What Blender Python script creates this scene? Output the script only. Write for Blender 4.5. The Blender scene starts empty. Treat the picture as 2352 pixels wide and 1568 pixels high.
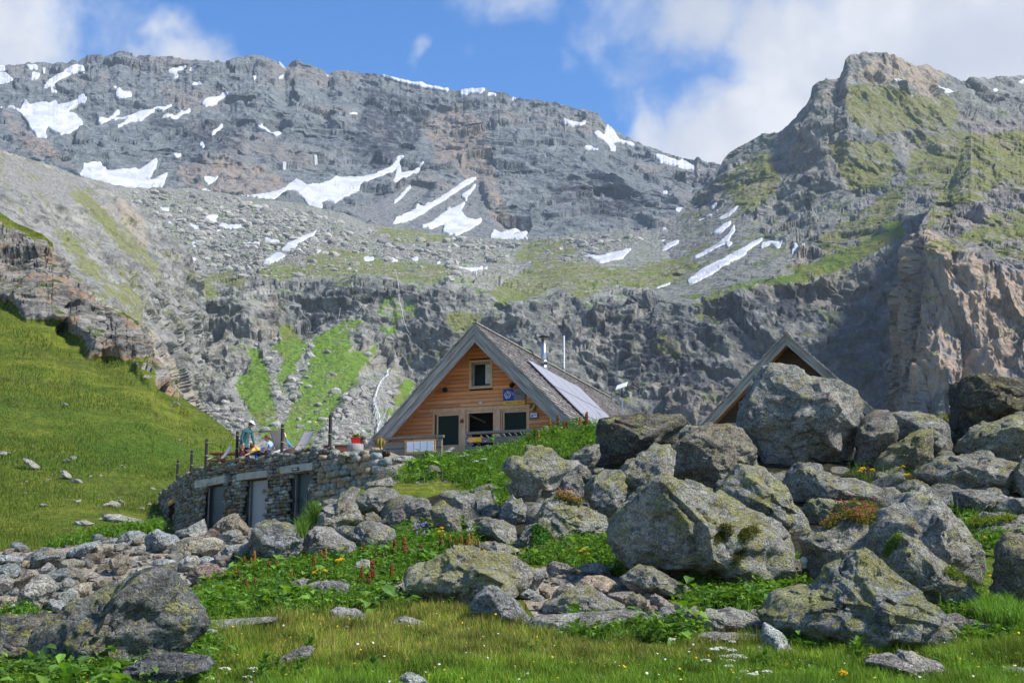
import bpy, bmesh, math, random
import numpy as np
from mathutils import Vector, Matrix, Euler

sc = bpy.context.scene
COL = sc.collection
# ------------------------------------------------------------------ camera
F = 3231.0            # focal length in pixels of a 2352 x 1568 frame
TH = math.atan(646.0 / F)
EYE = np.array([0.0, 0.0, 1.65])
cam = bpy.data.cameras.new("camera")
cam.sensor_width = 36.0
cam.lens = 36.0 * F / 2352.0
cam.clip_start = 0.5
cam.clip_end = 20000
camo = bpy.data.objects.new("camera", cam)
COL.objects.link(camo)
camo.location = EYE
camo.rotation_euler = (math.pi / 2 + TH, 0, 0)
sc.camera = camo
# ------------------------------------------------------------------ light
SUN_AZ, SUN_EL = math.radians(112), math.radians(48)
sun = bpy.data.lights.new("sun", 'SUN')
sun.energy = 4.3
sun.angle = math.radians(7.0)
sun.color = (1.0, 0.95, 0.87)
suno = bpy.data.objects.new("sun", sun)
COL.objects.link(suno)
sd = Vector((math.sin(SUN_AZ) * math.cos(SUN_EL), math.cos(SUN_AZ) * math.cos(SUN_EL), math.sin(SUN_EL)))
suno.rotation_euler = sd.to_track_quat('Z', 'Y').to_euler()
sc.view_settings.view_transform = 'Standard'
sc.view_settings.look = 'None'
sc.view_settings.exposure = 0.80
sc.view_settings.gamma = 1.0
sc.cycles.max_bounces = 5
sc.cycles.diffuse_bounces = 3
sc.cycles.volume_bounces = 0
sc.cycles.use_adaptive_sampling = True


# ------------------------------------------------------------------ node helper
class NT:
    def __init__(self, tree):
        self.t = tree
        tree.nodes.clear()

    def n(self, kind, inp=None, **props):
        nd = self.t.nodes.new(kind)
        for k, v in props.items():
            setattr(nd, k, v)
        if inp:
            for k, v in inp.items():
                self.set(nd, k, v)
        return nd

    def set(self, nd, k, v):
        s = nd.inputs[k]
        if isinstance(v, bpy.types.NodeSocket):
            self.t.links.new(v, s)
        elif isinstance(v, bpy.types.Node):
            self.t.links.new(v.outputs[0], s)
        else:
            if hasattr(s.default_value, '__len__') and not isinstance(v, str):
                v = tuple(v)
                if len(s.default_value) == 4 and len(v) == 3:
                    v = v + (1.0,)
            s.default_value = v

    def math(self, op, a, b=0.0, c=None, clamp=False):
        nd = self.n('ShaderNodeMath', operation=op, use_clamp=clamp)
        self.set(nd, 0, a); self.set(nd, 1, b)
        if c is not None:
            self.set(nd, 2, c)
        return nd.outputs[0]

    def mix(self, f, a, b, blend='MIX'):
        nd = self.n('ShaderNodeMix', data_type='RGBA', blend_type=blend)
        nd.clamp_factor = True
        self.set(nd, 0, f); self.set(nd, 6, a); self.set(nd, 7, b)
        return nd.outputs[2]

    def ramp(self, f, a, b, c=0.0, d=1.0):
        nd = self.n('ShaderNodeMapRange', interpolation_type='SMOOTHSTEP')
        self.set(nd, 0, f); self.set(nd, 1, a); self.set(nd, 2, b); self.set(nd, 3, c); self.set(nd, 4, d)
        return nd.outputs[0]

    def noise(self, vec, scale, detail=4.0, rough=0.55, dist=0.0):
        nd = self.n('ShaderNodeTexNoise', {'Vector': vec, 'Scale': scale, 'Detail': detail, 'Roughness': rough, 'Distortion': dist})
        return nd.outputs[0]

    def voro(self, vec, scale, feature='F1', out=0, rand=1.0):
        nd = self.n('ShaderNodeTexVoronoi', feature=feature)
        self.set(nd, 'Vector', vec); self.set(nd, 'Scale', scale); self.set(nd, 'Randomness', rand)
        return nd.outputs[out]

    def vscale(self, vec, s):
        nd = self.n('ShaderNodeVectorMath', operation='MULTIPLY')
        self.set(nd, 0, vec); self.set(nd, 1, s)
        return nd.outputs[0]

    def vadd(self, a, b):
        nd = self.n('ShaderNodeVectorMath', operation='ADD')
        self.set(nd, 0, a); self.set(nd, 1, b)
        return nd.outputs[0]

    def bump(self, h, strength, dist, normal=None):
        nd = self.n('ShaderNodeBump', {'Height': h, 'Strength': strength, 'Distance': dist})
        if normal is not None:
            self.set(nd, 'Normal', normal)
        return nd.outputs[0]


def new_mat(name):
    m = bpy.data.materials.new(name)
    m.use_nodes = True
    return m, NT(m.node_tree)


def finish(t, color, rough=0.9, normal=None, spec=0.25, **kw):
    b = t.n('ShaderNodeBsdfPrincipled', {'Base Color': color, 'Roughness': rough, 'Specular IOR Level': spec})
    for k, v in kw.items():
        t.set(b, k.replace('_', ' '), v)
    if normal is not None:
        t.set(b, 'Normal', normal)
    t.n('ShaderNodeOutputMaterial', {'Surface': b.outputs[0]})
    return b


# ------------------------------------------------------------------ sky
w = bpy.data.worlds.new("World")
sc.world = w
w.use_nodes = True
t = NT(w.node_tree)
sky = t.n('ShaderNodeTexSky', sky_type='NISHITA', sun_disc=False, sun_elevation=SUN_EL, sun_rotation=SUN_AZ)
sky.altitude = 2000
sky.air_density = 1.0
sky.dust_density = 0.3
sky.ozone_density = 2.0
tc = t.n('ShaderNodeTexCoord')
gen = tc.outputs['Generated']
skyc = t.n('ShaderNodeHueSaturation', {'Hue': 0.505, 'Saturation': 1.32, 'Value': 1.0, 'Color': sky.outputs[0]}).outputs[0]


def dirv(px, py):
    cx, cy = (px - 1176) / F, (784 - py) / F
    v = np.array([cx, math.cos(TH) - cy * math.sin(TH), math.sin(TH) + cy * math.cos(TH)])
    return v / np.linalg.norm(v)


# cloud banks: soft blobs round sky directions, broken up by noise
warp = t.n('ShaderNodeTexNoise', {'Vector': gen, 'Scale': 7.0, 'Detail': 5.0, 'Roughness': 0.6})
wv = t.vscale(t.vadd(warp.outputs[1], (-0.5, -0.5, -0.5)), (0.13, 0.13, 0.13))
gw = t.vadd(gen, wv)
acc = None
for (px, py, r, k) in [(2180, 120, .17, 1.15), (2400, 60, .2, 1.1), (1850, 90, .10, .95), (1700, 330, .085, 1.1), (1900, 300, .09, 1.1), (1560, 30, .075, .72),
                       (1250, 0, .06, .50), (60, 40, .08, .72), (260, 30, .06, .5), (400, 115, .055, .85), (20, 135, .05, .8), (540, 120, .03, .45), (1420, 60, .06, .5), (1150, 20, .05, .4), (130, 110, .05, .6), (975, 155, .022, .5),
                       (1490, 170, .05, .45), (1330, 190, .025, .4), (1150, 180, .02, .3), (900, 165, .02, .25), (-300, 100, .2, .9), (1500, 290, .03, .6),
                       (1650, 190, .05, .35)]:
    d = dirv(px, py)
    ds = t.n('ShaderNodeVectorMath', operation='DISTANCE')
    t.set(ds, 0, gw); t.set(ds, 1, tuple(d))
    b = t.ramp(ds.outputs['Value'], r * 0.15, r * 1.15, k, 0.0)
    acc = b if acc is None else t.math('MAXIMUM', acc, b)
# general scattered cloud away from the view too
cn = t.noise(gen, 9.0, 7.0, 0.58, 0.3)
cn2 = t.noise(gen, 30.0, 5.0, 0.6)
other = t.math('MULTIPLY', t.ramp(t.noise(gen, 2.2, 3.0), 0.52, 0.64), 0.35)
yy = t.n('ShaderNodeSeparateXYZ', {0: gen})
side = t.ramp(yy.outputs[1], 0.86, 0.75)
acc = t.math('MAXIMUM', acc, t.math('MULTIPLY', other, side))
den = t.math('ADD', acc, t.math('MULTIPLY', t.math('SUBTRACT', cn, 0.5), 1.35))
den = t.math('ADD', den, t.math('MULTIPLY', t.math('SUBTRACT', cn2, 0.5), 0.35))
den = t.ramp(den, 0.17, 0.88)
shade = t.noise(t.vadd(gen, (0, 0, 0.03)), 7.0, 5.0, 0.55)
cloudc = t.mix(t.ramp(shade, 0.36, 0.66), (0.58, 0.62, 0.71), (0.90, 0.91, 0.93))
bg1 = t.n('ShaderNodeBackground', {'Color': skyc, 'Strength': 0.132})
bg2 = t.n('ShaderNodeBackground', {'Color': cloudc, 'Strength': 0.63})
mx = t.n('ShaderNodeMixShader', {0: t.math('MULTIPLY', den, 0.96), 1: bg1.outputs[0], 2: bg2.outputs[0]})
t.n('ShaderNodeOutputWorld', {'Surface': mx.outputs[0]})

# ------------------------------------------------------------------ geometry of the view (photo pixels of a 2352 x 1568 frame to metres)
ST, CT = math.sin(TH), math.cos(TH)


def unproj(px, py, depth):
    """pixel arrays + distance along +Y -> points"""
    cx = (np.asarray(px, float) - 1176) / F
    cy = (784 - np.asarray(py, float)) / F
    dy = CT - cy * ST
    k = depth / dy
    return np.stack([cx * k, dy * k, (ST + cy * CT) * k + EYE[2]], -1)


def at(px, py, depth):
    return Vector(unproj(px, py, depth).tolist())


CROPS = {'p': (0, 0, 1), 'C2': (354.6, 916.1, .2513), 'C3': (1122.9, 827.4, .3015), 'C4': (1654.8, 738.8, .3015), 'C5': (0, 1152.4, .2654),
         'C6': (591, 1152.4, .2654), 'C7': (1182, 1152.4, .2654), 'C8': (1761, 1152.4, .2654), 'S1': (0, 88.6, .358), 'S2': (768.3, 88.6, .402),
         'S3': (1536.5, 88.6, .5466), 'G5': (413.6, 561.4, .3015), 'L4': (0, 443.3, .509), 'D6': (502.3, 933.7, .11306), 'W7': (1004.7, 797.8, .16963),
         'H1': (797.8, 709.2, .3014), 'K5': (1193.8, 756.5, .13569), 'T3': (786.0, 992.8, .04774)}


def P(crop, s):
    ox, oy, k = CROPS[crop]
    return np.array([[ox + float(a) * k, oy + float(b) * k] for a, b in (q.split(',') for q in s.split())])


# ------------------------------------------------------------------ noise
_G = np.array([[1, 1, 0], [-1, 1, 0], [1, -1, 0], [-1, -1, 0], [1, 0, 1], [-1, 0, 1], [1, 0, -1], [-1, 0, -1], [0, 1, 1], [0, -1, 1], [0, 1, -1], [0, -1, -1],
               [1, 1, 0], [-1, 1, 0], [0, -1, 1], [0, -1, -1]], np.float32)


def _h(ix, iy, iz, seed):
    with np.errstate(over='ignore'):
        h = ix.astype(np.uint32) * np.uint32(0x8da6b343) ^ iy.astype(np.uint32) * np.uint32(0xd8163841) ^ iz.astype(np.uint32) * np.uint32(0xcb1ab31f)
        h = h ^ np.uint32((seed * 2654435761) & 0xffffffff)
        h ^= h >> np.uint32(13)
        h = h * np.uint32(0x5bd1e995)
        h ^= h >> np.uint32(15)
    return h


def noise3(Q, seed=0):
    Q = np.asarray(Q, np.float64)
    i = np.floor(Q).astype(np.int64)
    f = (Q - i).astype(np.float32)
    u = f * f * f * (f * (f * 6 - 15) + 10)
    out = 0
    for dx in (0, 1):
        wx = u[:, 0] if dx else 1 - u[:, 0]
        for dy in (0, 1):
            wy = u[:, 1] if dy else 1 - u[:, 1]
            for dz in (0, 1):
                wz = u[:, 2] if dz else 1 - u[:, 2]
                g = _G[_h(i[:, 0] + dx, i[:, 1] + dy, i[:, 2] + dz, seed) & np.uint32(15)]
                out = out + wx * wy * wz * (g[:, 0] * (f[:, 0] - dx) + g[:, 1] * (f[:, 1] - dy) + g[:, 2] * (f[:, 2] - dz))
    return out


def fbm(Q, octv=4, seed=0, gain=0.5, ridged=False):
    a, s, amp = 0.0, 0.0, 1.0
    Q = np.asarray(Q, np.float64)
    for o in range(octv):
        n = noise3(Q, seed + o * 17)
        if ridged:
            n = 1 - 2.2 * np.abs(n)
        a = a + amp * n
        s += amp
        amp *= gain
        Q = Q * 2.03 + 3.7
    return a / s


def cells(Q, seed=0):
    """nearest-cell id value 0..1 and F2-F1"""
    Q = np.asarray(Q, np.float64)
    i = np.floor(Q).astype(np.int64)
    b1 = np.full(len(Q), 9.0); b2 = np.full(len(Q), 9.0); v = np.zeros(len(Q))
    for dx in (-1, 0, 1):
        for dy in (-1, 0, 1):
            for dz in (-1, 0, 1):
                c = i + (dx, dy, dz)
                h = _h(c[:, 0], c[:, 1], c[:, 2], seed)
                o = np.stack([(h & np.uint32(1023)), (h >> np.uint32(10)) & np.uint32(1023), (h >> np.uint32(20)) & np.uint32(1023)], -1) / 1023.0
                d = np.linalg.norm(c + o - Q, axis=1)
                hv = (_h(c[:, 0], c[:, 1], c[:, 2], seed + 91) & np.uint32(4095)) / 4095.0
                m = d < b1
                b2 = np.where(m, b1, np.minimum(b2, d))
                v = np.where(m, hv, v)
                b1 = np.where(m, d, b1)
    return v, b2 - b1


def facets(Q, seed=0, tilt=1.1):
    """broken planes: every cell is a tilted flat face"""
    Q = np.asarray(Q, np.float32)
    i = np.floor(Q).astype(np.int32)
    n = len(Q)
    b1 = np.full(n, 9.0, np.float32); hb = np.zeros(n, np.uint32); off = np.zeros((n, 3), np.float32)
    for dx in (-1, 0, 1):
        for dy in (-1, 0, 1):
            for dz in (-1, 0, 1):
                c = i + np.array((dx, dy, dz), np.int32)
                h = _h(c[:, 0], c[:, 1], c[:, 2], seed)
                o = np.stack([(h & np.uint32(1023)), (h >> np.uint32(10)) & np.uint32(1023), (h >> np.uint32(20)) & np.uint32(1023)], -1).astype(np.float32) / 1023.0
                e = Q - (c + o)
                d = (e * e).sum(1)
                m = d < b1
                b1 = np.where(m, d, b1); hb = np.where(m, h, hb); off = np.where(m[:, None], e, off)
    with np.errstate(over='ignore'):
        g = hb * np.uint32(0x9E3779B1)
        g ^= g >> np.uint32(15)
        g2 = g * np.uint32(0x85ebca6b)
    gr = np.stack([(g & np.uint32(255)), (g >> np.uint32(8)) & np.uint32(255), (g2 >> np.uint32(16)) & np.uint32(255)], -1) / 127.5 - 1
    v = ((g2 >> np.uint32(4)) & np.uint32(255)) / 255.0
    return (v - .5) * .55 + tilt * (gr * off).sum(1)


# ------------------------------------------------------------------ region maps: where on the slopes grass, scree, snow lie (half photo resolution)
MH, MW = 860, 1330
MOX, MOY = -150, 0     # photo x of column 0


def raster(polys, blur=1):
    im = np.zeros((MH, MW), np.float32)
    for p in polys:
        q = (np.asarray(p) - (MOX, MOY)) * 0.5
        y0, y1 = max(0, int(q[:, 1].min()) - 1), min(MH - 1, int(q[:, 1].max()) + 2)
        x0, x1 = max(0, int(q[:, 0].min()) - 1), min(MW - 1, int(q[:, 0].max()) + 2)
        if y1 <= y0 or x1 <= x0:
            continue
        yy, xx = np.mgrid[y0:y1, x0:x1]
        ins = np.zeros(yy.shape, bool)
        n = len(q)
        for a in range(n):
            xa, ya = q[a]; xb, yb = q[(a + 1) % n]
            if ya == yb:
                continue
            c = ((ya > yy) != (yb > yy)) & (xx < (xb - xa) * (yy - ya) / (yb - ya) + xa)
            ins ^= c
        im[y0:y1, x0:x1] = np.maximum(im[y0:y1, x0:x1], ins)
    return blurim(im, blur)


def blurim(im, n):
    for _ in range(n):
        im = (im + np.roll(im, 1, 0) + np.roll(im, -1, 0)) / 3
        im = (im + np.roll(im, 1, 1) + np.roll(im, -1, 1)) / 3
    return im


def sample(im, x, y):
    u = np.clip((np.asarray(x) - MOX) * 0.5, 0, MW - 1.01); v = np.clip((np.asarray(y) - MOY) * 0.5, 0, MH - 1.01)
    i, j = v.astype(int), u.astype(int)
    fy, fx = v - i, u - j
    return (im[i, j] * (1 - fx) + im[i, j + 1] * fx) * (1 - fy) + (im[i + 1, j] * (1 - fx) + im[i + 1, j + 1] * fx) * fy


# ------------------------------------------------------------------ mesh helpers
def mesh_from(name, V, faces, mats, parent=None, smooth=True, link=True):
    """V (n,3); faces (m,k) int array (k = 3 or 4) or list of arrays"""
    me = bpy.data.meshes.new(name)
    V = np.asarray(V, np.float32)
    fl = faces if isinstance(faces, list) else [faces]
    loops = np.concatenate([np.asarray(f).ravel() for f in fl]).astype(np.int32)
    tot = np.concatenate([np.full(len(f), np.asarray(f).shape[1], np.int32) for f in fl])
    me.vertices.add(len(V)); me.vertices.foreach_set('co', V.ravel())
    me.loops.add(len(loops)); me.loops.foreach_set('vertex_index', loops)
    me.polygons.add(len(tot))
    st = np.zeros(len(tot), np.int32); st[1:] = np.cumsum(tot)[:-1]
    me.polygons.foreach_set('loop_start', st)
    me.polygons.foreach_set('use_smooth', np.full(len(tot), smooth, bool))
    me.update(calc_edges=True)
    me.validate()
    for m in (mats if isinstance(mats, (list, tuple)) else [mats]):
        me.materials.append(m)
    o = bpy.data.objects.new(name, me)
    if parent is not None:
        o.parent = parent
    if link:
        COL.objects.link(o)
    return o


def set_attr(o, name, arr):
    a = o.data.attributes.new(name, 'FLOAT_COLOR', 'POINT')
    arr = np.asarray(arr, np.float32)
    if arr.shape[1] == 3:
        arr = np.concatenate([arr, np.ones((len(arr), 1), np.float32)], 1)
    a.data.foreach_set('color', arr.ravel())


def tag(o, label=None, cat=None, group=None, kind=None):
    if label: o['label'] = label
    if cat: o['category'] = cat
    if group: o['group'] = group
    if kind: o['kind'] = kind
    return o


def grid_faces(r, c, off=0):
    i = np.arange(r * c).reshape(r, c) + off
    return np.stack([i[:-1, :-1], i[1:, :-1], i[1:, 1:], i[:-1, 1:]], -1).reshape(-1, 4)
# ------------------------------------------------------------------ mountains
def polys(crop, s):
    return [P(crop, q) for q in s.split('|')]


SNOW = raster(polys('S1', "130,470 160,395 190,430 230,420 280,415 320,420 360,395 370,430 450,420 500,385 530,360 560,390 555,420 500,430 430,470 480,490 530,530 530,560 450,600 390,610 340,590 300,565 290,595 300,625 240,625 200,580 170,520 100,460 0,435 -300,430 -300,420 80,445|-300,225 40,225 90,275 0,295 -300,300|-300,175 30,180 35,205 -300,208|275,315 330,255 420,215 490,175 540,180 530,200 450,230 380,265 345,300 365,335 330,340 325,310|170,180 230,180 245,200 185,200|205,225 260,220 240,260 200,268|165,250 180,270 170,275|270,205 300,200 280,215|490,255 540,205 540,220|750,335 770,330 790,350 840,350 850,375 790,380 745,380|705,325 745,312 745,325|1075,210 1120,185 1200,170 1180,190 1130,210 1145,255 1100,262 1125,250 1115,225|1205,215 1225,195 1258,188 1235,220|1225,320 1240,300 1280,292 1297,315 1260,308|1290,425 1320,390 1400,375 1460,335 1450,360 1400,400 1370,425 1320,430|630,540 635,505 690,515 760,450 770,465 700,525 645,548|720,530 840,490 900,470 1000,455 1110,430 1050,470 1000,460 950,490 900,520 830,530 760,580 750,575 820,520 830,505 740,530|1030,512 1130,495 1220,440 1215,460 1150,498 1070,515|1345,612 1430,560 1430,572 1365,612|1645,600 1680,565 1700,570 1740,605 1800,595 1805,615 1760,635 1735,610 1690,590|1283,670 1302,666 1310,702 1293,707|1075,775 1125,745 1167,752 1130,768 1120,755|510,890 545,820 640,820 690,850 790,845 870,840 890,850 960,800 1000,765 1010,770 1000,820 960,890 960,920 1080,865 1060,900 1040,960 960,955 850,960 740,960 640,920 560,905|1310,905 1340,890 1370,905 1405,910 1330,942|1272,992 1310,968 1370,1000|1540,1015 1620,1010 1760,990 1830,970 1900,905 1920,930 1960,950 2050,945 2130,910 2200,900 2311,890 2311,960 2200,1020 2150,1055 2100,1035 2060,1050 2070,1085 2040,1092 1980,1075 1930,1010 1890,985 1840,975 1760,1035 1640,1020|1760,140 1800,158 1832,180 1835,190 1800,172|1590,170 1600,175 1590,182|1620,240 1645,235 1630,268|1790,240 1815,238 1822,255 1795,255|2080,240 2112,240 2105,250|1800,830 1830,818 1835,835|2000,770 2040,768 2020,776")
              + polys('S2', "0,870 0,800 60,800 150,800 240,770 330,725 360,680 400,668 370,700 350,740 290,770 200,810 120,850 60,890 0,940|365,690 380,750 375,775 440,755 515,712 480,750 400,800 345,838 335,825 355,770|330,950 345,930 410,860 440,838 420,870 380,915|320,1065 390,1015 470,975 470,960 510,970 600,920 700,850 740,815 825,780 790,810 740,850 600,945 500,1000 430,1040|490,1080 560,1050 640,985 720,950 760,920 720,905 770,870 810,830 800,860 760,900 735,960 720,980 745,1020 800,1040 845,1025 820,1060 700,1125 650,1118 620,1100 640,1050 560,1085|885,1140 910,1095 950,1115 1070,1065 1030,1100 990,1130 1090,1100 1100,1070 1105,1105 1080,1140 1115,1155 1000,1145|235,200 400,230 600,273 655,292 645,306 500,275 350,243|715,325 730,295 790,283 870,288 830,318 780,312 740,326|860,320 930,320 920,331|995,352 1030,336 1010,330 1045,349|1280,462 1330,465 1435,490 1410,502 1350,490|1480,550 1500,535 1540,560 1555,495 1590,520 1620,580 1680,592 1760,615 1690,605 1620,592 1585,600 1615,635 1580,632 1540,590|1415,615 1460,620 1520,645 1450,632|1825,665 1900,680 1960,705 1990,695 2040,725 2080,748 1980,740 1930,720 1870,705|80,450 95,430 135,420 125,432|1870,900 1905,878 1895,905|1945,970 2010,970 1975,1012 1955,990"))
SNOWR = raster(polys('S2', "1740,1100 1780,1060 1790,1070 1760,1090|1785,1110 1845,1085 1800,1110|1870,1100 1885,1080 1898,1095|1415,1235 1520,1245 1620,1220 1720,1190 1820,1155 1825,1165 1740,1210 1920,1135 1860,1170 1700,1250 1600,1270 1520,1280 1580,1260 1450,1245|1700,1250 1800,1205 1900,1180 1980,1155 1900,1205 1830,1245 1780,1272 1690,1268|2070,1050 2150,1010 2210,965 2160,1010 2080,1053|2150,970 2200,940 2160,975|2145,1060 2230,1005 2320,945 2260,1000|2165,1115 2230,1065 2275,1048 2200,1110|2050,1255 2130,1205 2230,1140 2260,1105 2285,1055 2285,1100 2240,1160 2150,1215 2070,1250|2240,1190 2245,1160 2280,1165 2255,1190|2010,1390 2080,1350 2180,1300 2352,1190 2352,1215 2200,1312 2120,1362 2040,1395|1830,1435 1860,1410 1940,1395 1880,1417|1740,1455 1800,1450 1770,1462")
               + polys('S3', "80,1028 120,990 200,945 300,890 400,830 380,858 280,915 180,972 110,1022|385,880 395,860 480,855 460,880 430,868|515,910 530,870 545,885 575,878 540,897|905,178 960,180 970,190|980,184 1020,191 1000,194|1115,203 1150,210 1210,235 1160,228|1000,244 1030,250 1015,254|1360,213 1390,210 1375,222|1470,178 1500,176 1500,184"))
SNOWB = raster(polys('S1', "570,985 640,1000 700,1010 765,1040 700,1035 620,1010|540,925 570,940 550,938|640,945 700,955 740,965 690,964|780,1035 860,1050 820,1053|1015,1082 1100,1095 1060,1103|1305,1150 1340,1138 1400,1135 1380,1160 1390,1185 1340,1160|1060,1160 1085,1170 1110,1195 1090,1200|1190,1185 1290,1215 1260,1222|1380,1195 1440,1192 1550,1205 1500,1215 1420,1205|1360,1235 1430,1230 1400,1241|1570,1310 1640,1305 1670,1320 1620,1328|1690,1295 1760,1288 1825,1298 1740,1302|1800,1350 1850,1310 1920,1275 2040,1230 2010,1260 1920,1310 1870,1335 1915,1330 1860,1360|1685,1440 1750,1385 1790,1372 1837,1395 1790,1420 1740,1440|920,1395 1000,1430 1080,1445 1170,1430 1265,1405 1250,1430 1160,1455 1110,1465 1120,1490 1060,1520 1025,1500 1020,1470 1060,1460 980,1430|1210,1310 1265,1305 1280,1320 1245,1340 1230,1320|2020,1370 2070,1358 2040,1377|985,1240 1040,1250 1060,1265 990,1257|45,755 120,762 180,768 100,772|330,725 360,750 350,757")
               + polys('S2', "160,1255 180,1248 240,1260 180,1270|290,1270 325,1250 370,1275|430,1260 470,1248 480,1265|575,1280 600,1270 605,1288|640,1290 700,1305 770,1310 890,1315 800,1327 700,1312|1415,1235 1520,1245 1620,1220 1700,1200 1640,1260 1520,1280 1450,1245|660,1138 700,1145 690,1152|1210,1128 1240,1132 1225,1140"))
GRASS = raster(polys('G5', "510,800 590,770 640,850 660,950 690,1050 720,1180 740,1280 600,1400 560,1300 500,1200 440,1150 400,1080 470,980 540,880|760,640 800,610 870,640 950,720 960,780 930,830 900,910 850,980 800,1080 770,1110 730,1010 780,900 750,780 700,830 690,780 750,720|1010,700 1080,660 1200,590 1300,560 1390,580 1360,640 1280,700 1300,780 1400,800 1480,750 1530,790 1480,870 1420,920 1350,1010 1300,1120 1230,1200 1150,1300 1080,1400 1000,1480 900,1700 780,1600 790,1340 830,1270 880,1160 900,1080 960,960 980,850 1010,790|1500,460 1600,390 1640,400 1680,470 1700,560 1640,620 1560,560 1500,540|1680,410 1750,430 1830,510 1820,550 1720,550|1590,1330 1600,1230 1680,1080 1720,1000 1770,1050 1760,1100 1700,1220 1640,1300|600,1400 740,1290 760,1400 720,1480 640,1500|1500,620 1600,600 1720,650 1700,720 1560,740")
               + polys('p', "1560,705 1640,680 1750,645 1850,610 1930,580 2010,545 2070,500 2080,540 2010,585 1920,620 1840,640 1760,650 1650,690"), 8)
OLIVE = raster(polys('G5', "580,200 700,150 830,130 930,150 900,250 780,290 680,260 600,250|1100,150 1200,60 1290,25 1390,60 1400,100 1550,130 1620,180 1650,250 1500,220 1300,230 1150,260 1050,260 1100,200|150,280 230,270 290,370 280,410 180,410|80,250 400,180 500,270 420,330 250,260|1700,150 1900,170 2100,200 2000,290 1800,260 1660,240|2000,560 2150,480 2300,560 2300,760 2100,700")
               + polys('p', "1180,640 1240,600 1340,598 1400,620 1480,610 1520,600 1600,590 1540,625 1470,650 1400,660 1340,690 1280,660 1220,680 1150,700 1120,670|2230,310 2500,280 2500,420 2280,440 2200,480 2120,540 2150,450 2200,380|2110,560 2200,540 2290,490 2500,480 2500,520 2250,560 2150,600|2270,570 2500,560 2500,600 2290,600|860,520 960,525 1040,545 1020,560 920,560 870,545|1200,555 1290,545 1330,580 1260,598 1180,600|1400,655 1500,630 1570,600 1620,610 1560,650 1470,660|1930,205 2000,190 2100,215 2200,230 2200,290 2100,300 2020,310 1950,270|1870,560 1960,500 2040,440 2080,420 2060,480 2000,550 1900,590|150,440 200,450 280,520 340,590 380,650 360,650 290,570 220,500|120,540 200,590 250,640 330,700 330,760 250,680|700,590 760,570 830,575 860,600 800,640 700,640|900,600 980,600 1050,620 1000,650 900,640|1650,420 1760,340 1800,420 1720,500|1900,330 2050,330 2050,420 1950,440|2100,310 2230,300 2200,380 2150,440 2080,420"), 12)
SCREE = raster(polys('p', "240,425 330,440 440,432 560,450 700,468 800,490 850,510 830,540 700,500 560,480 440,470 300,470|560,460 700,470 800,485 860,515 900,520 1000,430 940,420 850,470 700,480|900,520 1000,470 1100,405 1120,480 1180,540 1240,555 1100,560|1280,560 1350,530 1500,530 1560,490 1700,465 1760,540 1840,590 1760,640 1640,680 1560,700 1480,670 1560,640 1640,600 1480,610 1340,600|0,350 190,410 260,470 120,470 0,420|640,760 700,1000 740,1060 640,1060 560,1000 500,980|1290,1500 ")
               + polys('G5', "640,760 750,720 740,800 690,860 740,1000 800,1110 900,1000 960,860 1000,700 1010,800 960,1000 880,1150 780,1350 760,1600 690,1600 740,1300 690,1080 640,900|1200,1300 1330,1180 1420,1020 1600,960 1640,1100 1580,1300 1500,1600 1050,1600|140,1200 400,1180 520,1350 560,1560 300,1560"), 3)
TAN = raster(polys('p', "400,385 520,365 640,400 660,440 560,455 430,440|960,270 1060,240 1120,300 1130,380 1180,540 1120,500 1050,380 980,320|1000,330 1120,310 1100,370 1000,390|2065,560 2110,520 2200,570 2300,640 2352,640 2352,860 2200,900 2070,900|1940,180 2060,120 2180,170 2140,200 2000,190|230,700 320,760 360,820 440,940 410,950 330,850 240,760|0,260 100,310 180,400 60,340|580,780 620,660 660,700 640,780|1100,440 1200,520 1180,550 1080,480|260,440 330,500 340,580 300,540"), 6)
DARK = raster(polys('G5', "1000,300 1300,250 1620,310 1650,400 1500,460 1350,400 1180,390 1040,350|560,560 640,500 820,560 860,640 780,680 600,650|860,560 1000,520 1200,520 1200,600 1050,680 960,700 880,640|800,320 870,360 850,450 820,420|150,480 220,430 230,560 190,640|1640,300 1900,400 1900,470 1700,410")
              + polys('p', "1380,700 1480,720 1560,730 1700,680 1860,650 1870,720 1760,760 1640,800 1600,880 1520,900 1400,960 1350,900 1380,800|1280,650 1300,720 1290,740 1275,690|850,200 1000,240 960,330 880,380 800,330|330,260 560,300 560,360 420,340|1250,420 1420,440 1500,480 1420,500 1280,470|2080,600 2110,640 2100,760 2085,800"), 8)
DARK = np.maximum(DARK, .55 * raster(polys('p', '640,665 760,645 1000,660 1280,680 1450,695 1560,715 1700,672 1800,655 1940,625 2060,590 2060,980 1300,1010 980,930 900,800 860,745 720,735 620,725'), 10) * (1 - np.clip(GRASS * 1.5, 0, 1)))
ROCKW = raster(polys('p', "0,520 60,540 130,600 250,700 344,780 346,830 200,830 190,790 110,740 60,740 0,690 -100,690 -100,480"), 2)
ROCKW = np.maximum(ROCKW, .55 * raster(polys('p', '262,785 320,800 380,880 445,968 400,948 330,885'), 4))


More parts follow.
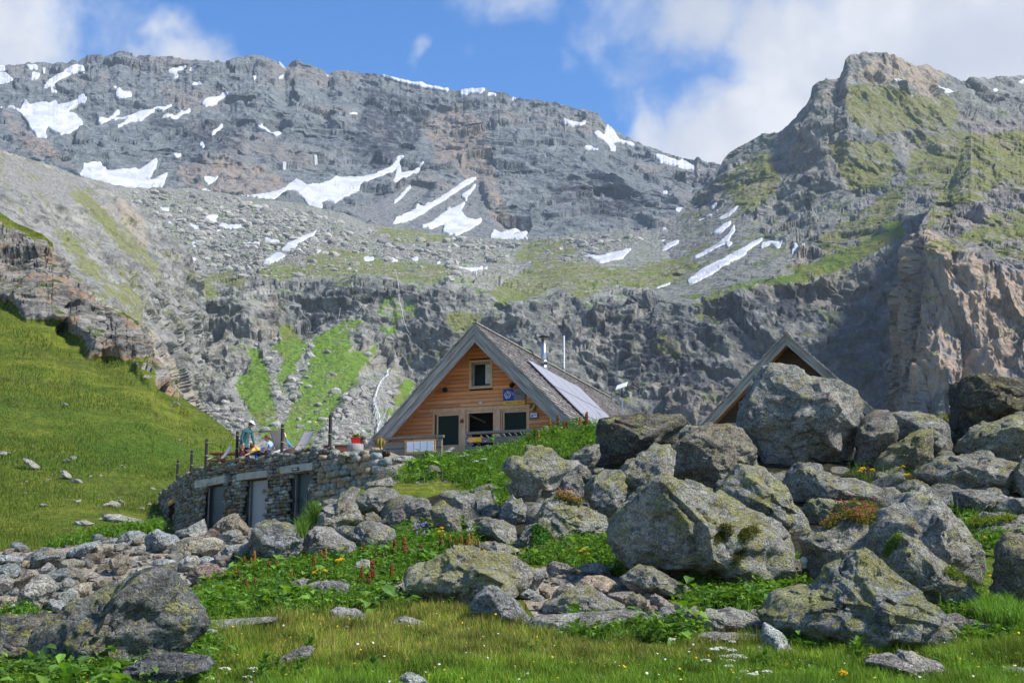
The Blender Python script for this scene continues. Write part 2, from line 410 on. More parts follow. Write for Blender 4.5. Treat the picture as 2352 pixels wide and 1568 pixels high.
def mountain_mat(name, s, dark, light, tan, grass, olive, warm=0.5, tilt=0.3, ledge=0.0):
    m, t = new_mat(name)
    tc = t.n('ShaderNodeTexCoord')
    pos = t.vscale(tc.outputs['Object'], (s, s, s))
    at_ = t.n('ShaderNodeAttribute', attribute_name='mask')
    sep = t.n('ShaderNodeSeparateColor', {0: at_.outputs['Color']})
    g, o, sc_, = sep.outputs[0], sep.outputs[1], sep.outputs[2]
    at2 = t.n('ShaderNodeAttribute', attribute_name='mask2')
    sep2 = t.n('ShaderNodeSeparateColor', {0: at2.outputs['Color']})
    tn, dk = sep2.outputs[0], sep2.outputs[1]
    n1 = t.noise(pos, 0.012, 6, 0.62)
    rp = t.n('ShaderNodeMapping', {'Vector': pos, 'Rotation': (0.1, tilt, 0)}).outputs[0]
    n2 = t.noise(t.vscale(rp, (1, 1, 1.5)), 0.07, 6, 0.62, 0.4)
    n3 = t.noise(pos, 0.35, 4, 0.6)
    strat = t.noise(t.vscale(rp, (0.3, 0.3, 2.2)), 0.06, 5, 0.6, 0.8)
    vert = t.noise(t.vscale(pos, (2.4, 2.4, 0.22)), 0.05, 4, 0.6, 0.5)
    v = t.math('ADD', t.math('MULTIPLY', n2, 0.55), t.math('ADD', t.math('MULTIPLY', n3, 0.3), t.math('MULTIPLY', strat, 0.16)))
    col = t.mix(t.ramp(v, 0.36, 0.72), dark, light)
    wf = t.math('MULTIPLY', t.ramp(n1, 0.5, 0.66), warm)
    wf = t.math('ADD', wf, t.math('MULTIPLY', tn, t.ramp(vert, 0.34, 0.56)), clamp=True)
    col = t.mix(t.math('MULTIPLY', wf, t.ramp(v, 0.34, 0.6, 0.5, 1.0)), col, tan)
    stain_shade = t.math('MULTIPLY', dk, t.ramp(vert, 0.36, 0.56))  # wet stains and overhang shade, both painted into the rock colour
    stain_shade = t.math('ADD', stain_shade, t.math('MULTIPLY', t.ramp(vert, 0.6, 0.72), 0.35), clamp=True)
    col = t.mix(t.math('MULTIPLY', stain_shade, 0.86), col, (0.028, 0.033, 0.045))
    # scree: even grey with fine speckle
    scol = t.mix(t.ramp(t.noise(pos, 0.6, 3, 0.7), 0.35, 0.7), [c * 0.9 for c in dark[:3]], [min(1, c * 1.0) for c in light[:3]])
    scol = t.mix(0.35, scol, (0.2, 0.195, 0.18))
    gn = t.math('ADD', t.math('MULTIPLY', t.noise(pos, 0.05, 5, 0.65), 0.6), t.math('MULTIPLY', t.noise(pos, 0.3, 3, 0.6), 0.4))
    col = t.mix(t.ramp(t.math('ADD', sc_, t.math('SUBTRACT', gn, 0.5)), 0.45, 0.75), col, scol)
    ov = t.math('ADD', t.math('MULTIPLY', o, 0.75), t.math('MULTIPLY', t.math('SUBTRACT', gn, 0.5), 3.6))
    col = t.mix(t.math('MULTIPLY', t.ramp(ov, 0.42, 0.72), 0.85), col, t.mix(t.ramp(n3, 0.3, 0.7), [c * 0.7 for c in olive], [c * 1.2 for c in olive]))
    geo = t.n('ShaderNodeNewGeometry')
    up = t.n('ShaderNodeSeparateXYZ', {0: geo.outputs['Normal']}).outputs[2]
    lg = t.math('MULTIPLY', t.ramp(up, 0.5, 0.86), ledge)
    gv = t.math('ADD', t.math('MULTIPLY', g, 0.68), t.math('MULTIPLY', t.math('SUBTRACT', gn, 0.5), 3.4))
    gcol = t.mix(t.ramp(n3, 0.3, 0.7), [c * 0.75 for c in grass], [c * 1.25 for c in grass])
    gcol = t.mix(t.ramp(t.noise(pos, 0.02, 3), 0.45, 0.7), gcol, olive)
    gv = t.math('ADD', gv, lg)
    col = t.mix(t.ramp(gv, 0.40, 0.68), col, gcol)
    h = t.math('ADD', t.math('MULTIPLY', n2, 8.0), t.math('ADD', t.math('MULTIPLY', n3, 2.2), t.math('MULTIPLY', t.voro(t.vscale(rp, (1, 1, 1.3)), 0.16), 2.5)))
    nm = t.bump(h, 0.75, 1.0 / s)
    finish(t, col, 0.95, nm, 0.1)
    return m


SNOW_M, t = new_mat('snow_surface')
tc = t.n('ShaderNodeTexCoord')
sn = t.noise(tc.outputs['Object'], 0.03, 7, .65)
finish(t, t.mix(t.ramp(sn, 0.4, 0.7), (0.40, 0.41, 0.43), (0.57, 0.58, 0.61)), 0.7, t.bump(t.noise(tc.outputs['Object'], 0.05, 4), 0.3, 6), 0.2)

SNOWV = []


def layer(name, curves, x0, x1, step, rows, disp, mat, jag=0.0, maskk=(1, 1, 1, 1, 1), snow=None, back=0.25, seed=0, snow_h=3.0, base=(0, 0, 0), xjag=0.0, smooth=30):
    nx = int((x1 - x0) / step) + 1
    xs = np.linspace(x0, x1, nx)
    ys, ds = [], []
    for pts, dep in curves:
        p = np.array(pts, float)
        ys.append(np.interp(xs, p[:, 0], p[:, 1]))
        dd = np.array(dep, float) if hasattr(dep, '__len__') else np.array([[0, dep]], float)
        ds.append(np.interp(xs, dd[:, 0], dd[:, 1]))
    ys = np.array(ys); ds = np.array(ds)
    if jag:
        q = np.stack([xs / 28.0, np.zeros(nx) + seed, np.zeros(nx)], -1)
        ys[0] += jag * 2.2 * fbm(q, 5, seed, 0.62)
    def smx(v, n):
        q = np.pad(v, n, 'edge')
        q = np.convolve(q, np.ones(2 * n + 1) / (2 * n + 1), 'valid')
        q = np.pad(q, n, 'edge')
        return np.convolve(q, np.ones(2 * n + 1) / (2 * n + 1), 'valid')
    for k in range(len(ys)):
        ds[k] = smx(ds[k], smooth)
        if k:
            ys[k] = smx(ys[k], smooth)
    for k in range(1, len(ys)):
        ys[k] = np.maximum(ys[k], ys[k - 1] + 3)
    s = np.linspace(0, 1, rows)
    Yp = ys[0][None] + s[:, None] * (ys[-1] - ys[0])[None]
    D = np.empty_like(Yp)
    for c in range(nx):
        D[:, c] = np.interp(Yp[:, c], ys[:, c], ds[:, c])
    k = 9   # soften creases between the control curves
    pad = np.pad(D, ((k, k), (0, 0)), 'edge')
    D = sum(pad[i:i + rows] for i in range(2 * k + 1)) / (2 * k + 1)
    Xp = np.repeat(xs[None], rows, 0)
    if xjag:
        wob = fbm(np.stack([Yp.ravel() / 60.0, np.zeros(Yp.size), np.zeros(Yp.size)], -1), 5, seed, 0.6).reshape(Yp.shape)
        Xp = Xp + xjag * wob * np.exp(-(xs - x0) / 70.0)[None]
    base_p = unproj(Xp.ravel(), Yp.ravel(), D.ravel())
    g = sample(GRASS, Xp.ravel(), Yp.ravel()); sn = sample(snow, Xp.ravel(), Yp.ravel()) if snow is not None else None
    scr = sample(SCREE, Xp.ravel(), Yp.ravel())
    olv = sample(OLIVE, Xp.ravel(), Yp.ravel())
    soft = np.clip(1 - 0.8 * np.maximum(np.maximum(g, scr), (np.clip(sample(blurim(snow, 7), Xp.ravel(), Yp.ravel()) * 2.2, 0, 1) if sn is not None else 0)), 0.18, 1) if maskk[0] else np.ones_like(g)
    dd, dn = disp(base_p, Xp.ravel(), Yp.ravel())
    dd = dd * soft
    D2 = D.ravel() - dd
    V = unproj(Xp.ravel(), Yp.ravel(), D2).reshape(rows, nx, 3)
    # small broken relief goes out along the slope's own normal
    ng = np.cross(np.gradient(base_p.reshape(rows, nx, 3), axis=1), np.gradient(base_p.reshape(rows, nx, 3), axis=0))
    ng /= np.maximum(np.linalg.norm(ng, axis=-1, keepdims=True), 1e-9)
    ng *= np.sign((ng * (EYE - V)).sum(-1, keepdims=True))
    soft2 = np.clip(1 - .6 * np.clip(sample(blurim(OLIVE, 3), Xp.ravel(), Yp.ravel()) * 1.6, 0, 1), .3, 1) * soft if maskk[0] else soft
    flat_ = 1 - .36 * np.clip((ng[..., 2] - .45) / .4, 0, 1)
    tap = flat_[..., None] * np.clip(0.25 + np.arange(rows) / (rows * .10), 0, 1)[:, None, None]
    V = V + ng * (dn * soft2).reshape(rows, nx, 1) * tap
    backs = []
    for f, dz in ((1.0 + back, -0.02), (1.0 + 2 * back, -0.35)):
        b = V[0].copy()
        b[:, :2] *= f
        b[:, 2] = V[0][:, 2] * (1 + dz)
        backs.insert(0, b)
    full = np.concatenate([np.array(backs), V], 0)
    o = mesh_from(name, full.reshape(-1, 3), grid_faces(rows + 2, nx), mat)
    z2 = np.zeros(2 * nx)
    m1 = np.stack([np.concatenate([z2, np.clip(g * maskk[1] + base[0], 0, 1)]), np.concatenate([z2, np.clip(olv * maskk[2] + base[1], 0, 1)]),
                   np.concatenate([z2, np.clip(scr * maskk[3] + base[2], 0, 1)])], -1)
    set_attr(o, 'mask', m1)
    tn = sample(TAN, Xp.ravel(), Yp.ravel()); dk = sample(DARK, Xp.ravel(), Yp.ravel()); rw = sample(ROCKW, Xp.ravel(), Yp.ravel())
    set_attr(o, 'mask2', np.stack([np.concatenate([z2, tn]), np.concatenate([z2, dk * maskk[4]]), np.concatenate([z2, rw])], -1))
    tag(o, kind='structure')
    if snow is not None:
        # a sheet of snow that dips under the rock at its edges
        nzz = fbm(base_p / 22.0, 4, seed + 5) * 0.42
        lift = np.clip((sn + nzz * (sn > 0.02) - 0.27), -0.5, 0.11) * snow_h * 2
        VS = V.reshape(-1, 3) + ng.reshape(-1, 3) * lift[:, None] * 1.6
        keep = (sn > 0.02).reshape(rows, nx)
        kk = keep[:-1, :-1] | keep[1:, :-1] | keep[1:, 1:] | keep[:-1, 1:]
        fc = grid_faces(rows, nx)[kk.ravel()]
        used, inv = np.unique(fc.ravel(), return_inverse=True)
        SNOWV.append((VS[used], inv.reshape(-1, 4)))
    return o, (xs, ys, ds)


def N(Pp, wl, octv=4, seed=0, ridged=False, gain=0.5, st=(1, 1, 1)):
    return fbm(Pp * np.array(st) / wl, octv, seed, gain, ridged)


def FC(p, sc_, seed, st=(1, 1, 1), warp=.3):
    q = p * np.array(st) / sc_
    return facets(q + warp * np.stack([noise3(q * 1.7, seed + 1), noise3(q * 1.7, seed + 2), noise3(q * 1.7, seed + 3)], -1), seed)


def disp_far(p, x, y):
    r = N(p + 40 * N(p, 300, 3, 3)[:, None], 420, 6, 11, True, 0.52, (1, 1, 0.55))
    r2 = N(p, 90, 5, 21, True, 0.6, (1, 1, 1.2))
    diag = p[:, 2] * 0.8 + p[:, 0] * 0.35 + 70 * N(p, 160, 4, 7)
    led = (diag / 46.0) % 1.0
    return 105 * (r - 0.5), 10 * (r2 - 0.5) + 4 * N(p, 22, 3, 31) + 17 * FC(p, 120, 51, (1, .8, 1)) + 8 * FC(p, 40, 52, (1, .8, 1.1))


def disp_head(p, x, y):
    cl = np.interp(y, [430, 600, 660, 700, 2000], [0.12, 0.2, 1, 1, 1.0])
    r = N(p + 15 * N(p, 120, 3, 3)[:, None], 150, 6, 12, True, 0.55, (1.2, 1, 0.6))
    zz = p[:, 2] + 0.12 * p[:, 0] + 14 * N(p, 90, 3, 8)
    led = (zz / 19.0) % 1.0
    rub = N(p, 14, 3, 33) * 7 * (1 - cl) * 1.6
    return cl * (32 * (r - 0.45) + 5.5 * led), cl * (4 * N(p, 12, 3, 41) + 7.5 * FC(p, 42, 53, (1.0, .8, .9)) + 4.2 * FC(p, 15, 54, (1.0, .8, 1.4))) + rub + 4 * (1 - cl) * FC(p, 26, 50)


def disp_right(p, x, y):
    r = N(p + 20 * N(p, 160, 3, 4)[:, None], 240, 6, 14, True, 0.54, (1.2, 1, 0.5))
    r2 = N(p, 55, 5, 24, True, 0.6, (1.3, 1, 0.8))
    zz = p[:, 2] - 0.25 * p[:, 0] + 24 * N(p, 140, 3, 9)
    led = (zz / 30.0) % 1.0
    return 58 * (r - 0.5) + 2 * led, 10 * (r2 - 0.5) + 4 * N(p, 15, 3, 34) + 12 * FC(p, 62, 55, (1.1, .8, .7)) + 6 * FC(p, 22, 56, (1.1, .8, 1))


def disp_butt(p, x, y):
    r = N(p, 130, 6, 15, True, 0.55, (1.6, 1, 0.16))
    r2 = N(p, 34, 5, 25, True, 0.6, (1.6, 1, 0.28))
    return 34 * (r - 0.45), 7 * (r2 - 0.5) + 3 * N(p, 9, 3, 35) + 8 * FC(p, 40, 57, (1.4, .8, .3)) + 4.2 * FC(p, 14, 58, (1.4, .8, .55))


def disp_spur(p, x, y):
    r = N(p, 130, 6, 16, True, 0.55, (1, 1, 0.8))
    zz = p[:, 2] + 0.75 * p[:, 0] + 10 * N(p, 70, 3, 6)
    led = (zz / 20.0) % 1.0
    lo = np.interp(y, [430, 640, 760], [0.35, 0.7, 1.2])
    return lo * (26 * (r - 0.5) + 1.5 * led), lo * 8 * FC(p, 30, 59, (1, .8, 1)) + 3 * N(p, 12, 4, 36) + 4 * FC(p, 11, 60, (1, .8, 1.1)) * np.clip(lo * 1.3, .5, 1)


def disp_hill(p, x, y):
    rw = sample(ROCKW, x, y)
    zz = p[:, 2] + 0.12 * p[:, 0] - 0.06 * p[:, 1] + 3.2 * N(p, 9, 4, 6)
    led = (zz / 2.3) % 1.0
    r = N(p, 14, 5, 18, True, 0.55, (1, 1, 1.4))
    return rw * 3.5 * (r - 0.2), rw * (0.5 * N(p, 2.2, 4, 19) + 1.2 + 1.7 * FC(p, 8, 61, (.8, .7, 1.4)) + 1.0 * FC(p, 2.8, 62, (.8, .7, 1.6))) + (1 - rw) * (0.9 * N(p, 14, 4, 37) + 0.16 * N(p, 1.7, 3, 38))


SKY_A = P('S1', "-500,200 -200,170 0,180 100,170 180,160 260,160 340,175 400,160 430,165 470,150 500,155 540,130 600,112 660,105 700,110 760,78 800,72 850,85 870,110 950,100 1040,115 1110,105 1190,130 1280,125 1400,150 1470,150 1540,130 1600,122 1680,108 1760,145 1830,185 1870,150 1900,138 1980,160 2060,200 2100,235 2120,225 2160,205 2300,215").tolist() \
    + P('S2', "160,197 240,205 400,240 600,280 660,297 720,300 780,290 860,290 960,310 1040,345 1130,345 1220,355 1320,375 1400,400 1500,440 1560,500 1650,555 1770,610 1900,660 2000,685 2060,700 2075,678 2090,700 2200,725 2400,830 2700,1000").tolist()
M_far = mountain_mat('far_rock', 0.5, (0.092, 0.104, 0.110), (0.215, 0.232, 0.238), (0.25, 0.2, 0.165), (0.09, 0.13, 0.03), (0.13, 0.13, 0.055), 0.45)  # rock tones lowered and blued to carry the cloud shadow
layer('far_mountain', [(SKY_A, [(0, 2450), (300, 2550), (1000, 2600), (1600, 2300), (1900, 2200)]),
                       ([(-200, 300), (200, 300), (1000, 380), (1600, 470), (1900, 500)], [(0, 2150), (1000, 2200), (1600, 2000), (1900, 2000)]),
                       ([(-200, 470), (200, 470), (560, 500), (800, 530), (1240, 590), (1600, 610), (1900, 640)], [(0, 1800), (1000, 1780), (1500, 1650), (1900, 1600)])],
      -180, 1860, 1.7, 250, disp_far, M_far, jag=4.5, snow=SNOW, seed=3, maskk=(1, 0, 0.5, 1, 1), snow_h=7)

M_head = mountain_mat('headwall_rock', 1.0, (0.115, 0.118, 0.108), (0.37, 0.365, 0.325), (0.30, 0.25, 0.20), (0.105, 0.18, 0.022), (0.15, 0.16, 0.045), 0.35, ledge=0.30)
layer('valley_headwall', [([(-200, 330), (100, 372), (190, 408), (300, 432), (440, 432), (560, 452), (690, 468), (790, 490), (840, 512), (900, 520), (1030, 540), (1210, 553), (1330, 536), (1420, 530), (1530, 528), (1700, 540), (2000, 560)],
                           [(0, 1300), (200, 1500), (440, 1700), (1000, 1720), (1500, 1500), (2000, 1400)]),
                          ([(-200, 640), (330, 650), (420, 660), (500, 690), (560, 655), (700, 650), (760, 640), (870, 645), (1000, 650), (1050, 638), (1100, 650), (1200, 700), (1280, 668), (1340, 680), (1450, 690), (2000, 700)],
                           [(0, 1000), (500, 1040), (1000, 1060), (1400, 1080), (2000, 1080)]),
                          ([(-200, 860), (480, 830), (600, 770), (700, 745), (800, 745), (900, 815), (960, 900), (1000, 1000), (2000, 1000)],
                           [(0, 930), (480, 980), (700, 1030), (900, 1010), (960, 990), (1040, 960), (2000, 960)]),
                          ([(-200, 1320), (2000, 1320)], [(0, 600), (900, 640), (1100, 760), (2000, 800)])],
      -180, 1960, 1.7, 330, disp_head, M_head, jag=1.6, snow=SNOWB, seed=4, maskk=(1, 1, 1, 1, 1), snow_h=2.5, base=(-0.04, 0.22, 0.0))

SKY_R = [(1280, 820), (1340, 700), (1400, 596), (1440, 562), (1500, 540), (1560, 488), (1605, 440)] + P('S3', "215,530 250,480 300,450 350,420 380,405 460,395 500,360 550,300 585,260 600,200 630,175 700,170 715,160 740,85 760,65 820,55 920,60 960,80 990,100 1040,115 1090,110 1115,135 1180,150 1230,180 1260,165 1340,165 1400,160 1490,155 1700,150").tolist()
M_right = mountain_mat('peak_rock', 0.75, (0.085, 0.09, 0.088), (0.28, 0.28, 0.255), (0.30, 0.24, 0.18), (0.085, 0.13, 0.022), (0.14, 0.145, 0.04), 0.5, ledge=0.34)
layer('rocky_peak', [(SKY_R, [(1280, 1480), (1400, 1430), (1500, 1480), (1654, 1640), (1950, 1560), (2100, 1650), (2351, 2000), (2500, 2000)]),
                     ([(1280, 860), (1340, 740), (1400, 650), (1500, 600), (1600, 560), (1700, 470), (1800, 480), (1900, 470), (2060, 400), (2200, 330), (2500, 300)], [(1280, 1470), (1420, 1350), (1500, 1330), (1700, 1420), (1900, 1350), (2100, 1450), (2500, 1700)]),
                     ([(1280, 900), (1340, 780), (1400, 700), (1450, 686), (1560, 705), (1700, 660), (1800, 640), (1920, 613), (2001, 580), (2055, 526), (2500, 520)], [(1280, 1350), (1400, 1190), (1480, 1050), (1560, 1040), (1800, 1080), (2000, 1120), (2500, 1200)]),
                     ([(1280, 1040), (2500, 1040)], [(1280, 1060), (1400, 980), (1560, 880), (2000, 860), (2500, 860)])],
      1284, 2520, 1.7, 420, disp_right, M_right, jag=3.2, snow=SNOWR, seed=5, maskk=(1, 1, 1, 1, 1), snow_h=3, base=(0.0, 0.27, 0.0))

M_butt = mountain_mat('buttress_rock', 1.1, (0.105, 0.10, 0.10), (0.30, 0.28, 0.255), (0.36, 0.265, 0.185), (0.085, 0.13, 0.022), (0.15, 0.16, 0.04), 0.4, ledge=0.30)
layer('cliff_buttress', [([(2040, 1040), (2050, 960), (2060, 772), (2073, 635), (2080, 558), (2112, 520), (2181, 416), (2214, 323), (2230, 290), (2263, 280), (2351, 269), (2560, 255)], [(2040, 1080), (2075, 960), (2110, 900), (2230, 1150), (2560, 1250)]),
                         ([(2040, 1045), (2062, 790), (2080, 590), (2112, 556), (2200, 590), (2290, 605), (2560, 610)], [(2040, 1060), (2070, 900), (2112, 800), (2560, 790)]),
                         ([(2040, 1050), (2560, 1050)], [(2040, 980), (2070, 820), (2112, 720), (2560, 690)])],
      2040, 2540, 1.3, 380, disp_butt, M_butt, jag=4.0, seed=6, maskk=(1, 0.74, 1, 1, 0.6), base=(0.0, 0.16, 0), xjag=32, smooth=8)

M_spur = mountain_mat('spur_rock', 1.0, (0.12, 0.12, 0.115), (0.36, 0.355, 0.32), (0.32, 0.27, 0.21), (0.11, 0.15, 0.025), (0.17, 0.175, 0.06), 0.4, ledge=0.26)
layer('rocky_spur', [([(-260, 300), (0, 345), (60, 362), (130, 385), (190, 409), (247, 421), (282, 446), (317, 475), (357, 492), (393, 543), (429, 568), (447, 618), (461, 650), (500, 720), (530, 800), (545, 900), (560, 1060)],
                      [(-260, 800), (0, 850), (250, 980), (460, 1000), (560, 1140)]),
                     ([(-260, 700), (0, 760), (300, 820), (460, 900), (560, 1080)], [(-260, 560), (300, 660), (400, 780), (480, 1000), (560, 1140)]),
                     ([(-260, 1120), (560, 1120)], [(-260, 420), (300, 540), (400, 680), (480, 900), (560, 1060)])],
      -240, 556, 1.6, 330, disp_spur, M_spur, jag=2.0, seed=7, maskk=(1, 1, 1, 1, 1), base=(-0.02, 0.42, 0.0))

# snow: one object for all the fields
vs, fs, off = [], [], 0
for v, f in SNOWV:
    vs.append(v); fs.append(f + off); off += len(v)
o = mesh_from('snow', np.concatenate(vs), np.concatenate(fs), SNOW_M)
tag(o, 'white old snow fields lying in the gullies and hollows of the mountains', 'snow', kind='stuff')
# ------------------------------------------------------------------ hillside and ground
def ground_mat(name, s=1.0):
    m, t = new_mat(name)
    tc = t.n('ShaderNodeTexCoord'); pos = tc.outputs['Object']
    a1 = t.n('ShaderNodeAttribute', attribute_name='mask')
    sp = t.n('ShaderNodeSeparateColor', {0: a1.outputs['Color']})
    a2 = t.n('ShaderNodeAttribute', attribute_name='mask2')
    sp2 = t.n('ShaderNodeSeparateColor', {0: a2.outputs['Color']})
    rock = sp2.outputs[2]
    n0 = t.noise(t.vscale(pos, (1, 0.6, 1)), 0.05 * s, 5, 0.6, 0.4)
    n1 = t.noise(t.vscale(pos, (0.8, 0.8, 2.2)), 0.35 * s, 5, 0.62)
    n2 = t.noise(pos, 3.0 * s, 5, 0.7)
    n3 = t.noise(pos, 14.0 * s, 3, 0.7)
    g = t.mix(t.ramp(n1, 0.36, 0.64), (0.072, 0.105, 0.012), (0.145, 0.165, 0.022))
    g = t.mix(t.math('MULTIPLY', t.ramp(n0, 0.48, 0.66), 0.7), g, (0.05, 0.115, 0.012))
    g = t.mix(t.math('MULTIPLY', t.ramp(t.noise(t.vscale(pos, (1, 1, 2)), 0.11 * s, 4, 0.6), 0.52, 0.7), 0.6), g, (0.115, 0.095, 0.03))
    g = t.mix(1.0, g, t.mix(t.ramp(n2, 0.3, 0.7), (0.55, 0.55, 0.55), (1.35, 1.35, 1.3)), 'MULTIPLY')
    # bare soil and gravel
    d = t.mix(t.ramp(n2, 0.35, 0.65), (0.20, 0.155, 0.105), (0.36, 0.31, 0.25))
    d = t.mix(t.ramp(t.voro(pos, 9.0 * s), 0.2, 0.6), t.mix(t.ramp(n3, 0.35, 0.65), (0.24, 0.22, 0.19), (0.42, 0.39, 0.34)), d)
    f = t.ramp(t.math('ADD', sp.outputs[2], t.math('MULTIPLY', t.math('SUBTRACT', n2, 0.5), 0.8)), 0.4, 0.6)
    col = t.mix(f, g, d)
    # shade of the gaps between the boulders, painted in as near-black soil
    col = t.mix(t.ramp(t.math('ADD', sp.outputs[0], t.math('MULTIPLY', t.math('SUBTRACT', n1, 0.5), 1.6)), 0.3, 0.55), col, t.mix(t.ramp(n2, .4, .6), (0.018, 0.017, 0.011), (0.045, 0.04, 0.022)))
    # bedrock
    st = t.noise(t.vscale(pos, (0.6, 0.6, 1.8)), 0.6 * s, 7, 0.68, 0.9)
    rc = t.mix(t.ramp(t.math('ADD', t.math('MULTIPLY', st, 0.6), t.math('MULTIPLY', n2, 0.4)), 0.38, 0.66), (0.10, 0.094, 0.085), (0.40, 0.375, 0.335))
    rc = t.mix(t.ramp(t.noise(pos, 0.16 * s, 4, 0.6), 0.53, 0.62, 0, 0.8), rc, (0.36, 0.24, 0.16))
    nz = t.n('ShaderNodeNewGeometry')
    up = t.n('ShaderNodeSeparateXYZ', {0: nz.outputs['Normal']}).outputs[2]
    rf = t.math('ADD', rock, t.math('MULTIPLY', t.math('SUBTRACT', n1, 0.5), 0.9))
    rf = t.math('SUBTRACT', rf, t.ramp(up, 0.6, 0.88, 0.0, 0.55))
    col = t.mix(t.ramp(rf, 0.36, 0.46), col, rc)
    h = t.math('ADD', t.math('MULTIPLY', n2, 0.25), t.math('ADD', t.math('MULTIPLY', n3, 0.10), t.math('MULTIPLY', t.math('MULTIPLY', st, 1.6), rock)))
    finish(t, col, 0.95, t.bump(h, 0.8, 1.0 / s), 0.1)
    return m


M_hill = ground_mat('hill_turf', 1.0)
HILL, hcv = layer('hillside', [([(-300, 380), (0, 487), (31, 509), (61, 522), (97, 537), (122, 560), (127, 596), (153, 621), (188, 642), (209, 672), (219, 693), (244, 708), (285, 718), (316, 738), (346, 774), (351, 820), (377, 861), (407, 901), (438, 927), (478, 952), (524, 988), (560, 1035), (600, 1080), (820, 1290)],
                          [(-300, 190), (0, 172), (120, 160), (350, 132), (440, 120), (524, 106), (600, 95), (820, 90)]),
                         ([(-300, 900), (0, 905), (300, 1010), (524, 1090), (600, 1150), (820, 1310)], [(-300, 95), (0, 95), (300, 86), (524, 80), (820, 85)]),
                         ([(-300, 1330), (820, 1340)], [(-300, 42), (380, 45), (820, 60)])],
             -260, 800, 2.0, 420, disp_hill, M_hill, jag=2.0, seed=8, maskk=(0, 0, 0, 0, 0), back=0.12)

YS = np.array([1900, 1750, 1568, 1480, 1400, 1300, 1200, 1120, 1060, 1000, 940], float)
DS = np.array([10, 13.5, 20, 23.5, 27.5, 33, 39, 44, 48, 52.5, 57], float)
CREST = np.array([(-300, 1290), (0, 1272), (60, 1270), (120, 1264), (200, 1244), (250, 1230), (300, 1226), (380, 1230), (480, 1222), (560, 1210), (640, 1210), (700, 1205), (740, 1190), (800, 1138), (860, 1098), (900, 1070), (940, 1064),
                  (1000, 1052), (1080, 1042), (1180, 1026), (1250, 1002), (1330, 988), (1400, 984), (1500, 990), (1600, 985), (1700, 980), (2000, 962), (2700, 955)], float)


def gdepth(y):
    return np.interp(-np.asarray(y, float), -YS, DS)


def gpt(px, py, lift=0.0):
    """point on the front slope under a photo pixel"""
    v = at(px, py, float(gdepth(py)))
    v.z += lift
    return v


GRAVEL = raster(polys('p', "-200,1275 0,1268 60,1262 140,1262 260,1225 370,1215 480,1205 560,1190 590,1210 560,1260 520,1330 440,1370 420,1330 330,1330 260,1370 150,1410 -200,1430|1210,1310 1300,1290 1400,1310 1440,1340 1520,1380 1600,1400 1740,1420 1750,1460 1600,1462 1500,1445 1300,1450 1240,1430 1200,1380|640,1370 700,1320 830,1300 930,1320 930,1360 800,1372|880,1075 920,1050 960,1060 950,1100 900,1110|2240,1440 2351,1430 2351,1460 2260,1470"), 3)
xs = np.concatenate([np.arange(-1500, -240, 30.0), np.arange(-240, 2640, 6.0), np.arange(2640, 4000, 30.0)])
cy = np.interp(xs, CREST[:, 0], CREST[:, 1])
rows = []
R_ = 230
for i in range(R_):
    s = (i / (R_ - 1)) ** 0.8
    y = 1900 + s * (cy - 1900)
    rows.append(unproj(xs, y, gdepth(y)))
V = np.array(rows)
crest = V[-1]
yb = cy + 9
b1 = unproj(xs, yb, np.maximum(57.0, gdepth(cy) + 5))
lo = np.clip((800 - xs) / 120, 0, 1)[:, None]
flat = crest.copy(); flat[:, 1] = b1[:, 1]; flat[:, 0] *= b1[:, 1] / crest[:, 1]
b1 = b1 * (1 - lo) + flat * lo
b2 = b1.copy(); b2[:, 0] *= 1.5; b2[:, 1] *= 1.5
b3 = b2.copy(); b3[:, :2] *= 1.4; b3[:, 2] -= 9
b4 = b3.copy(); b4[:, :2] *= 9; b4[:, 2] -= 2
fr = V[0].copy(); fr[:, 1] = -40; fr[:, 0] *= 6; fr[:, 2] = 0.0
fr2 = V[0].copy(); fr2[:, 1] = 4; fr2[:, 0] *= 2.0; fr2[:, 2] = np.minimum(0.0, fr2[:, 2])
V = np.concatenate([fr[None], fr2[None], V, b1[None], b2[None], b3[None], b4[None]], 0)
pp = V.reshape(-1, 3)
nz = 0.16 * fbm(pp / 2.2, 4, 61) + 0.05 * fbm(pp / 0.5, 3, 62)
pp[:, 2] += nz
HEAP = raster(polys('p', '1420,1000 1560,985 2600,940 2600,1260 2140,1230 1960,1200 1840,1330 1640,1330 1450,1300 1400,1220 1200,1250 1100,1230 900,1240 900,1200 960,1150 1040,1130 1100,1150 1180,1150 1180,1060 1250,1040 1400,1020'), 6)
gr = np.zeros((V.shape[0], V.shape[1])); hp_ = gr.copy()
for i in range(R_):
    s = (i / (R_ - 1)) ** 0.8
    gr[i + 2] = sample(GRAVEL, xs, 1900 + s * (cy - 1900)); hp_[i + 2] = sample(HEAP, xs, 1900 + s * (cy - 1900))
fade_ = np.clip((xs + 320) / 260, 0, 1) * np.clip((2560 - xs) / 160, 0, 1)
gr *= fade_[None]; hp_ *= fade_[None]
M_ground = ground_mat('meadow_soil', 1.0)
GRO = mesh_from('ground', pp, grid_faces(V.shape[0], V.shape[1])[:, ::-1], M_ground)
zz = np.zeros(len(pp))
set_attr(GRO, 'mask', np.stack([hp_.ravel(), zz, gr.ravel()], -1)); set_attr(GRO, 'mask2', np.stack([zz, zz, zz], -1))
tag(GRO, kind='structure')

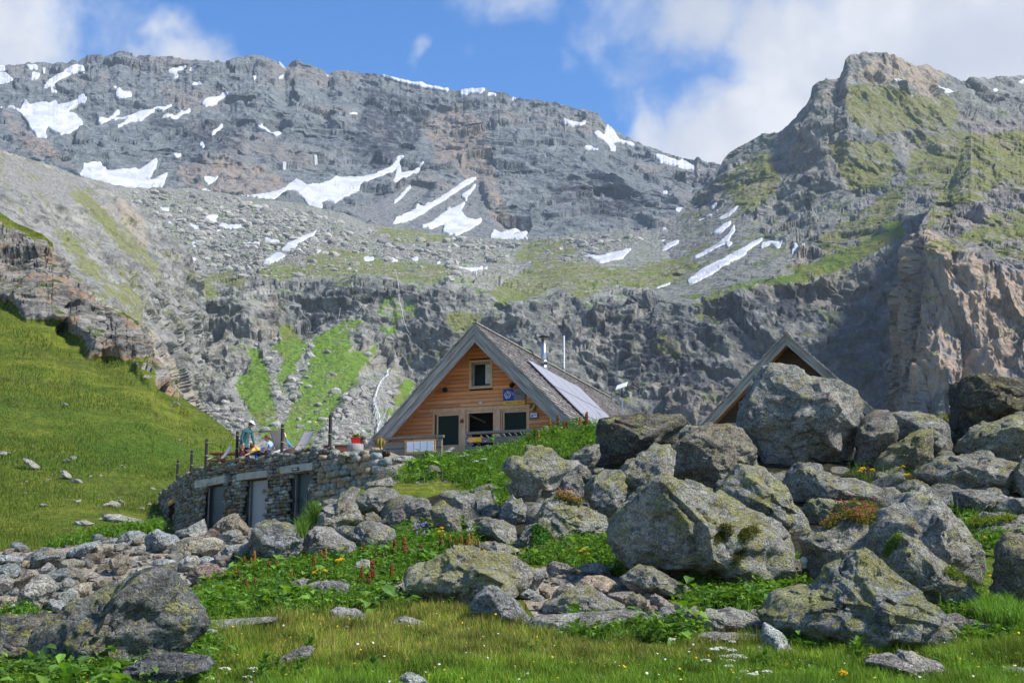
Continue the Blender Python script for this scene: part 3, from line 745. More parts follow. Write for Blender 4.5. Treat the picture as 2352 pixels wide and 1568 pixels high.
# ------------------------------------------------------------------ boulders
M_rock, t = new_mat('boulder_stone')
tc = t.n('ShaderNodeTexCoord'); oi = t.n('ShaderNodeObjectInfo')
rnd = t.n('ShaderNodeCombineXYZ', {0: t.math('MULTIPLY', oi.outputs['Random'], 53.0), 1: t.math('MULTIPLY', oi.outputs['Random'], 31.0), 2: 4.0})
pos = t.vadd(tc.outputs['Object'], rnd.outputs[0])
tint = oi.outputs['Color']; lich = oi.outputs['Alpha']
geo = t.n('ShaderNodeNewGeometry')
up = t.n('ShaderNodeSeparateXYZ', {0: geo.outputs['Normal']}).outputs[2]
big = t.noise(pos, 0.9, 5, 0.6, 0.3)
mid = t.noise(t.vscale(pos, (1, 1, 1.7)), 4.5, 6, 0.68, 0.4)
fin = t.noise(pos, 22.0, 5, 0.75)
gra = t.noise(pos, 70.0, 2, 0.6)
v = t.math('ADD', t.math('MULTIPLY', mid, 0.38), t.math('ADD', t.math('MULTIPLY', fin, 0.5), t.math('MULTIPLY', big, 0.25)))
col = t.mix(t.ramp(v, 0.46, 0.69), (0.36, 0.36, 0.35), (1.75, 1.74, 1.66))
col = t.mix(1.0, col, tint, 'MULTIPLY')
warmf = t.math('MULTIPLY', t.ramp(t.noise(pos, 1.7, 4, 0.6), 0.53, 0.68), 0.5)
col = t.mix(warmf, col, t.mix(1.0, (0.50, 0.36, 0.20), t.mix(t.ramp(fin, 0.3, 0.7), (0.4, 0.4, 0.4), (1, 1, 1)), 'MULTIPLY'))
# crustose lichens: black film, pale grey rosettes, sulphur yellow patches
blk = t.math('MULTIPLY', t.ramp(t.math('ADD', t.noise(pos, 2.4, 6, 0.72), t.math('MULTIPLY', up, 0.05)), 0.53, 0.64), 0.75)
blk = t.math('MULTIPLY', blk, t.ramp(fin, 0.36, 0.52))
col = t.mix(t.math('MULTIPLY', blk, t.ramp(lich, 0.0, 0.5, 0.15, 0.85)), col, (0.035, 0.035, 0.033))
gl = t.math('MULTIPLY', t.ramp(t.voro(t.vadd(pos, t.vscale(t.n('ShaderNodeTexNoise', {'Vector': pos, 'Scale': 9.0}).outputs[1], (.25, .25, .25))), 6.0), 0.30, 0.22), t.ramp(t.noise(pos, 1.3, 3), 0.45, 0.6))
col = t.mix(t.math('MULTIPLY', gl, 0.55), col, (0.42, 0.43, 0.39))
yl = t.math('ADD', t.math('ADD', t.math('MULTIPLY', t.noise(pos, 2.2, 5, 0.65), .55), t.math('MULTIPLY', t.noise(pos, 11.0, 5, 0.7), .45)), t.math('MULTIPLY', up, 0.05))
yl = t.math('ADD', yl, t.math('MULTIPLY', t.math('SUBTRACT', lich, 0.5), 0.18))
ylf = t.math('MULTIPLY', t.ramp(yl, 0.548, 0.60), t.ramp(fin, 0.34, 0.5))
col = t.mix(t.math('MULTIPLY', ylf, 0.72), col, t.mix(t.ramp(mid, 0.35, 0.65), (0.29, 0.29, 0.055), (0.48, 0.46, 0.17)))
col = t.mix(1.0, col, t.mix(t.ramp(gra, 0.3, 0.7), (0.72, 0.72, 0.72), (1.25, 1.25, 1.25)), 'MULTIPLY')
spk = t.math('MULTIPLY', t.ramp(t.noise(pos, 36.0, 3, 0.6), 0.53, 0.61), t.ramp(mid, 0.4, 0.6, 0.35, 0.75))
col = t.mix(spk, col, (0.05, 0.05, 0.046))
crk = t.voro(t.vadd(t.vscale(pos, (1, 1, 1.6)), t.vscale(t.n('ShaderNodeTexNoise', {'Vector': pos, 'Scale': 1.8, 'Detail': 5.0}).outputs[1], (1.1, 1.1, 1.1))), 0.75, 'DISTANCE_TO_EDGE')
crk = t.ramp(crk, 0.0, 0.03)
h = t.math('ADD', t.math('MULTIPLY', mid, 0.16), t.math('ADD', t.math('MULTIPLY', fin, 0.11), t.math('ADD', t.math('MULTIPLY', crk, 0.05), t.math('MULTIPLY', ylf, 0.012))))
finish(t, col, 0.93, t.bump(h, 1.0, 1.0), 0.15)

_ico = {}


def ico(n):
    if n not in _ico:
        bm = bmesh.new()
        bmesh.ops.create_icosphere(bm, subdivisions=n, radius=1.0)
        v = np.array([q.co[:] for q in bm.verts]); f = np.array([[q.index for q in p.verts] for p in bm.faces])
        bm.free()
        _ico[n] = (v, f)
    return _ico[n]


def radial(poly, n=256):
    a, s = 0.0, np.zeros(2)          # area centroid
    x, y = poly[:, 0], poly[:, 1]; x2, y2 = np.roll(x, -1), np.roll(y, -1)
    cr = x * y2 - x2 * y
    A = cr.sum() / 2
    c = np.array([((x + x2) * cr).sum(), ((y + y2) * cr).sum()]) / (6 * A)
    ph = np.linspace(0, 2 * np.pi, n, endpoint=False)
    dx, dy = np.cos(ph), np.sin(ph)
    R = np.zeros(n)
    for i in range(len(poly)):
        p, q = poly[i] - c, poly[(i + 1) % len(poly)] - c
        e = q - p
        den = dx * e[1] - dy * e[0]
        den = np.where(np.abs(den) < 1e-9, 1e-9, den)
        tt = (p[0] * e[1] - p[1] * e[0]) / den
        uu = (p[0] * dy - p[1] * dx) / den
        R = np.where((tt > 0) & (uu >= 0) & (uu <= 1), np.maximum(R, tt), R)
    R[R == 0] = R[R > 0].mean()
    return c, R


BOULDER_RASTER = []


def boulder(crop, s, label, tint=(.36, .36, .34), lich=.5, depth=None, thick=1.0, seed=None, sub=None, cuts=9, rough=1.0, top=None, name='boulder', cat='boulder', group=None, base=None):
    poly = P(crop, s) if isinstance(s, str) else np.asarray(s)
    BOULDER_RASTER.append(poly)
    seed = seed if seed is not None else int(abs(poly[:, 0].sum() * 7 + poly[:, 1].sum() * 3)) % 9973
    rng = np.random.RandomState(seed)
    c, R = radial(poly)
    yb = base if base else poly[:, 1].max()
    d = depth if depth else float(gdepth(min(yb, 1700)))
    wpx, hpx = np.ptp(poly[:, 0]), np.ptp(poly[:, 1])
    k = d / F
    T = thick * 0.5 * (0.55 * min(wpx, hpx * 1.8) + 0.45 * math.sqrt(wpx * hpx)) * k
    d = d + T * 0.55
    k = d / F
    big_ = .97 if wpx > 250 else 1.0
    if sub is None:
        sub = 7 if wpx > 420 else 6 if wpx > 150 else 5 if wpx > 55 else 4
    v, f = ico(sub)
    # x right, y up, z toward the eye; squarer than a ball so the faces read as broken stone
    pn = 2.9
    v = v / ((np.hypot(v[:, 0], v[:, 1]) ** pn + np.abs(v[:, 2]) ** pn) ** (1 / pn))[:, None]
    # broken faces
    for i in range(cuts):
        if i == 0:
            n = np.array([rng.uniform(-.25, .35), 0.85, rng.uniform(.35, .75)])
        else:
            n = np.array([rng.uniform(-1, 1), rng.uniform(-.75, .75), rng.uniform(.35, 1.1)])
        n /= np.linalg.norm(n)
        hgt = rng.uniform(.64, .96)
        ex = np.maximum(v @ n - hgt, 0)
        wgt = np.clip((v[:, 2] + 0.02) * 3.5, 0, 1)
        v = v - n[None] * (ex * wgt * 0.95)[:, None]
    ph = np.arctan2(-v[:, 1], v[:, 0]) % (2 * np.pi)
    rr = np.interp(ph, np.linspace(0, 2 * np.pi, len(R) + 1), np.append(R, R[0]))
    size = math.sqrt(wpx * hpx) * k
    X = v[:, 0] * rr * k * 1.03 * big_; Y = v[:, 1] * rr * k * np.where(v[:, 1] < 0, 1.10, 1.03); Z = v[:, 2] * T
    q = np.stack([X, Y, Z], -1)
    nrm = q / np.maximum(np.linalg.norm(q, axis=1, keepdims=True), 1e-6)
    o3 = rng.uniform(-50, 50, 3)
    sc1 = max(size, .25)
    front = np.clip(0.3 + np.abs(v[:, 2]) * 1.6, 0, 1)
    wq = 0.10 * np.stack([noise3(q / sc1 * 3.5 + o3, s) for s in (4, 5, 6)], -1)
    fa = facets(q / (sc1 * .42) * np.array([1, 1.25, 1]) + wq + o3, seed % 89); fb = facets(q / (sc1 * .16) * np.array([1, 1.3, 1]) + wq * 2 + o3, seed % 83)
    crack = np.clip(1 - np.abs(noise3(q / (sc1 * .55) * np.array([1, 1.6, 1]) + o3, 8)) / .035, 0, 1)
    amp = sc1 * (0.055 * fa * front + 0.034 * fb * (.4 + .6 * front) + 0.028 * fbm(q / (sc1 * .5) + o3, 3, 5) * front + 0.022 * fbm(q / (sc1 * .12) + o3, 4, 6, .6) - 0.022 * crack * front) * rough
    amp += 0.018 * fbm(q / .11 + o3, 3, 7) * min(1, sc1) * rough
    q = q + nrm * amp[:, None]
    ct = at(c[0], c[1], d)
    W3 = np.stack([q[:, 0], -q[:, 2] * CT - q[:, 1] * ST, q[:, 1] * CT - q[:, 2] * ST], -1)
    o = mesh_from(name, W3, f, M_rock)
    o.location = ct
    o.color = (tint[0], tint[1], tint[2], lich)
    tag(o, label, cat, group)
    return o


GR, BL, TA, DK, WA = (.36, .36, .34), (.40, .43, .43), (.46, .40, .31), (.17, .17, .165), (.34, .31, .25)
B = boulder
# front left
B('C5', "300,1120 430,1010 640,900 760,860 900,800 1000,770 1080,700 1180,650 1300,625 1420,603 1475,620 1500,660 1540,720 1550,790 1590,840 1650,890 1720,960 1735,1010 1725,1080 1660,1190 1450,1300 1150,1380 800,1460 450,1500 320,1300", "huge dark lichen blackened outcrop with a peak at the lower left", (.20, .205, .20), .62, thick=.9, seed=11, rough=1.1)
B('C5', "-300,1050 0,1012 60,1000 130,1015 230,998 330,985 430,1005 560,1040 640,1180 620,1380 450,1480 200,1530 -300,1540", "low dark cracked outcrop touching the lower left photo edge", (.21, .215, .21), .55, thick=.9, seed=12, depth=22.0, rough=1.1)
B('C5', "1450,1105 1560,1075 1740,1050 1900,1040 2100,1026 2227,1024 2420,1005 2380,1040 2227,1060 2130,1095 1990,1105 1860,1110 1750,1150 1600,1150 1480,1140", "long low grey slab running right from the dark outcrop", GR, .3, thick=1.3)
B('C5', "1690,1200 1720,1140 1780,1095 1850,1110 1890,1120 1800,1160 1760,1190", "small pointed grey stone under the long low slab", GR, .2)
B('C5', "900,1640 990,1535 1080,1460 1150,1410 1250,1370 1310,1325 1400,1335 1480,1320 1600,1350 1760,1365 1800,1410 1810,1440 1680,1460 1620,1500 1530,1540 1420,1568 1400,1680 950,1700", "dark folded grey boulder cut by the bottom edge left of centre", (.16, .165, .17), .35, seed=15)
B('C5', "360,1600 370,1520 420,1495 475,1510 450,1540 420,1600", "little grey stone poking up in the bottom left leaves", GR, .1)
# rubble bank
bank = [("1020,330 1060,280 1120,250 1200,255 1250,285 1240,330 1170,380 1060,370", "smooth pale blue stone highest on the rubble bank", BL),
        ("1250,320 1270,290 1340,240 1400,270 1500,300 1560,350 1540,390 1450,440 1330,450 1280,420 1250,370", "large blue grey pyramid shaped block on the rubble bank crest", BL),
        ("1520,300 1530,250 1600,235 1750,155 1770,200 1790,280 1740,320 1600,310", "sharp wedge of grey stone in front of the left green door", (.40, .40, .37)),
        ("1850,280 1850,210 1920,150 1990,118 2050,118 2080,160 2160,250 2150,290 2000,290 1900,300", "tan rust streaked boulder between the two left doors", (.44, .38, .30)),
        ("1880,320 1930,270 2020,240 2060,250 2110,310 2100,350 2000,370 1920,355", "pale rounded block under the rust streaked boulder", (.44, .44, .41)),
        ("1480,400 1570,330 1680,310 1850,315 1920,350 1910,400 1840,470 1740,480 1600,480 1530,500 1470,500 1465,450", "broad flat tan slab tilted on the rubble bank", (.46, .42, .33)),
        ("555,470 600,420 700,370 840,340 855,370 800,440 790,470 700,500 580,480", "blue grey wedge leaning up at the back of the rubble bank", BL),
        ("800,410 830,370 900,362 960,380 975,410 930,450 880,500 830,500 805,460", "rounded ochre block beside the blue grey wedge", TA),
        ("950,410 1000,370 1060,350 1110,370 1080,410 1010,430 960,440", "small dark stone behind the soil patch of the bank", (.27, .26, .23)),
        ("860,350 930,330 1000,310 1040,330 1010,360 930,365", "thin flat stone at the back rim of the rubble bank", BL),
        ("1170,370 1200,310 1250,290 1260,340 1210,380", "narrow brown stone wedged between two pale blue blocks", WA),
        ("200,500 260,450 350,410 430,405 480,430 550,440 550,490 480,550 420,520 360,570 260,575", "long blue grey block at the left rim of the bank", (.37, .385, .375)),
        ("-60,460 0,470 60,460 200,480 230,510 200,530 100,525 0,540 -60,530", "pale flat block at the far left rim of the bank", BL),
        ("165,560 170,530 210,505 250,510 252,560 200,585", "small yellowish stone beside the long blue grey block", TA),
        ("480,590 540,510 620,495 720,515 720,545 680,590 600,590 520,600", "brownish slab in the middle of the left rubble", WA),
        ("440,650 460,600 530,580 640,575 700,610 710,640 640,680 600,670 500,690 445,690", "dark blue grey block below the brownish slab", (.30, .325, .32)),
        ("-50,560 0,560 60,535 130,545 170,600 150,640 80,640 0,690 -50,690", "blue block touching the left edge of the photo", BL),
        ("330,610 370,560 410,525 460,560 440,600 450,640 380,640 330,630", "pointed grey stone above the big cone shaped block", GR),
        ("150,880 170,810 230,740 270,670 320,635 380,640 430,680 470,740 480,770 440,790 390,870 400,930 330,950 250,930 160,920", "big cone shaped pinkish grey block low in the left rubble", (.42, .40, .365)),
        ("400,860 450,850 540,870 580,910 560,935 450,945 405,920", "flat pale stone at the foot of the left rubble", BL),
        ("470,840 500,800 570,770 620,745 670,790 675,840 620,870 560,880 500,870", "greenish grey rounded stone above the dark outcrop", (.37, .385, .345)),
        ("510,760 520,700 570,655 620,670 650,710 630,740 570,770", "upright grey stone in the middle of the left rubble", GR),
        ("630,740 700,710 760,695 785,730 780,790 740,820 680,820 670,790", "brown split stone next to the greenish rounded one", TA),
        ("780,720 840,680 920,670 960,690 940,710 860,750 790,770", "flat orange tan stone in the rubble middle", (.5, .41, .29)),
        ("940,520 960,490 1040,460 1110,480 1120,540 1090,600 1040,640 990,610 945,560", "brown faced block with a shadowed side in the soil patch", (.36, .31, .24)),
        ("1110,480 1150,420 1230,370 1260,400 1250,440 1180,480", "flat grey slab lying on the soil patch", (.38, .37, .34)),
        ("1290,540 1330,510 1420,495 1500,510 1525,540 1450,545 1360,570 1310,560", "blue grey slab under the large pyramid block", BL),
        ("1340,600 1380,560 1450,540 1510,560 1515,590 1460,630 1390,635", "rounded brown grey stone below the blue grey slab", (.36, .33, .28)),
        ("1520,570 1560,510 1620,465 1700,470 1727,510 1700,560 1640,600 1560,615", "pale yellowish rounded stone right of the bank middle", (.46, .45, .40)),
        ("1730,530 1725,490 1770,468 1850,490 1897,530 1890,560 1810,545", "pale grey stone above the purple stone", BL),
        ("1630,660 1640,610 1700,560 1780,540 1860,550 1930,610 1925,650 1880,680 1800,690 1740,735 1680,725 1650,690", "rounded purple brown stone at the right foot of the bank", (.34, .25, .22)),
        ("1100,640 1130,600 1220,570 1310,560 1350,590 1330,640 1230,650 1180,690 1090,700", "long cream grey block just above the dark outcrop peak", (.43, .40, .35)),
        ("870,790 940,740 1030,680 1090,640 1110,690 1060,730 960,770 880,810", "sloping tan slab behind the dark outcrop crest", TA),
        ("1540,690 1570,665 1620,670 1655,710 1620,740 1560,750", "small grey stone left of the purple stone", GR),
        ("1910,430 1970,380 2040,370 2070,400 2050,460 1980,510 1930,480", "pale stone beside the dark stone right of the bank", BL),
        ("2030,420 2100,370 2160,350 2190,400 2227,470 2200,510 2100,520 2040,490", "dark blue stone tucked under the big speckled block", (.24, .25, .255)),
        ("1850,470 1890,455 1930,480 1960,560 1900,570 1870,540", "purplish dark stone squeezed among the pale ones", (.25, .22, .21)),
        ("10,840 50,820 130,825 140,860 90,890 30,905", "small tan stone near the left photo edge", TA),
        ("70,960 80,900 110,880 145,920 145,960 100,975", "small blue stone low at the left photo edge", BL),
        ("130,790 140,700 180,630 240,590 300,590 320,630 260,680 200,740", "long ochre stone leaning left of the cone shaped block", (.48, .42, .33)),
        ("640,690 740,640 820,620 870,640 800,660 700,690", "flat brown grey stone in the soil gully", (.40, .36, .30)),
        ("830,560 900,500 950,480 940,530 880,560", "thin grey stone below the ochre block", GR),
        ("-60,720 0,640 60,650 130,690 100,760 20,800 -60,800", "tan and blue block at the left photo edge", (.42, .40, .36)),
        ("70,780 130,740 170,780 150,830 100,830", "grey stone beside the big cone shaped block", GR),
        ("1660,310 1690,280 1715,310 1710,330 1660,330", "small buff stone in front of the wedge", TA),
        ("700,480 750,470 800,490 790,520 720,520", "small blue stone under the ochre block", BL),
        ("1920,400 1950,365 1980,380 1960,410", "tiny yellow stone by the tan slab", TA)]
for s, lb, tn in bank:
    B('C5', s, lb, tn, .12, thick=1.15, cuts=8, rough=.9)
# middle
B('C6', "-60,380 -30,250 -20,210 100,185 250,190 310,220 350,270 380,330 360,400 320,470 250,530 150,570 60,560 -40,470", "big square speckled block below the grey door", (.31, .32, .325), .5, thick=1.2)
B('C6', "350,430 380,350 440,260 520,235 620,240 660,260 720,310 790,360 840,410 820,450 740,480 640,500 520,525 420,490", "rounded grey pink boulder right of the square speckled block", (.36, .345, .33), .4, thick=1.2)
B('C6', "650,255 720,215 850,230 880,195 960,180 1080,205 1150,240 1195,310 1180,350 1120,400 1000,425 880,430 830,390 760,340 700,295", "long layered grey boulder with a split across its top", (.35, .345, .33), .45, thick=1.2)
B('C2', "1420,1200 1490,1080 1480,1030 1560,990 1660,970 1690,870 1800,820 1880,830 1830,900 1820,960 1900,1100 1880,1130 1640,1180 1500,1205", "broad sloping slab right of the open green door", (.38, .36, .335), .5, thick=1.3)
B('C2', "1820,960 1850,890 1950,830 2060,810 2180,830 2250,890 2200,960 2120,1040 1990,1040 1880,1060", "rounded dark topped boulder perched above the sloping slab", (.30, .295, .27), .45, thick=1.2)
B('C2', "1900,840 1930,770 2050,740 2150,720 2190,790 2140,815 2050,810 1980,835", "flat pale block under the end of the dry stone wall", (.37, .36, .33), .4)
B('C2', "1890,1110 1930,1050 2000,1035 2070,1090 2060,1130 1980,1150 1920,1140", "small round stone pinned under the perched boulder", (.36, .34, .29), .3)
B('C2', "2070,1130 2110,1070 2180,1020 2270,1010 2290,1080 2260,1200 2190,1210 2130,1150", "dark steep block in the gap right of the small round stone", (.26, .255, .24), .3)
B('C2', "1510,1000 1540,930 1630,910 1680,920 1650,980 1560,1000", "grey stone beside the right door jamb", (.33, .325, .30), .4)
B('C2', "1350,1090 1390,1000 1440,970 1525,950 1510,990 1440,1060 1380,1110", "pale blue stone against the foot of the right door", BL, .1)
B('C6', "1280,140 1270,60 1300,0 1400,-30 1480,-10 1520,60 1500,150 1440,195 1340,195", "blunt grey boulder below the leafy slope", (.35, .34, .315), .45, thick=1.2)
B('C6', "1500,80 1540,20 1600,-10 1680,60 1740,140 1770,250 1750,310 1660,305 1580,230 1520,150", "tall yellow freckled boulder left of the leafy gully", (.36, .36, .34), .62, thick=1.1)
B('C6', "1250,235 1330,200 1440,190 1520,240 1530,275 1400,275 1280,255", "flat brown stone under the blunt grey boulder", (.36, .33, .28), .3)
B('C6', "1670,80 1680,0 1720,-60 1800,-90 1890,-50 1900,50 1860,130 1770,160 1730,120", "egg shaped grey boulder behind the freckled one", (.37, .365, .345), .5, thick=1.1)
B('C6', "1770,200 1790,160 1850,150 1880,180 1850,228 1790,232", "small grey stone stacked on another in the dark cleft", GR, .4)
B('C6', "1770,270 1830,225 1870,220 1875,290 1820,322 1780,312", "small pale stone at the bottom of the dark cleft", GR, .4)
B('C6', "1900,220 1930,170 2000,150 2120,170 2227,220 2240,310 2200,370 2100,340 1960,300 1910,260", "loaf shaped boulder overhanging the rusty dock spikes", (.37, .355, .32), .5, thick=1.2)
B('C6', "1930,150 1950,80 2050,25 2110,50 2120,130 2050,165", "triangular boulder above the loaf shaped one", (.32, .31, .285), .4)
B('C6', "2090,140 2130,50 2180,0 2280,-20 2330,50 2300,170 2200,210", "smooth blue grey block beside the two headed boulder", (.36, .365, .355), .35)
B('C6', "1900,400 1930,355 2060,350 2200,390 2280,440 2200,500 2050,500 1950,470", "flat pale ledge behind the great yellow lichen mound", (.4, .385, .35), .5)
B('C6', "810,620 850,560 860,520 930,500 1000,530 1030,590 960,625 880,645", "chalky white stone standing among the dock leaves", (.47, .45, .39), .1)
B('C6', "240,770 310,690 380,670 480,680 560,690 540,740 400,775 300,795", "low grey stone at the rim of the stony path", (.36, .34, .31), .2)
B('C6', "370,830 430,760 560,700 700,690 790,720 770,780 640,800 520,845 420,865", "dark low stone below the stony path", (.28, .275, .26), .3)
B('C6', "1010,510 1020,450 1060,425 1110,425 1130,480 1080,520", "grey stone half hidden in the leaves below the layered boulder", GR, .3)
B('C6', "1270,710 1290,630 1350,570 1450,560 1530,520 1600,470 1640,430 1750,430 1850,440 1950,460 2100,470 2227,500 2330,560 2390,640 2330,720 2240,790 2150,800 2000,790 1900,860 1850,920 1700,930 1640,830 1500,840 1420,805 1320,765", "great yellow lichen mound in the centre foreground", (.41, .395, .35), .82, thick=1.25, seed=23, cuts=8, rough=1.1)
B('C6', "1850,890 1900,820 1990,745 2080,750 2140,800 2227,870 2350,1000 2380,1090 2200,1070 2000,960 1860,950", "dark pyramid stone leaning on the yellow lichen mound", (.33, .335, .34), .4, thick=1.1)
B('C6', "620,1000 640,940 700,915 790,930 850,935 920,980 930,1015 830,1045 700,1050 640,1040", "white grey boulder alone in the front meadow", (.44, .43, .41), .2, thick=1.2)
B('C6', "1150,1050 1230,1010 1270,990 1340,1010 1440,1040 1440,1080 1340,1100 1250,1100 1230,1050", "small split boulder alone in the front meadow", (.42, .40, .36), .35, thick=1.2)
B('C6', "100,1450 120,1380 200,1360 270,1320 360,1280 440,1255 480,1290 430,1350 330,1380 250,1430", "low pale slab behind the broad leaves at lower left", (.38, .36, .33), .3, thick=1.2)
B('C6', "1200,1640 1240,1520 1290,1490 1400,1510 1450,1540 1470,1568 1480,1640", "pale stone cut by the bottom edge of the meadow", (.43, .44, .42), .35)
# stony patch in the centre
for s, lb, tn, li in [("930,670 1000,610 1100,570 1200,575 1300,640 1400,690 1500,740 1590,810 1560,840 1420,805 1250,815 1100,790 1000,750", "smooth triangular slab lying below the giant boulder", (.36, .35, .29), .5),
                      ("280,605 290,540 350,520 450,545 540,590 500,625 380,625", "flat brown grey stone at the back of the stony patch", (.37, .345, .31), .35),
                      ("560,570 640,540 720,530 800,570 830,620 780,655 680,630 600,610", "speckled stone beside the flat brown grey one", (.36, .345, .31), .4),
                      ("510,740 570,680 640,650 760,650 860,690 900,740 920,780 840,795 740,770 650,765", "rounded orange tan boulder of the stony patch", (.50, .41, .31), .12),
                      ("240,940 280,880 380,850 470,800 560,750 640,745 720,790 800,840 940,900 930,950 800,955 640,985 400,990 260,965", "grey boulder with yellow lichen amid the stony patch", (.36, .355, .33), .6),
                      ("310,870 340,790 400,740 480,705 530,740 500,800 420,840", "cream coloured leaning stone", (.50, .43, .33), .12),
                      ("930,890 970,840 1030,800 1090,810 1140,860 1140,920 1080,955 990,940", "brown six sided block right of the lichen boulder", (.36, .32, .23), .4),
                      ("1180,890 1180,820 1220,800 1300,850 1390,910 1380,945 1280,930 1210,905", "pale pink shard pointing right", (.48, .42, .36), .1),
                      ("1220,985 1270,920 1370,900 1420,970 1400,1010 1340,1040 1280,1015", "dark cube shaped stone right of the pink shard", (.30, .285, .265), .15),
                      ("60,1110 200,1000 400,990 640,980 900,960 1030,950 1130,960 1160,1010 1150,1065 1100,1095 900,1115 700,1140 400,1130 200,1130", "long flat bedrock slab along the edge of the meadow", (.38, .365, .34), .4),
                      ("1455,1020 1480,950 1540,920 1650,940 1760,950 1870,930 1980,960 2080,1000 2170,1060 2140,1095 2000,1105 1840,1130 1740,1140 1640,1070 1520,1065", "long low wavy rock right of the stony patch", (.35, .345, .32), .35),
                      ("1530,1215 1620,1150 1740,1135 1850,1150 1960,1160 2140,1130 2150,1195 2050,1200 1900,1225 1700,1245", "flat rock sunk in the meadow below the wavy rock", (.40, .385, .35), .3),
                      ("70,730 100,640 170,610 270,600 280,630 240,680 180,745 120,760", "pale blue stone beside the yellow lichen mound", BL, .1),
                      ("10,800 80,745 160,770 260,830 230,855 100,850", "thin bluish slab under the pale blue stone", BL, .2),
                      ("220,810 210,750 260,740 310,800 300,840 260,835", "small rust brown wedge in the stony patch", (.42, .34, .25), .1),
                      ("830,950 870,920 960,920 1050,950 1000,970 900,980", "thin dark plate under the six sided block", (.30, .29, .26), .3),
                      ("1140,990 1190,950 1260,990 1330,1030 1380,1090 1300,1120 1180,1090", "grey sloping stone in front of the dark cube", (.40, .375, .34), .2),
                      ("1110,945 1160,900 1230,900 1240,930 1160,955", "flat reddish stone behind the dark cube", (.44, .33, .26), .1),
                      ("150,900 190,885 250,910 240,940 200,950", "small buff stone left of the lichen boulder", TA, .1),
                      ("2010,970 2080,930 2150,940 2180,985 2120,1005 2050,995", "knobbly whitish stone at the end of the wavy rock", (.46, .42, .38), .1),
                      ("690,990 730,940 790,965 780,985", "small peach pebble on the bedrock slab", (.52, .43, .33), .05),
                      ("1380,900 1420,870 1490,905 1470,980 1420,990", "pinkish white stone behind the dark cube", (.5, .43, .38), .1),
                      ("410,650 430,620 460,650 440,670", "small brown stone in the grass of the stony patch", TA, .1),
                      ("1610,810 1700,795 1740,840 1680,850", "little grey stone in the green below the giant boulder", GR, .2),
                      ("800,800 900,790 1030,780 1040,810 960,850 940,890 850,850", "grey pink slab behind the six sided block", (.42, .37, .33), .25)]:
    B('C7', s, lb, tn, li, thick=1.2, cuts=8, rough=.9)
# boulder heap, middle right
for a in [("840,490 860,455 950,435 1060,425 1200,430 1320,420 1440,415 1480,440 1500,490 1440,540 1430,640 1200,690 1000,790 960,820 850,805 835,700", "black topped overhanging boulder at the top of the heap beside the cabin", (.155, .145, .125), .45, 1.15, 43),
          ("120,830 140,770 190,735 260,740 290,690 380,660 480,680 540,740 600,770 610,830 560,880 520,930 500,990 440,1010 430,1110 370,1180 320,1230 260,1190 230,1100 170,1000 135,960 200,910 160,890", "two headed yellow freckled boulder at the foot of the leafy slope", (.37, .365, .335), .72, 1.0, None),
          ("610,770 640,720 720,670 840,640 845,740 800,810 740,840 680,815", "grey wedge leaning left of the black topped boulder", (.32, .315, .28), .5, 1.1, None),
          ("560,905 620,840 700,800 770,840 790,900 750,955 700,910 620,885", "dark rounded boulder under the grey wedge", (.29, .285, .26), .4, 1.1, None),
          ("530,985 560,900 640,870 700,890 730,960 720,1035 660,1055 580,1025", "small round boulder right of the two headed one", (.31, .305, .285), .35, 1.1, None),
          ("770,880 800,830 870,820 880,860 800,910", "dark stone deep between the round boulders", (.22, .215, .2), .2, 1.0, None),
          ("740,1050 745,960 800,890 880,840 1000,845 1040,880 1030,940 1055,960 1030,1060 1000,1155 900,1195 790,1165 780,1085", "upright boulder with a bright yellow lichen face", (.37, .37, .35), .78, 1.1, None),
          ("1005,970 1010,850 1060,790 1150,720 1260,650 1380,660 1420,720 1400,900 1330,1000 1200,1060 1100,1080 1040,1105 1045,965", "sloping grey boulder beneath the black topped one", (.37, .36, .33), .6, 1.2, None),
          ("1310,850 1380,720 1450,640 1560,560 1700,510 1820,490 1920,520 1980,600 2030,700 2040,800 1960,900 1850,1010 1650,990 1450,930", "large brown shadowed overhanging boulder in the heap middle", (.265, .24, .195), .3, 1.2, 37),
          ("1420,570 1480,500 1600,500 1690,520 1560,565 1450,640", "grey block resting behind the brown overhanging boulder", (.36, .35, .32), .5, 1.0, None),
          ("80,1190 120,1080 180,1030 240,1100 280,1210 220,1255 120,1235", "blue grey stone at the left foot of the two headed boulder", (.34, .345, .335), .35, 1.0, None),
          ("360,1260 370,1200 440,1080 540,1050 650,1090 760,1140 880,1190 905,1260 860,1340 740,1350 600,1370 480,1395 400,1335", "wide yellow lichen boulder above the broad leaved plants", (.38, .37, .33), .68, 1.1, None),
          ("195,1410 280,1270 360,1240 390,1330 320,1425 240,1440", "narrow sloping stone left of the wide lichen boulder", (.33, .33, .31), .45, 1.0, None),
          ("450,1060 460,1000 560,990 610,1020 570,1070 480,1070", "low grey stone behind the pink flowers", (.32, .32, .30), .3, 1.0, None),
          ("340,1470 350,1430 420,1405 450,1440 430,1470", "dark low stone under the wide lichen boulder", (.26, .26, .25), .2, 1.0, None),
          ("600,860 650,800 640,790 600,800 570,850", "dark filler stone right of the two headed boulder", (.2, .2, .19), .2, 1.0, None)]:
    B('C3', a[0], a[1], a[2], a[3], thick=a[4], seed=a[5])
B('p', "1410,1225 1425,1185 1455,1140 1500,1105 1530,1093 1560,1105 1610,1115 1660,1140 1700,1165 1760,1185 1800,1215 1808,1260 1802,1312 1785,1350 1760,1362 1700,1352 1640,1325 1570,1316 1500,1306 1450,1290 1415,1260", "giant grey yellow boulder below the brown overhanging one", (.37, .365, .335), .70, thick=1.05, seed=53, cuts=9, rough=1.1)
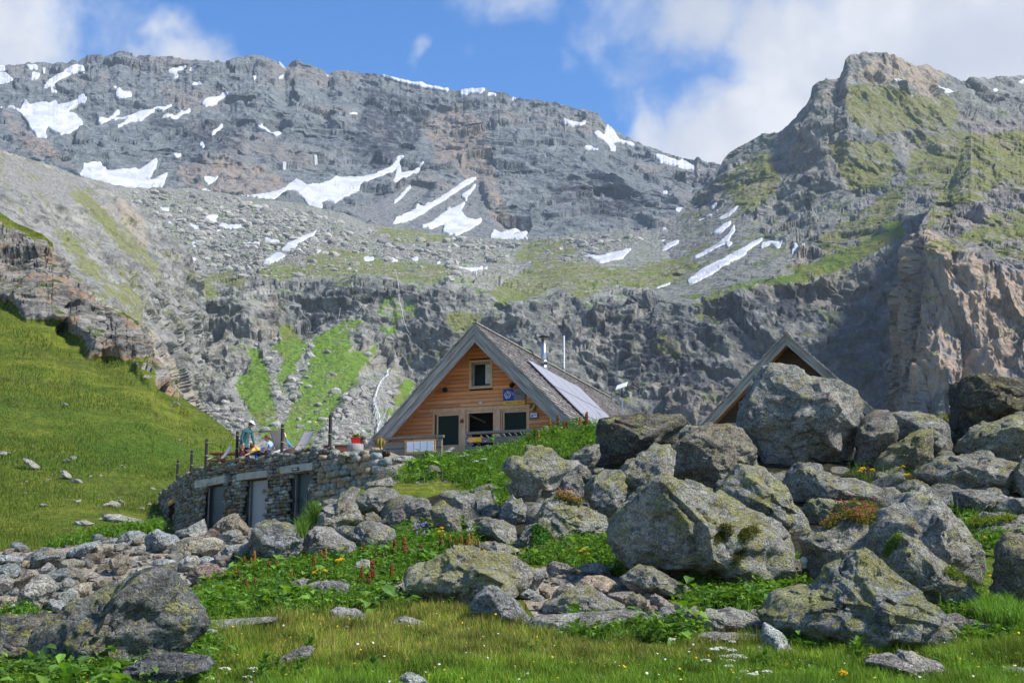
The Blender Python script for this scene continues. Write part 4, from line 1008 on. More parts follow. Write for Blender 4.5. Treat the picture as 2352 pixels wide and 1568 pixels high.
for a in [("140,800 160,700 210,600 230,480 330,380 360,345 440,330 560,335 620,370 680,410 850,435 920,445 980,480 1070,545 1100,650 1085,790 1050,870 1040,960 1000,1090 900,1105 820,1080 740,1090 560,1100 400,1060 300,1010 270,920 220,850", "tallest rounded grey boulder hiding the second cabin", (.35, .345, .325), .42, 1.1, 71),
          ("1040,900 1090,740 1130,710 1200,680 1280,680 1320,730 1350,830 1330,920 1250,1000 1180,1110 1080,1115 1030,1080 1050,960", "dark brown upright boulder right of the tallest one", (.26, .245, .225), .35, 1.0, None),
          ("1310,700 1400,690 1560,705 1660,725 1740,780 1760,880 1780,1000 1650,1040 1560,1000 1450,900 1350,860", "flat topped grey boulder below the yellow flowering tuft", (.35, .345, .315), .45, 1.1, None),
          ("1180,1120 1200,1050 1300,960 1400,900 1520,840 1600,820 1620,880 1610,960 1620,1040 1540,1120 1440,1150 1340,1125 1240,1135", "tilted block with vivid yellow lichen spots on the heap", (.29, .27, .20), .72, 1.0, None),
          ("1780,900 1795,700 1800,560 1830,460 1900,400 2000,390 2100,400 2200,430 2313,440 2500,470 2500,720 2200,760 2000,800 1900,910 1850,970", "black mossy boulder highest at the right photo edge", (.105, .10, .08), .4, 1.1, None),
          ("1830,990 1870,910 1950,830 2050,780 2200,740 2313,700 2500,690 2500,1060 2280,1085 2100,1045 1950,1030", "sloping lichen boulder under the black mossy one", (.33, .32, .27), .6, 1.2, None),
          ("1510,1170 1580,1110 1640,1060 1760,1030 1950,1025 2100,1050 2290,1090 2310,1200 2250,1290 2100,1270 1900,1290 1800,1320 1700,1310 1620,1240", "broad cracked slab on the right of the heap", (.35, .345, .31), .5, 1.3, None),
          ("1790,1360 1800,1300 1900,1280 2060,1290 2190,1330 2150,1400 2060,1460 1900,1450 1800,1410", "dark rounded block under the broad cracked slab", (.29, .285, .26), .3, 1.1, None),
          ("2090,1430 2140,1370 2220,1340 2313,1350 2400,1400 2400,1490 2200,1480 2120,1470", "grey block by the right edge beside the dark rounded block", (.34, .33, .30), .3, 1.1, None),
          ("500,1240 540,1150 620,1085 680,1090 720,1150 850,1180 960,1200 1080,1210 1200,1260 1340,1335 1200,1365 1000,1360 850,1360 700,1380 640,1410 560,1350", "long low boulder beneath the tallest one", (.33, .325, .295), .5, 1.2, None),
          ("-10,1250 100,1170 160,1100 250,1120 370,1150 440,1220 480,1260 550,1380 640,1450 690,1580 600,1650 400,1600 300,1510 150,1430 60,1370 0,1330", "big square edged boulder thick with yellow lichen above the giant one", (.36, .36, .335), .80, 1.1, None),
          ("640,1440 680,1370 760,1345 900,1370 1060,1375 1000,1405 880,1450 780,1530 700,1540", "mossy yellow stone left of the red flowering bush", (.37, .365, .30), .75, 1.0, None),
          ("1340,1330 1360,1260 1480,1200 1560,1230 1640,1310 1650,1370 1560,1340 1480,1370 1400,1370", "yellow grey stone behind the tall right boulder peak", (.36, .355, .315), .6, 1.0, None),
          ("1220,1250 1250,1200 1300,1185 1360,1215 1335,1255", "little grey stone in the yellow flowers", (.34, .34, .32), .3, 1.0, None),
          ("1220,1310 1225,1262 1330,1258 1335,1325 1270,1320", "small block under the little grey stone", (.33, .325, .30), .4, 1.0, None),
          ("2250,1180 2265,1110 2313,1050 2420,1000 2420,1340 2313,1345 2260,1260", "tall pale boulder cut by the right photo edge", (.34, .34, .31), .5, 1.0, None),
          ("1330,910 1345,860 1400,845 1430,880 1400,905", "mossy knob between the upright and the tilted block", (.32, .32, .2), .8, 1.0, None)]:
    B('C4', a[0], a[1], a[2], a[3], thick=a[4], seed=a[5])
for a in [("310,330 400,280 560,240 620,190 740,150 800,190 900,230 930,270 915,400 890,470 790,520 730,600 690,660 610,700 545,750 490,735 400,650 360,560 340,450 320,390", "grey boulder under the red flowering bush beside the lamp post", (.35, .34, .315), .45, 1.1, None),
          ("890,490 920,330 950,190 1020,80 1130,40 1250,-30 1400,-72 1500,0 1580,80 1700,210 1790,300 1890,430 1890,560 1850,690 1760,700 1600,700 1400,870 1200,800 1050,640 960,560", "tall pointed pale boulder on the right", (.40, .39, .36), .5, 1.05, 83),
          ("1050,520 1100,430 1160,300 1220,300 1380,400 1480,500 1560,560 1600,650 1700,700 1800,760 1835,850 1800,950 1600,950 1400,880 1250,760 1100,620", "boulder leaning against the foot of the tall pointed one", (.385, .37, .335), .55, 1.0, None),
          ("-30,990 60,930 160,830 280,810 480,770 540,720 600,650 700,580 720,500 780,475 870,480 950,530 1020,600 1150,690 1250,760 1350,850 1450,920 1540,1020 1640,1090 1720,1180 1760,1250 1730,1300 1500,1300 1250,1295 900,1260 600,1250 400,1200 260,1150 100,1080 0,1050", "great pyramid boulder with yellow lichen at the lower right", (.345, .35, .34), .78, 1.1, 91),
          ("1980,700 2000,500 2010,420 2060,330 2120,290 2227,310 2450,350 2450,980 2200,940 2060,870 1980,780", "large brown sided boulder cut by the right edge", (.30, .27, .215), .4, 1.0, None),
          ("1780,240 1900,190 2080,170 2227,130 2450,120 2450,300 2120,300 2050,290 1950,300 1880,310", "long grey slab above the right edge boulder", (.36, .345, .32), .35, 1.2, None),
          ("1530,1020 1620,990 1680,975 1740,1010 1720,1040 1850,1045 2000,1035 2130,1050 2150,1080 2060,1110 1950,1115 2100,1155 1900,1140 1700,1130 1600,1080", "low broken ledge right of the great pyramid", (.36, .345, .31), .4, 1.3, None),
          ("860,1390 960,1350 1090,1330 1150,1345 1180,1310 1260,1320 1360,1360 1500,1400 1530,1445 1500,1490 1350,1490 1200,1515 1050,1460 960,1410", "flat pinkish rock sunk in the lower right meadow", (.42, .385, .35), .25, 1.3, None),
          ("-40,1210 -30,1090 0,1060 80,1100 150,1160 200,1240 215,1310 120,1315 0,1290", "smooth bluish white stone left of the great pyramid", (.45, .47, .45), .05, 1.1, None),
          ("2040,1460 2100,1435 2227,1440 2320,1500 2150,1515", "pale stone in the meadow at the lower right edge", (.44, .43, .41), .15, 1.2, None),
          ("1810,130 1880,80 1950,100 2060,90 2190,130 2100,160 1900,160", "thin shelf of rock under the right hand slab", (.35, .34, .31), .4, 1.2, None),
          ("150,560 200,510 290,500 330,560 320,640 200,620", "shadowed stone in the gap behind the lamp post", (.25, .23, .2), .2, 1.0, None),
          ("1840,1190 1900,1170 1990,1200 1960,1240 1880,1230", "small white stone beside the pyramid foot", (.48, .45, .42), .05, 1.0, None),
          ("2040,1180 2100,1160 2170,1200 2120,1220", "small white stone nearer the right edge", (.48, .46, .43), .05, 1.0, None)]:
    B('C8', a[0], a[1], a[2], a[3], thick=a[4], seed=a[5])
# hidden core stones that close the dark gaps behind the heap
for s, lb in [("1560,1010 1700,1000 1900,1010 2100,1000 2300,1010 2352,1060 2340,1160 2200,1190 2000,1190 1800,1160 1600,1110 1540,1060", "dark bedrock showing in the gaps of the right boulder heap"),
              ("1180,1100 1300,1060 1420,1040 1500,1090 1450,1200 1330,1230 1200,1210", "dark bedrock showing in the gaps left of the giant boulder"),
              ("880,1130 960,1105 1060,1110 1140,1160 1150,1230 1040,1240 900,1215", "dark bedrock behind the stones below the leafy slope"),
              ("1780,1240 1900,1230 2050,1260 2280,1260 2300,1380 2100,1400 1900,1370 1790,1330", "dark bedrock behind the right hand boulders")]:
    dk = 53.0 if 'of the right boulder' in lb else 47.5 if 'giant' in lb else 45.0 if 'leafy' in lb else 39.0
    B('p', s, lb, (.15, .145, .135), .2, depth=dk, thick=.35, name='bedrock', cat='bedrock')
BLD = raster(BOULDER_RASTER, 0)
# ------------------------------------------------------------------ simple materials
def plain(name, col, rough=0.7, metal=0.0, var=0.18, scale=6.0, bump=0.0, spec=0.3, stretch=(1, 1, 1)):
    m, t = new_mat(name)
    tc = t.n('ShaderNodeTexCoord')
    n = t.noise(t.vscale(tc.outputs['Object'], stretch), scale, 5, 0.65)
    c = t.mix(t.ramp(n, 0.3, 0.7), [x * (1 - var) for x in col], [min(1, x * (1 + var)) for x in col])
    kw = {'Metallic': metal}
    nm = t.bump(n, bump, 0.02) if bump else None
    finish(t, c, rough, nm, spec, **kw)
    return m


def attr_mat(name, rough=0.85, var=0.3, scale=9.0, bump=0.5, bd=0.02, spec=0.2, stretch=(1, 1, 1)):
    m, t = new_mat(name)
    a = t.n('ShaderNodeAttribute', attribute_name='col')
    tc = t.n('ShaderNodeTexCoord')
    n = t.noise(t.vscale(tc.outputs['Object'], stretch), scale, 6, 0.68)
    c = t.mix(1.0, a.outputs['Color'], t.mix(t.ramp(n, 0.3, 0.7), (1 - var,) * 3, (1 + var,) * 3), 'MULTIPLY')
    finish(t, c, rough, t.bump(n, bump, bd), spec)
    return m


M_pine = plain('pine_boards', (0.64, 0.25, 0.085), 0.6, var=0.22, scale=3.0, bump=0.25, stretch=(0.5, 1, 9))
M_trim = plain('pale_timber', (0.58, 0.36, 0.21), 0.65, var=0.15, scale=4.0, bump=0.2, stretch=(2, 2, 1))
M_weath = plain('weathered_grey_timber', (0.33, 0.31, 0.29), 0.85, var=0.38, scale=7.0, bump=0.4, stretch=(1, 1, 1))
def grain(name, ang):
    m, t = new_mat(name)
    tc = t.n('ShaderNodeTexCoord')
    v_ = t.n('ShaderNodeMapping', {'Vector': tc.outputs['Object'], 'Rotation': (0, ang, 0)}).outputs[0]
    n = t.noise(t.vscale(v_, (.5, 3, 9)), 2.2, 6, .68)
    n2_ = t.noise(t.vscale(v_, (.8, 1, 2)), .9, 4, .6)
    c = t.mix(t.ramp(n, .32, .68), (.17, .155, .14), (.42, .395, .365))
    c = t.mix(t.math('MULTIPLY', t.ramp(n2_, .5, .68), .5), c, (.30, .225, .16))
    finish(t, c, .85, t.bump(n, .4, .02), .2)
    return m


M_rail = plain('grey_railing_timber', (0.17, 0.15, 0.135), 0.85, var=0.3, scale=6.0, bump=0.4, stretch=(0.6, 3, 5))
M_dwood = plain('dark_old_boards', (0.085, 0.055, 0.035), 0.85, var=0.35, scale=4.0, bump=0.4, stretch=(0.4, 1, 8))
M_glass, t = new_mat('window_glass')
finish(t, (0.010, 0.016, 0.008), 0.2, None, 0.10)
M_dark = plain('dark_room', (0.012, 0.010, 0.009), 0.9)
M_steel = plain('bright_steel', (0.42, 0.42, 0.42), 0.33, 0.9, 0.15)
M_blackm = plain('black_metal', (0.015, 0.015, 0.016), 0.5, 0.2)
M_white = plain('white_enamel', (0.78, 0.78, 0.77), 0.5, var=0.05)
M_blue = plain('sign_blue', (0.015, 0.05, 0.30), 0.5, var=0.05)
M_sgrey = plain('sign_grey', (0.17, 0.17, 0.18), 0.5, var=0.06)
M_yel = plain('sign_yellow', (0.78, 0.38, 0.02), 0.5, var=0.06)
M_sgreen = plain('sign_green', (0.02, 0.12, 0.03), 0.5, var=0.06)
M_ink = plain('ink', (0.03, 0.05, 0.16), 0.6)
M_paper = plain('paper_sheet', (0.72, 0.73, 0.80), 0.7, var=0.05)
M_panel, t = new_mat('solar_cells')
tc = t.n('ShaderNodeTexCoord')
br = t.n('ShaderNodeTexBrick', {'Vector': tc.outputs['Object'], 'Color1': (0.26, 0.26, 0.30), 'Color2': (0.28, 0.28, 0.32), 'Mortar': (0.38, 0.38, 0.41), 'Scale': 6.5, 'Mortar Size': 0.012, 'Bias': 0.0})  # pale sky reflection on the dark panels painted into the cell colours
br.offset = 0.0
finish(t, br.outputs[0], 0.32, None, 0.75)
M_shing = attr_mat('split_shingles', 0.9, 0.3, 7.0, 0.6, 0.015, stretch=(4, 4, 4))
M_stone = attr_mat('wall_stone', 0.9, 0.42, 9.0, 0.9, 0.03)
M_mortar = plain('wall_gaps', (0.035, 0.032, 0.028), 0.95)
M_concrete = plain('concrete_lintel', (0.36, 0.33, 0.29), 0.9, var=0.2, scale=3, bump=0.3)
M_gdoor = plain('dark_green_door', (0.010, 0.024, 0.028), 0.45, var=0.15, scale=2)
M_pdoor = plain('grey_lilac_door', (0.27, 0.255, 0.275), 0.6, var=0.08, scale=2)
M_frame = plain('door_frame_grey', (0.12, 0.12, 0.125), 0.6)
M_rope = plain('yellow_rope', (0.50, 0.39, 0.17), 0.8)
M_sling = plain('taupe_sling', (0.52, 0.44, 0.42), 0.8, var=0.06)
M_redwood = plain('red_brown_timber', (0.20, 0.075, 0.035), 0.7, var=0.3, scale=4, bump=0.3, stretch=(.5, 2, 4))
M_gravel = plain('terrace_gravel', (0.26, 0.22, 0.17), 0.95, var=0.3, scale=20, bump=0.5)


# ------------------------------------------------------------------ solid builder
class MB:
    def __init__(self):
        self.v, self.f, self.c, self.mi = [], [], [], []
        self.col = None
        self.m = 0

    def add(self, V, Fs):
        o = len(self.v)
        self.v += [tuple(p) for p in V]
        self.f += [tuple(i + o for i in q) for q in Fs]
        self.mi += [self.m] * len(Fs)
        if self.col is not None:
            self.c += [self.col] * len(V)
        return self

    def box(self, x0, x1, y0, y1, z0, z1):
        return self.hexa([(x0, y0, z0), (x1, y0, z0), (x1, y1, z0), (x0, y1, z0), (x0, y0, z1), (x1, y0, z1), (x1, y1, z1), (x0, y1, z1)])

    def hexa(self, p):
        return self.add(p, [(0, 3, 2, 1), (4, 5, 6, 7), (0, 1, 5, 4), (1, 2, 6, 5), (2, 3, 7, 6), (3, 0, 4, 7)])

    def beam(self, a, b, wd, ht, upv=(0, 0, 1)):
        a, b, upv = Vector(a), Vector(b), Vector(upv)
        d = (b - a).normalized()
        s = d.cross(upv).normalized() * wd / 2
        u = s.cross(d).normalized() * ht / 2
        return self.hexa([a - s - u, a + s - u, b + s - u, b - s - u, a - s + u, a + s + u, b + s + u, b - s + u])

    def tube(self, pts, r, n=8, caps=True):
        pts = [Vector(p) for p in pts]
        rs = r if hasattr(r, '__len__') else [r] * len(pts)
        V, Fs = [], []
        for i, p in enumerate(pts):
            d = (pts[min(i + 1, len(pts) - 1)] - pts[max(i - 1, 0)]).normalized()
            s = d.orthogonal().normalized() if i == 0 else (s - d * s.dot(d)).normalized()
            u = d.cross(s)
            for k in range(n):
                a = 2 * math.pi * k / n
                V.append(p + (s * math.cos(a) + u * math.sin(a)) * rs[i])
        for i in range(len(pts) - 1):
            for k in range(n):
                Fs.append((i * n + k, i * n + (k + 1) % n, (i + 1) * n + (k + 1) % n, (i + 1) * n + k))
        if caps:
            Fs.append(tuple(range(n))[::-1]); Fs.append(tuple((len(pts) - 1) * n + k for k in range(n)))
        return self.add(V, Fs)

    def ball(self, c, r, n=2, squash=(1, 1, 1)):
        v, f = ico(n)
        return self.add([(c[0] + q[0] * r * squash[0], c[1] + q[1] * r * squash[1], c[2] + q[2] * r * squash[2]) for q in v], [tuple(int(i) for i in q) for q in f])

    def poly(self, pts, thick):
        """flat outline in the local x,z plane at y = pts[.][1], extruded back"""
        n = len(pts)
        V = [tuple(p) for p in pts] + [(p[0], p[1] + thick, p[2]) for p in pts]
        Fs = [tuple(range(n))[::-1], tuple(range(n, 2 * n))] + [(i, (i + 1) % n, n + (i + 1) % n, n + i) for i in range(n)]
        return self.add(V, Fs)

    def build(self, name, mats, parent=None, smooth=False, loc=None):
        me = bpy.data.meshes.new(name)
        me.from_pydata(self.v, [], self.f)
        bm = bmesh.new(); bm.from_mesh(me); bmesh.ops.recalc_face_normals(bm, faces=bm.faces); bm.to_mesh(me); bm.free()
        ms = mats if isinstance(mats, (list, tuple)) else [mats]
        for m in ms:
            me.materials.append(m)
        if len(ms) > 1:
            me.polygons.foreach_set('material_index', self.mi)
        if smooth:
            me.polygons.foreach_set('use_smooth', [True] * len(me.polygons))
        me.update()
        o = bpy.data.objects.new(name, me)
        COL.objects.link(o)
        if parent: o.parent = parent
        if loc is not None: o.location = loc
        if self.c:
            set_attr(o, 'col', np.array(self.c))
        return o


def empty(name, loc, rz=0.0, label=None, cat=None, group=None):
    e = bpy.data.objects.new(name, None)
    COL.objects.link(e)
    e.location = loc; e.rotation_euler = (0, 0, rz)
    e.empty_display_size = 0.2
    return tag(e, label, cat, group)


def text_mesh(s, size, mat, parent, loc, name='lettering', rz=0.0, ext=0.004, align='LEFT'):
    cu = bpy.data.curves.new(name, 'FONT')
    cu.body = s; cu.size = size; cu.extrude = ext; cu.align_x = align
    tmp = bpy.data.objects.new(name, cu)
    COL.objects.link(tmp)
    dg = bpy.context.evaluated_depsgraph_get()
    me = bpy.data.meshes.new_from_object(tmp.evaluated_get(dg))
    bpy.data.objects.remove(tmp)
    me.materials.clear(); me.materials.append(mat)
    o = bpy.data.objects.new(name, me)
    COL.objects.link(o)
    o.parent = parent; o.location = loc; o.rotation_euler = (math.pi / 2, 0, rz)
    return o


# ------------------------------------------------------------------ cabins
YAW = math.radians(19.4)


class Frame:
    """local frame of a gabled hut: x along the gable, y along the ridge, z up"""
    def __init__(self, px, py, depth, z0):
        a = at(px, py, depth)
        self.o = Vector((a.x, a.y, z0)); self.za = a.z - z0
        self.inv = Matrix.Rotation(YAW, 4, 'Z')

    def loc(self, v):
        return self.inv @ (v - self.o)

    def ray(self, px, py):
        e = self.loc(Vector(EYE.tolist())); d = self.loc(at(px, py, 50.0)) - e
        return e, d

    def yp(self, px, py, y):
        e, d = self.ray(px, py)
        k = (y - e.y) / d.y
        q = e + d * k
        return q.x, q.z

    def roof(self, px, py, m, off=0.0):
        """hit on the right slope raised by off (vertical)"""
        e, d = self.ray(px, py)
        k = (self.za + off - m * e.x - e.z) / (d.z + m * d.x)
        return e + d * k


Z_T = 1.65 + 6.0
CZ = at(1065, 1034, 61.0).z - 0.15
fr = Frame(1090, 745, 60.0, CZ)
xl, zl = fr.yp(842, 1022, 0.0)
xr, zr = fr.yp(1310, 968, 0.0)
ML = (fr.za - zl) / -xl; MR = (fr.za - zr) / xr
SL = (ML + MR) / 2
XE = max(-xl, 1.1 * xr)
e_, d_ = fr.ray(1397, 917)
LEN = e_.y + d_.y * (-e_.x / d_.x)
WY = 1.15


def shingles(name, parent, m, side, x0, x1, y0, y1, za, seed):
    rng = np.random.RandomState(seed)
    mb = MB()
    sl = math.sqrt(1 + m * m)
    L_ = (x1 - x0) * sl
    n = int(L_ / 0.27)
    sx, sz = 1 / sl, -m / sl          # down the slope
    nx_, nz_ = m / sl, 1 / sl
    for i in range(n):
        s0 = L_ * i / n
        y = y0 + rng.uniform(-.1, 0)
        while y < y1:
            wd = rng.uniform(.12, .26)
            ye = min(y + wd, y1)
            e = rng.uniform(-.02, .03)
            a0, a1 = s0 - 0.05, s0 + L_ / n + e
            t0, t1 = 0.015, 0.07 + rng.uniform(0, .03)
            g = rng.uniform(.6, 1.25)
            br_ = rng.uniform(0, 1)
            mb.col = (0.33 * g + .04 * br_, 0.308 * g + .02 * br_, 0.295 * g, 1)
            pts = []
            for yy in (y + .006, ye - .006):
                for (a, h) in ((a0, 0.0), (a1, 0.0), (a1, t1), (a0, t0)):
                    pts.append((side * (x0 + a * sx + h * nx_), yy, za + a * sz + h * nz_ - m * x0))
            mb.add(pts, [(0, 1, 2, 3), (4, 7, 6, 5), (0, 4, 5, 1), (1, 5, 6, 2), (2, 6, 7, 3), (3, 7, 4, 0)])
            y = ye
    return mb.build(name, M_shing, parent)


def gable_roof(parent, za, m, xe, ln, depth_f, seed):
    ze = za - m * xe
    for side, nm in ((1, 'roof'), (-1, 'roof')):
        mb = MB()
        # structural deck under the shingles, set behind the barge boards
        p = [(0, .06, za - .02), (side * xe, .06, ze - .02), (side * xe, ln, ze - .02), (0, ln, za - .02)]
        q = [(a, b, c - .30) for a, b, c in p]
        mb.hexa(q + p)
        d = mb.build(nm, M_pine, parent)
        shingles('shingles', d, m, side, 0.0, xe + .06, -.06, ln + .05, za + .002, seed + side)
    for side in (1, -1):
        mb = MB()
        for (h0, h1, y0, y1) in ((0.0, depth_f * .52, -.02, .055), (depth_f * .47, depth_f, .03, .06)):
            n_ = 1
            a = [(0, y0, za - h0), (side * xe, y0, ze - h0), (side * xe, y1, ze - h0), (0, y1, za - h0)]
            b = [(0, y0, za - h1), (side * xe, y0, ze - h1), (side * xe, y1, ze - h1), (0, y1, za - h1)]
            mb.hexa(b + a)
        mb.build('barge_board', M_bargeR if side > 0 else M_bargeL, parent)
    mb = MB()
    mb.beam((-.0, -.08, za + .075), (0, ln + .08, za + .075), .26, .03)
    mb.build('ridge_cap', M_weath, parent)


M_bargeR, M_bargeL = grain('barge_timber', -math.atan(SL)), grain('barge_timber', math.atan(SL))
M_siding = attr_mat('pine_siding', .65, .2, 3.0, .25, .02, stretch=(.5, 1, 9))
cabin = empty('wooden_cabin', fr.o, -YAW, "orange timber mountain cabin with grey shingle roof and solar panels", 'cabin')
FD = fr.za - fr.yp(1090, 786, 0.0)[1]
gable_roof(cabin, fr.za, SL, XE, LEN, FD, 5)


def W(px, py, y=WY):
    return fr.yp(px, py, y)


def H1(x, y):
    return CROPS['H1'][0] + x * .3014, CROPS['H1'][1] + y * .3014


def WH(x, y, yy=WY):
    return fr.yp(*H1(x, y), yy)


# openings measured on the gable wall
zT = (WH(660, 795)[1] + WH(1380, 742)[1]) / 2          # head of the three bays
xb0 = WH(652, 900)[0]; xb1 = WH(1388, 850)[0]
zG = WH(858, 1033)[1]
ups = [WH(932, 395), WH(1108, 602)]
uw = (ups[0][0], ups[1][0], ups[1][1], ups[0][1])
holes = [(xb0, xb1, -0.3, zT), uw]
# wall backing + half-round log boards
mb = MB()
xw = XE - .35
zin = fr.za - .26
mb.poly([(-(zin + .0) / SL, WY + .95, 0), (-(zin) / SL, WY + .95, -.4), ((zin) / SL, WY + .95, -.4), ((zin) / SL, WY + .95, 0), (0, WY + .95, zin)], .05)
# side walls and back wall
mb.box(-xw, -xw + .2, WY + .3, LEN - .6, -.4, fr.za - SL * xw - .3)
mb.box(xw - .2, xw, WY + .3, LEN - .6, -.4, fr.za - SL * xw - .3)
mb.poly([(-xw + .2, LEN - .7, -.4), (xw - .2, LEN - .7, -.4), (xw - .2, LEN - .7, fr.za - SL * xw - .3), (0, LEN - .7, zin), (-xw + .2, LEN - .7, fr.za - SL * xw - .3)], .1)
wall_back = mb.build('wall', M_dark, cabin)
rng = np.random.RandomState(3)
mb = MB()
ch = .178
z = -.2
while z < zin - .1:
    zm = z + ch * .5
    lim = (zin + .05 - zm) / SL
    segs = [(-lim, lim)]
    for (a, b, c, d) in holes:
        if z + ch * .6 > c and z + ch * .4 < d:
            ns = []
            for (p, q) in segs:
                if b <= p or a >= q: ns.append((p, q)); continue
                if a > p: ns.append((p, a))
                if b < q: ns.append((b, q))
            segs = ns
    for (p, q) in segs:
        x = p
        while x < q - .01:
            xe_ = min(q, x + rng.uniform(1.8, 3.6)) if q - x > 2.2 else q
            prof = [(.10, 0), (.0, .006), (-.016, .03), (-.022, ch * .5), (-.016, ch - .03), (.0, ch - .006), (.10, ch)]
            V = [(xx, WY + a, z + b) for xx in (x + .002, xe_ - .002) for a, b in prof]
            n_ = len(prof)
            g = rng.uniform(.8, 1.2); pa = rng.uniform(0, .55) * (1 if z < 2.4 else .5)
            mb.col = ((.62 * (1 - pa) + .56 * pa) * g, (.235 * (1 - pa) + .35 * pa) * g, (.075 * (1 - pa) + .22 * pa) * g, 1)
            mb.add(V, [(i, i + 1, n_ + i + 1, n_ + i) for i in range(n_ - 1)] + [tuple(range(n_))[::-1], tuple(range(n_, 2 * n_))])
            x = xe_
    z += ch
mb.build('log_siding', M_siding, cabin)


def rect_frame(mb, x0, x1, z0, z1, wd, y0, y1):
    mb.box(x0, x1, y0, y1, z1 - wd, z1); mb.box(x0, x1, y0, y1, z0, z0 + wd)
    mb.box(x0, x0 + wd, y0 + .002, y1 - .002, z0 + wd, z1 - wd); mb.box(x1 - wd, x1, y0 + .002, y1 - .002, z0 + wd, z1 - wd)


# upper window
mb = MB(); rect_frame(mb, uw[0], uw[1], uw[2], uw[3], .10, WY - .05, WY + .14)
win = mb.build('window', M_trim, cabin)
mb = MB(); rect_frame(mb, uw[0] + .10, uw[1] - .10, uw[2] + .10, uw[3] - .10, .06, WY + .14, WY + .34)
mb.box(uw[0] + .101, uw[0] + .12, WY + .02, WY + .33, uw[2] + .10, uw[3] - .10)
mb.build('frame', M_weath, win)
mb = MB(); mb.box(uw[0] + .16, uw[1] - .16, WY + .26, WY + .275, uw[2] + .16, uw[3] - .16); mb.build('pane', M_glass, win)
mb = MB()
cx0, cx1 = uw[1] - .16 - (uw[1] - uw[0]) * .25, uw[1] - .15
for k in range(9):
    xa = cx0 + (cx1 - cx0) * k / 9
    mb.box(xa, xa + (cx1 - cx0) / 9 + .001, WY + .235 + .012 * (k % 2), WY + .25 + .012 * (k % 2), uw[2] + .24, uw[3] - .16)
mb.build('curtain', plain('cream_curtain', (.62, .62, .52), .9), win)
# three bays: left window, open doorway, right window
zB = -.28
mb = MB(); mb.box(xb0 - .1, xb1 + .03, WY - .06, WY + .13, zT - .02, zT + .13); mb.build('lintel', M_trim, cabin)
for (xa, xc) in ((870, 905), (1130, 1168)):
    a, b = WH(xa, 900)[0], WH(xc, 900)[0]
    mb = MB(); mb.box(a, b, WY - .10, WY + .15, zB, zT - .022); mb.build('post', M_trim, cabin)


def bay(x0, x1, gx0, gx1, gz0, gz1, name):
    mb = MB()
    rect_frame(mb, x0 + .003, x1 - .003, zB + .002, zT - .024, .07, WY - .02, WY + .13)
    a0, a1, b0, b1 = gx0 - .07, gx1 + .07, gz0 - .07, gz1 + .07
    mb.box(x0 + .073, x1 - .073, WY + .03, WY + .12, b1, zT - .095)
    rect_frame(mb, max(a0, x0 + .074), min(a1, x1 - .074), b0, b1 - .002, .07, WY + .02, WY + .125)
    mb.box(x0 + .074, x1 - .074, WY + .04, WY + .12, zB + .073, b0)
    wn = mb.build(name, M_trim, cabin)
    return wn


x_l0, x_l1 = xb0, WH(870, 900)[0]
g0, g1 = WH(690, 900)[0], WH(858, 900)[0]
gz1 = WH(775, 812)[1]
wn = bay(x_l0, x_l1, g0, g1, zG, gz1, 'window')
mb = MB(); mb.box(g0 - .02, g1 + .02, WY + .07, WY + .085, zG - .02, gz1 + .02); mb.build('pane', M_glass, wn)
x_r0, x_r1 = WH(1168, 900)[0], xb1
h0, h1 = WH(1195, 870)[0], WH(1363, 870)[0]
wn = bay(x_r0, x_r1, h0, h1, zG, gz1, 'window')
mb = MB(); mb.box(h0 - .02, h1 + .02, WY + .07, WY + .085, zG - .02, gz1 + .02); mb.build('pane', M_glass, wn)
x_d0, x_d1 = WH(905, 900)[0], WH(1130, 900)[0]
mb = MB(); rect_frame(mb, x_d0 + .003, x_d1 - .003, zB + .002, zT - .024, .11, WY - .015, WY + .13)
dr = mb.build('doorway', M_trim, cabin)
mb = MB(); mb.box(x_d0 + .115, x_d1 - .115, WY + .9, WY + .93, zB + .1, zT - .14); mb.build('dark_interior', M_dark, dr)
xm = WH(1025, 900)[0]
mb = MB(); mb.beam((xm, WY + .14, zB + .1), (xm, WY + .14, zT - .14), .06, .06); mb.beam((x_d0 + .12, WY + .14, zT - .2), (xm, WY + .5, zT - .5), .05, .07)
mb.build('door_leaf_frame', M_dwood, dr)

# fittings on the gable
for (a, b) in ((758, 615), (1265, 580)):
    x, z = WH(a, b)
    tl = 'black spotlight on the cabin gable ' + ('left of the upper window' if a < 1000 else 'above the blue and grey sign')
    s_ = empty('wall_spotlight', fr.o + Matrix.Rotation(-YAW, 3, 'Z') @ Vector((x, WY - .05, z)), -YAW, tl, 'spotlight', 'spotlights on the cabin gable')
    MB().tube([(0, .03, .05), (0, -.10, .05)], .02).build('bracket', M_blackm, s_)
    MB().tube([(-.03, -.06, .05), (.0, -.16, -.01), (.03, -.24, -.06)], [.07, .09, .115], 12).build('lamp_head', M_blackm, s_, True)
x, z = WH(1020, 715)
s_ = empty('motion_sensor', fr.o + Matrix.Rotation(-YAW, 3, 'Z') @ Vector((x, WY - .03, z)), -YAW, "small white sensor on the boards above the doorway", 'sensor')
MB().box(-.06, .06, -.05, .04, -.05, .03).build('housing', M_white, s_); MB().ball((0.03, -.07, -.03), .055).build('lens', M_white, s_, True)
x, z = WH(882, 858)
s_ = empty('door_bell', fr.o + Matrix.Rotation(-YAW, 3, 'Z') @ Vector((x, WY - .13, z)), -YAW, "small red and black bell on the post left of the doorway", 'bell')
MB().tube([(-.0, 0, .07), (0, -.02, 0), (0, -.02, -.07)], [.04, .075, .085], 10).build('bell_cup', plain('red_paint', (.35, .02, .015), .4), s_, True)
MB().beam((0, .03, .06), (0.07, -.05, .09), .03, .03).build('bracket', M_blackm, s_)


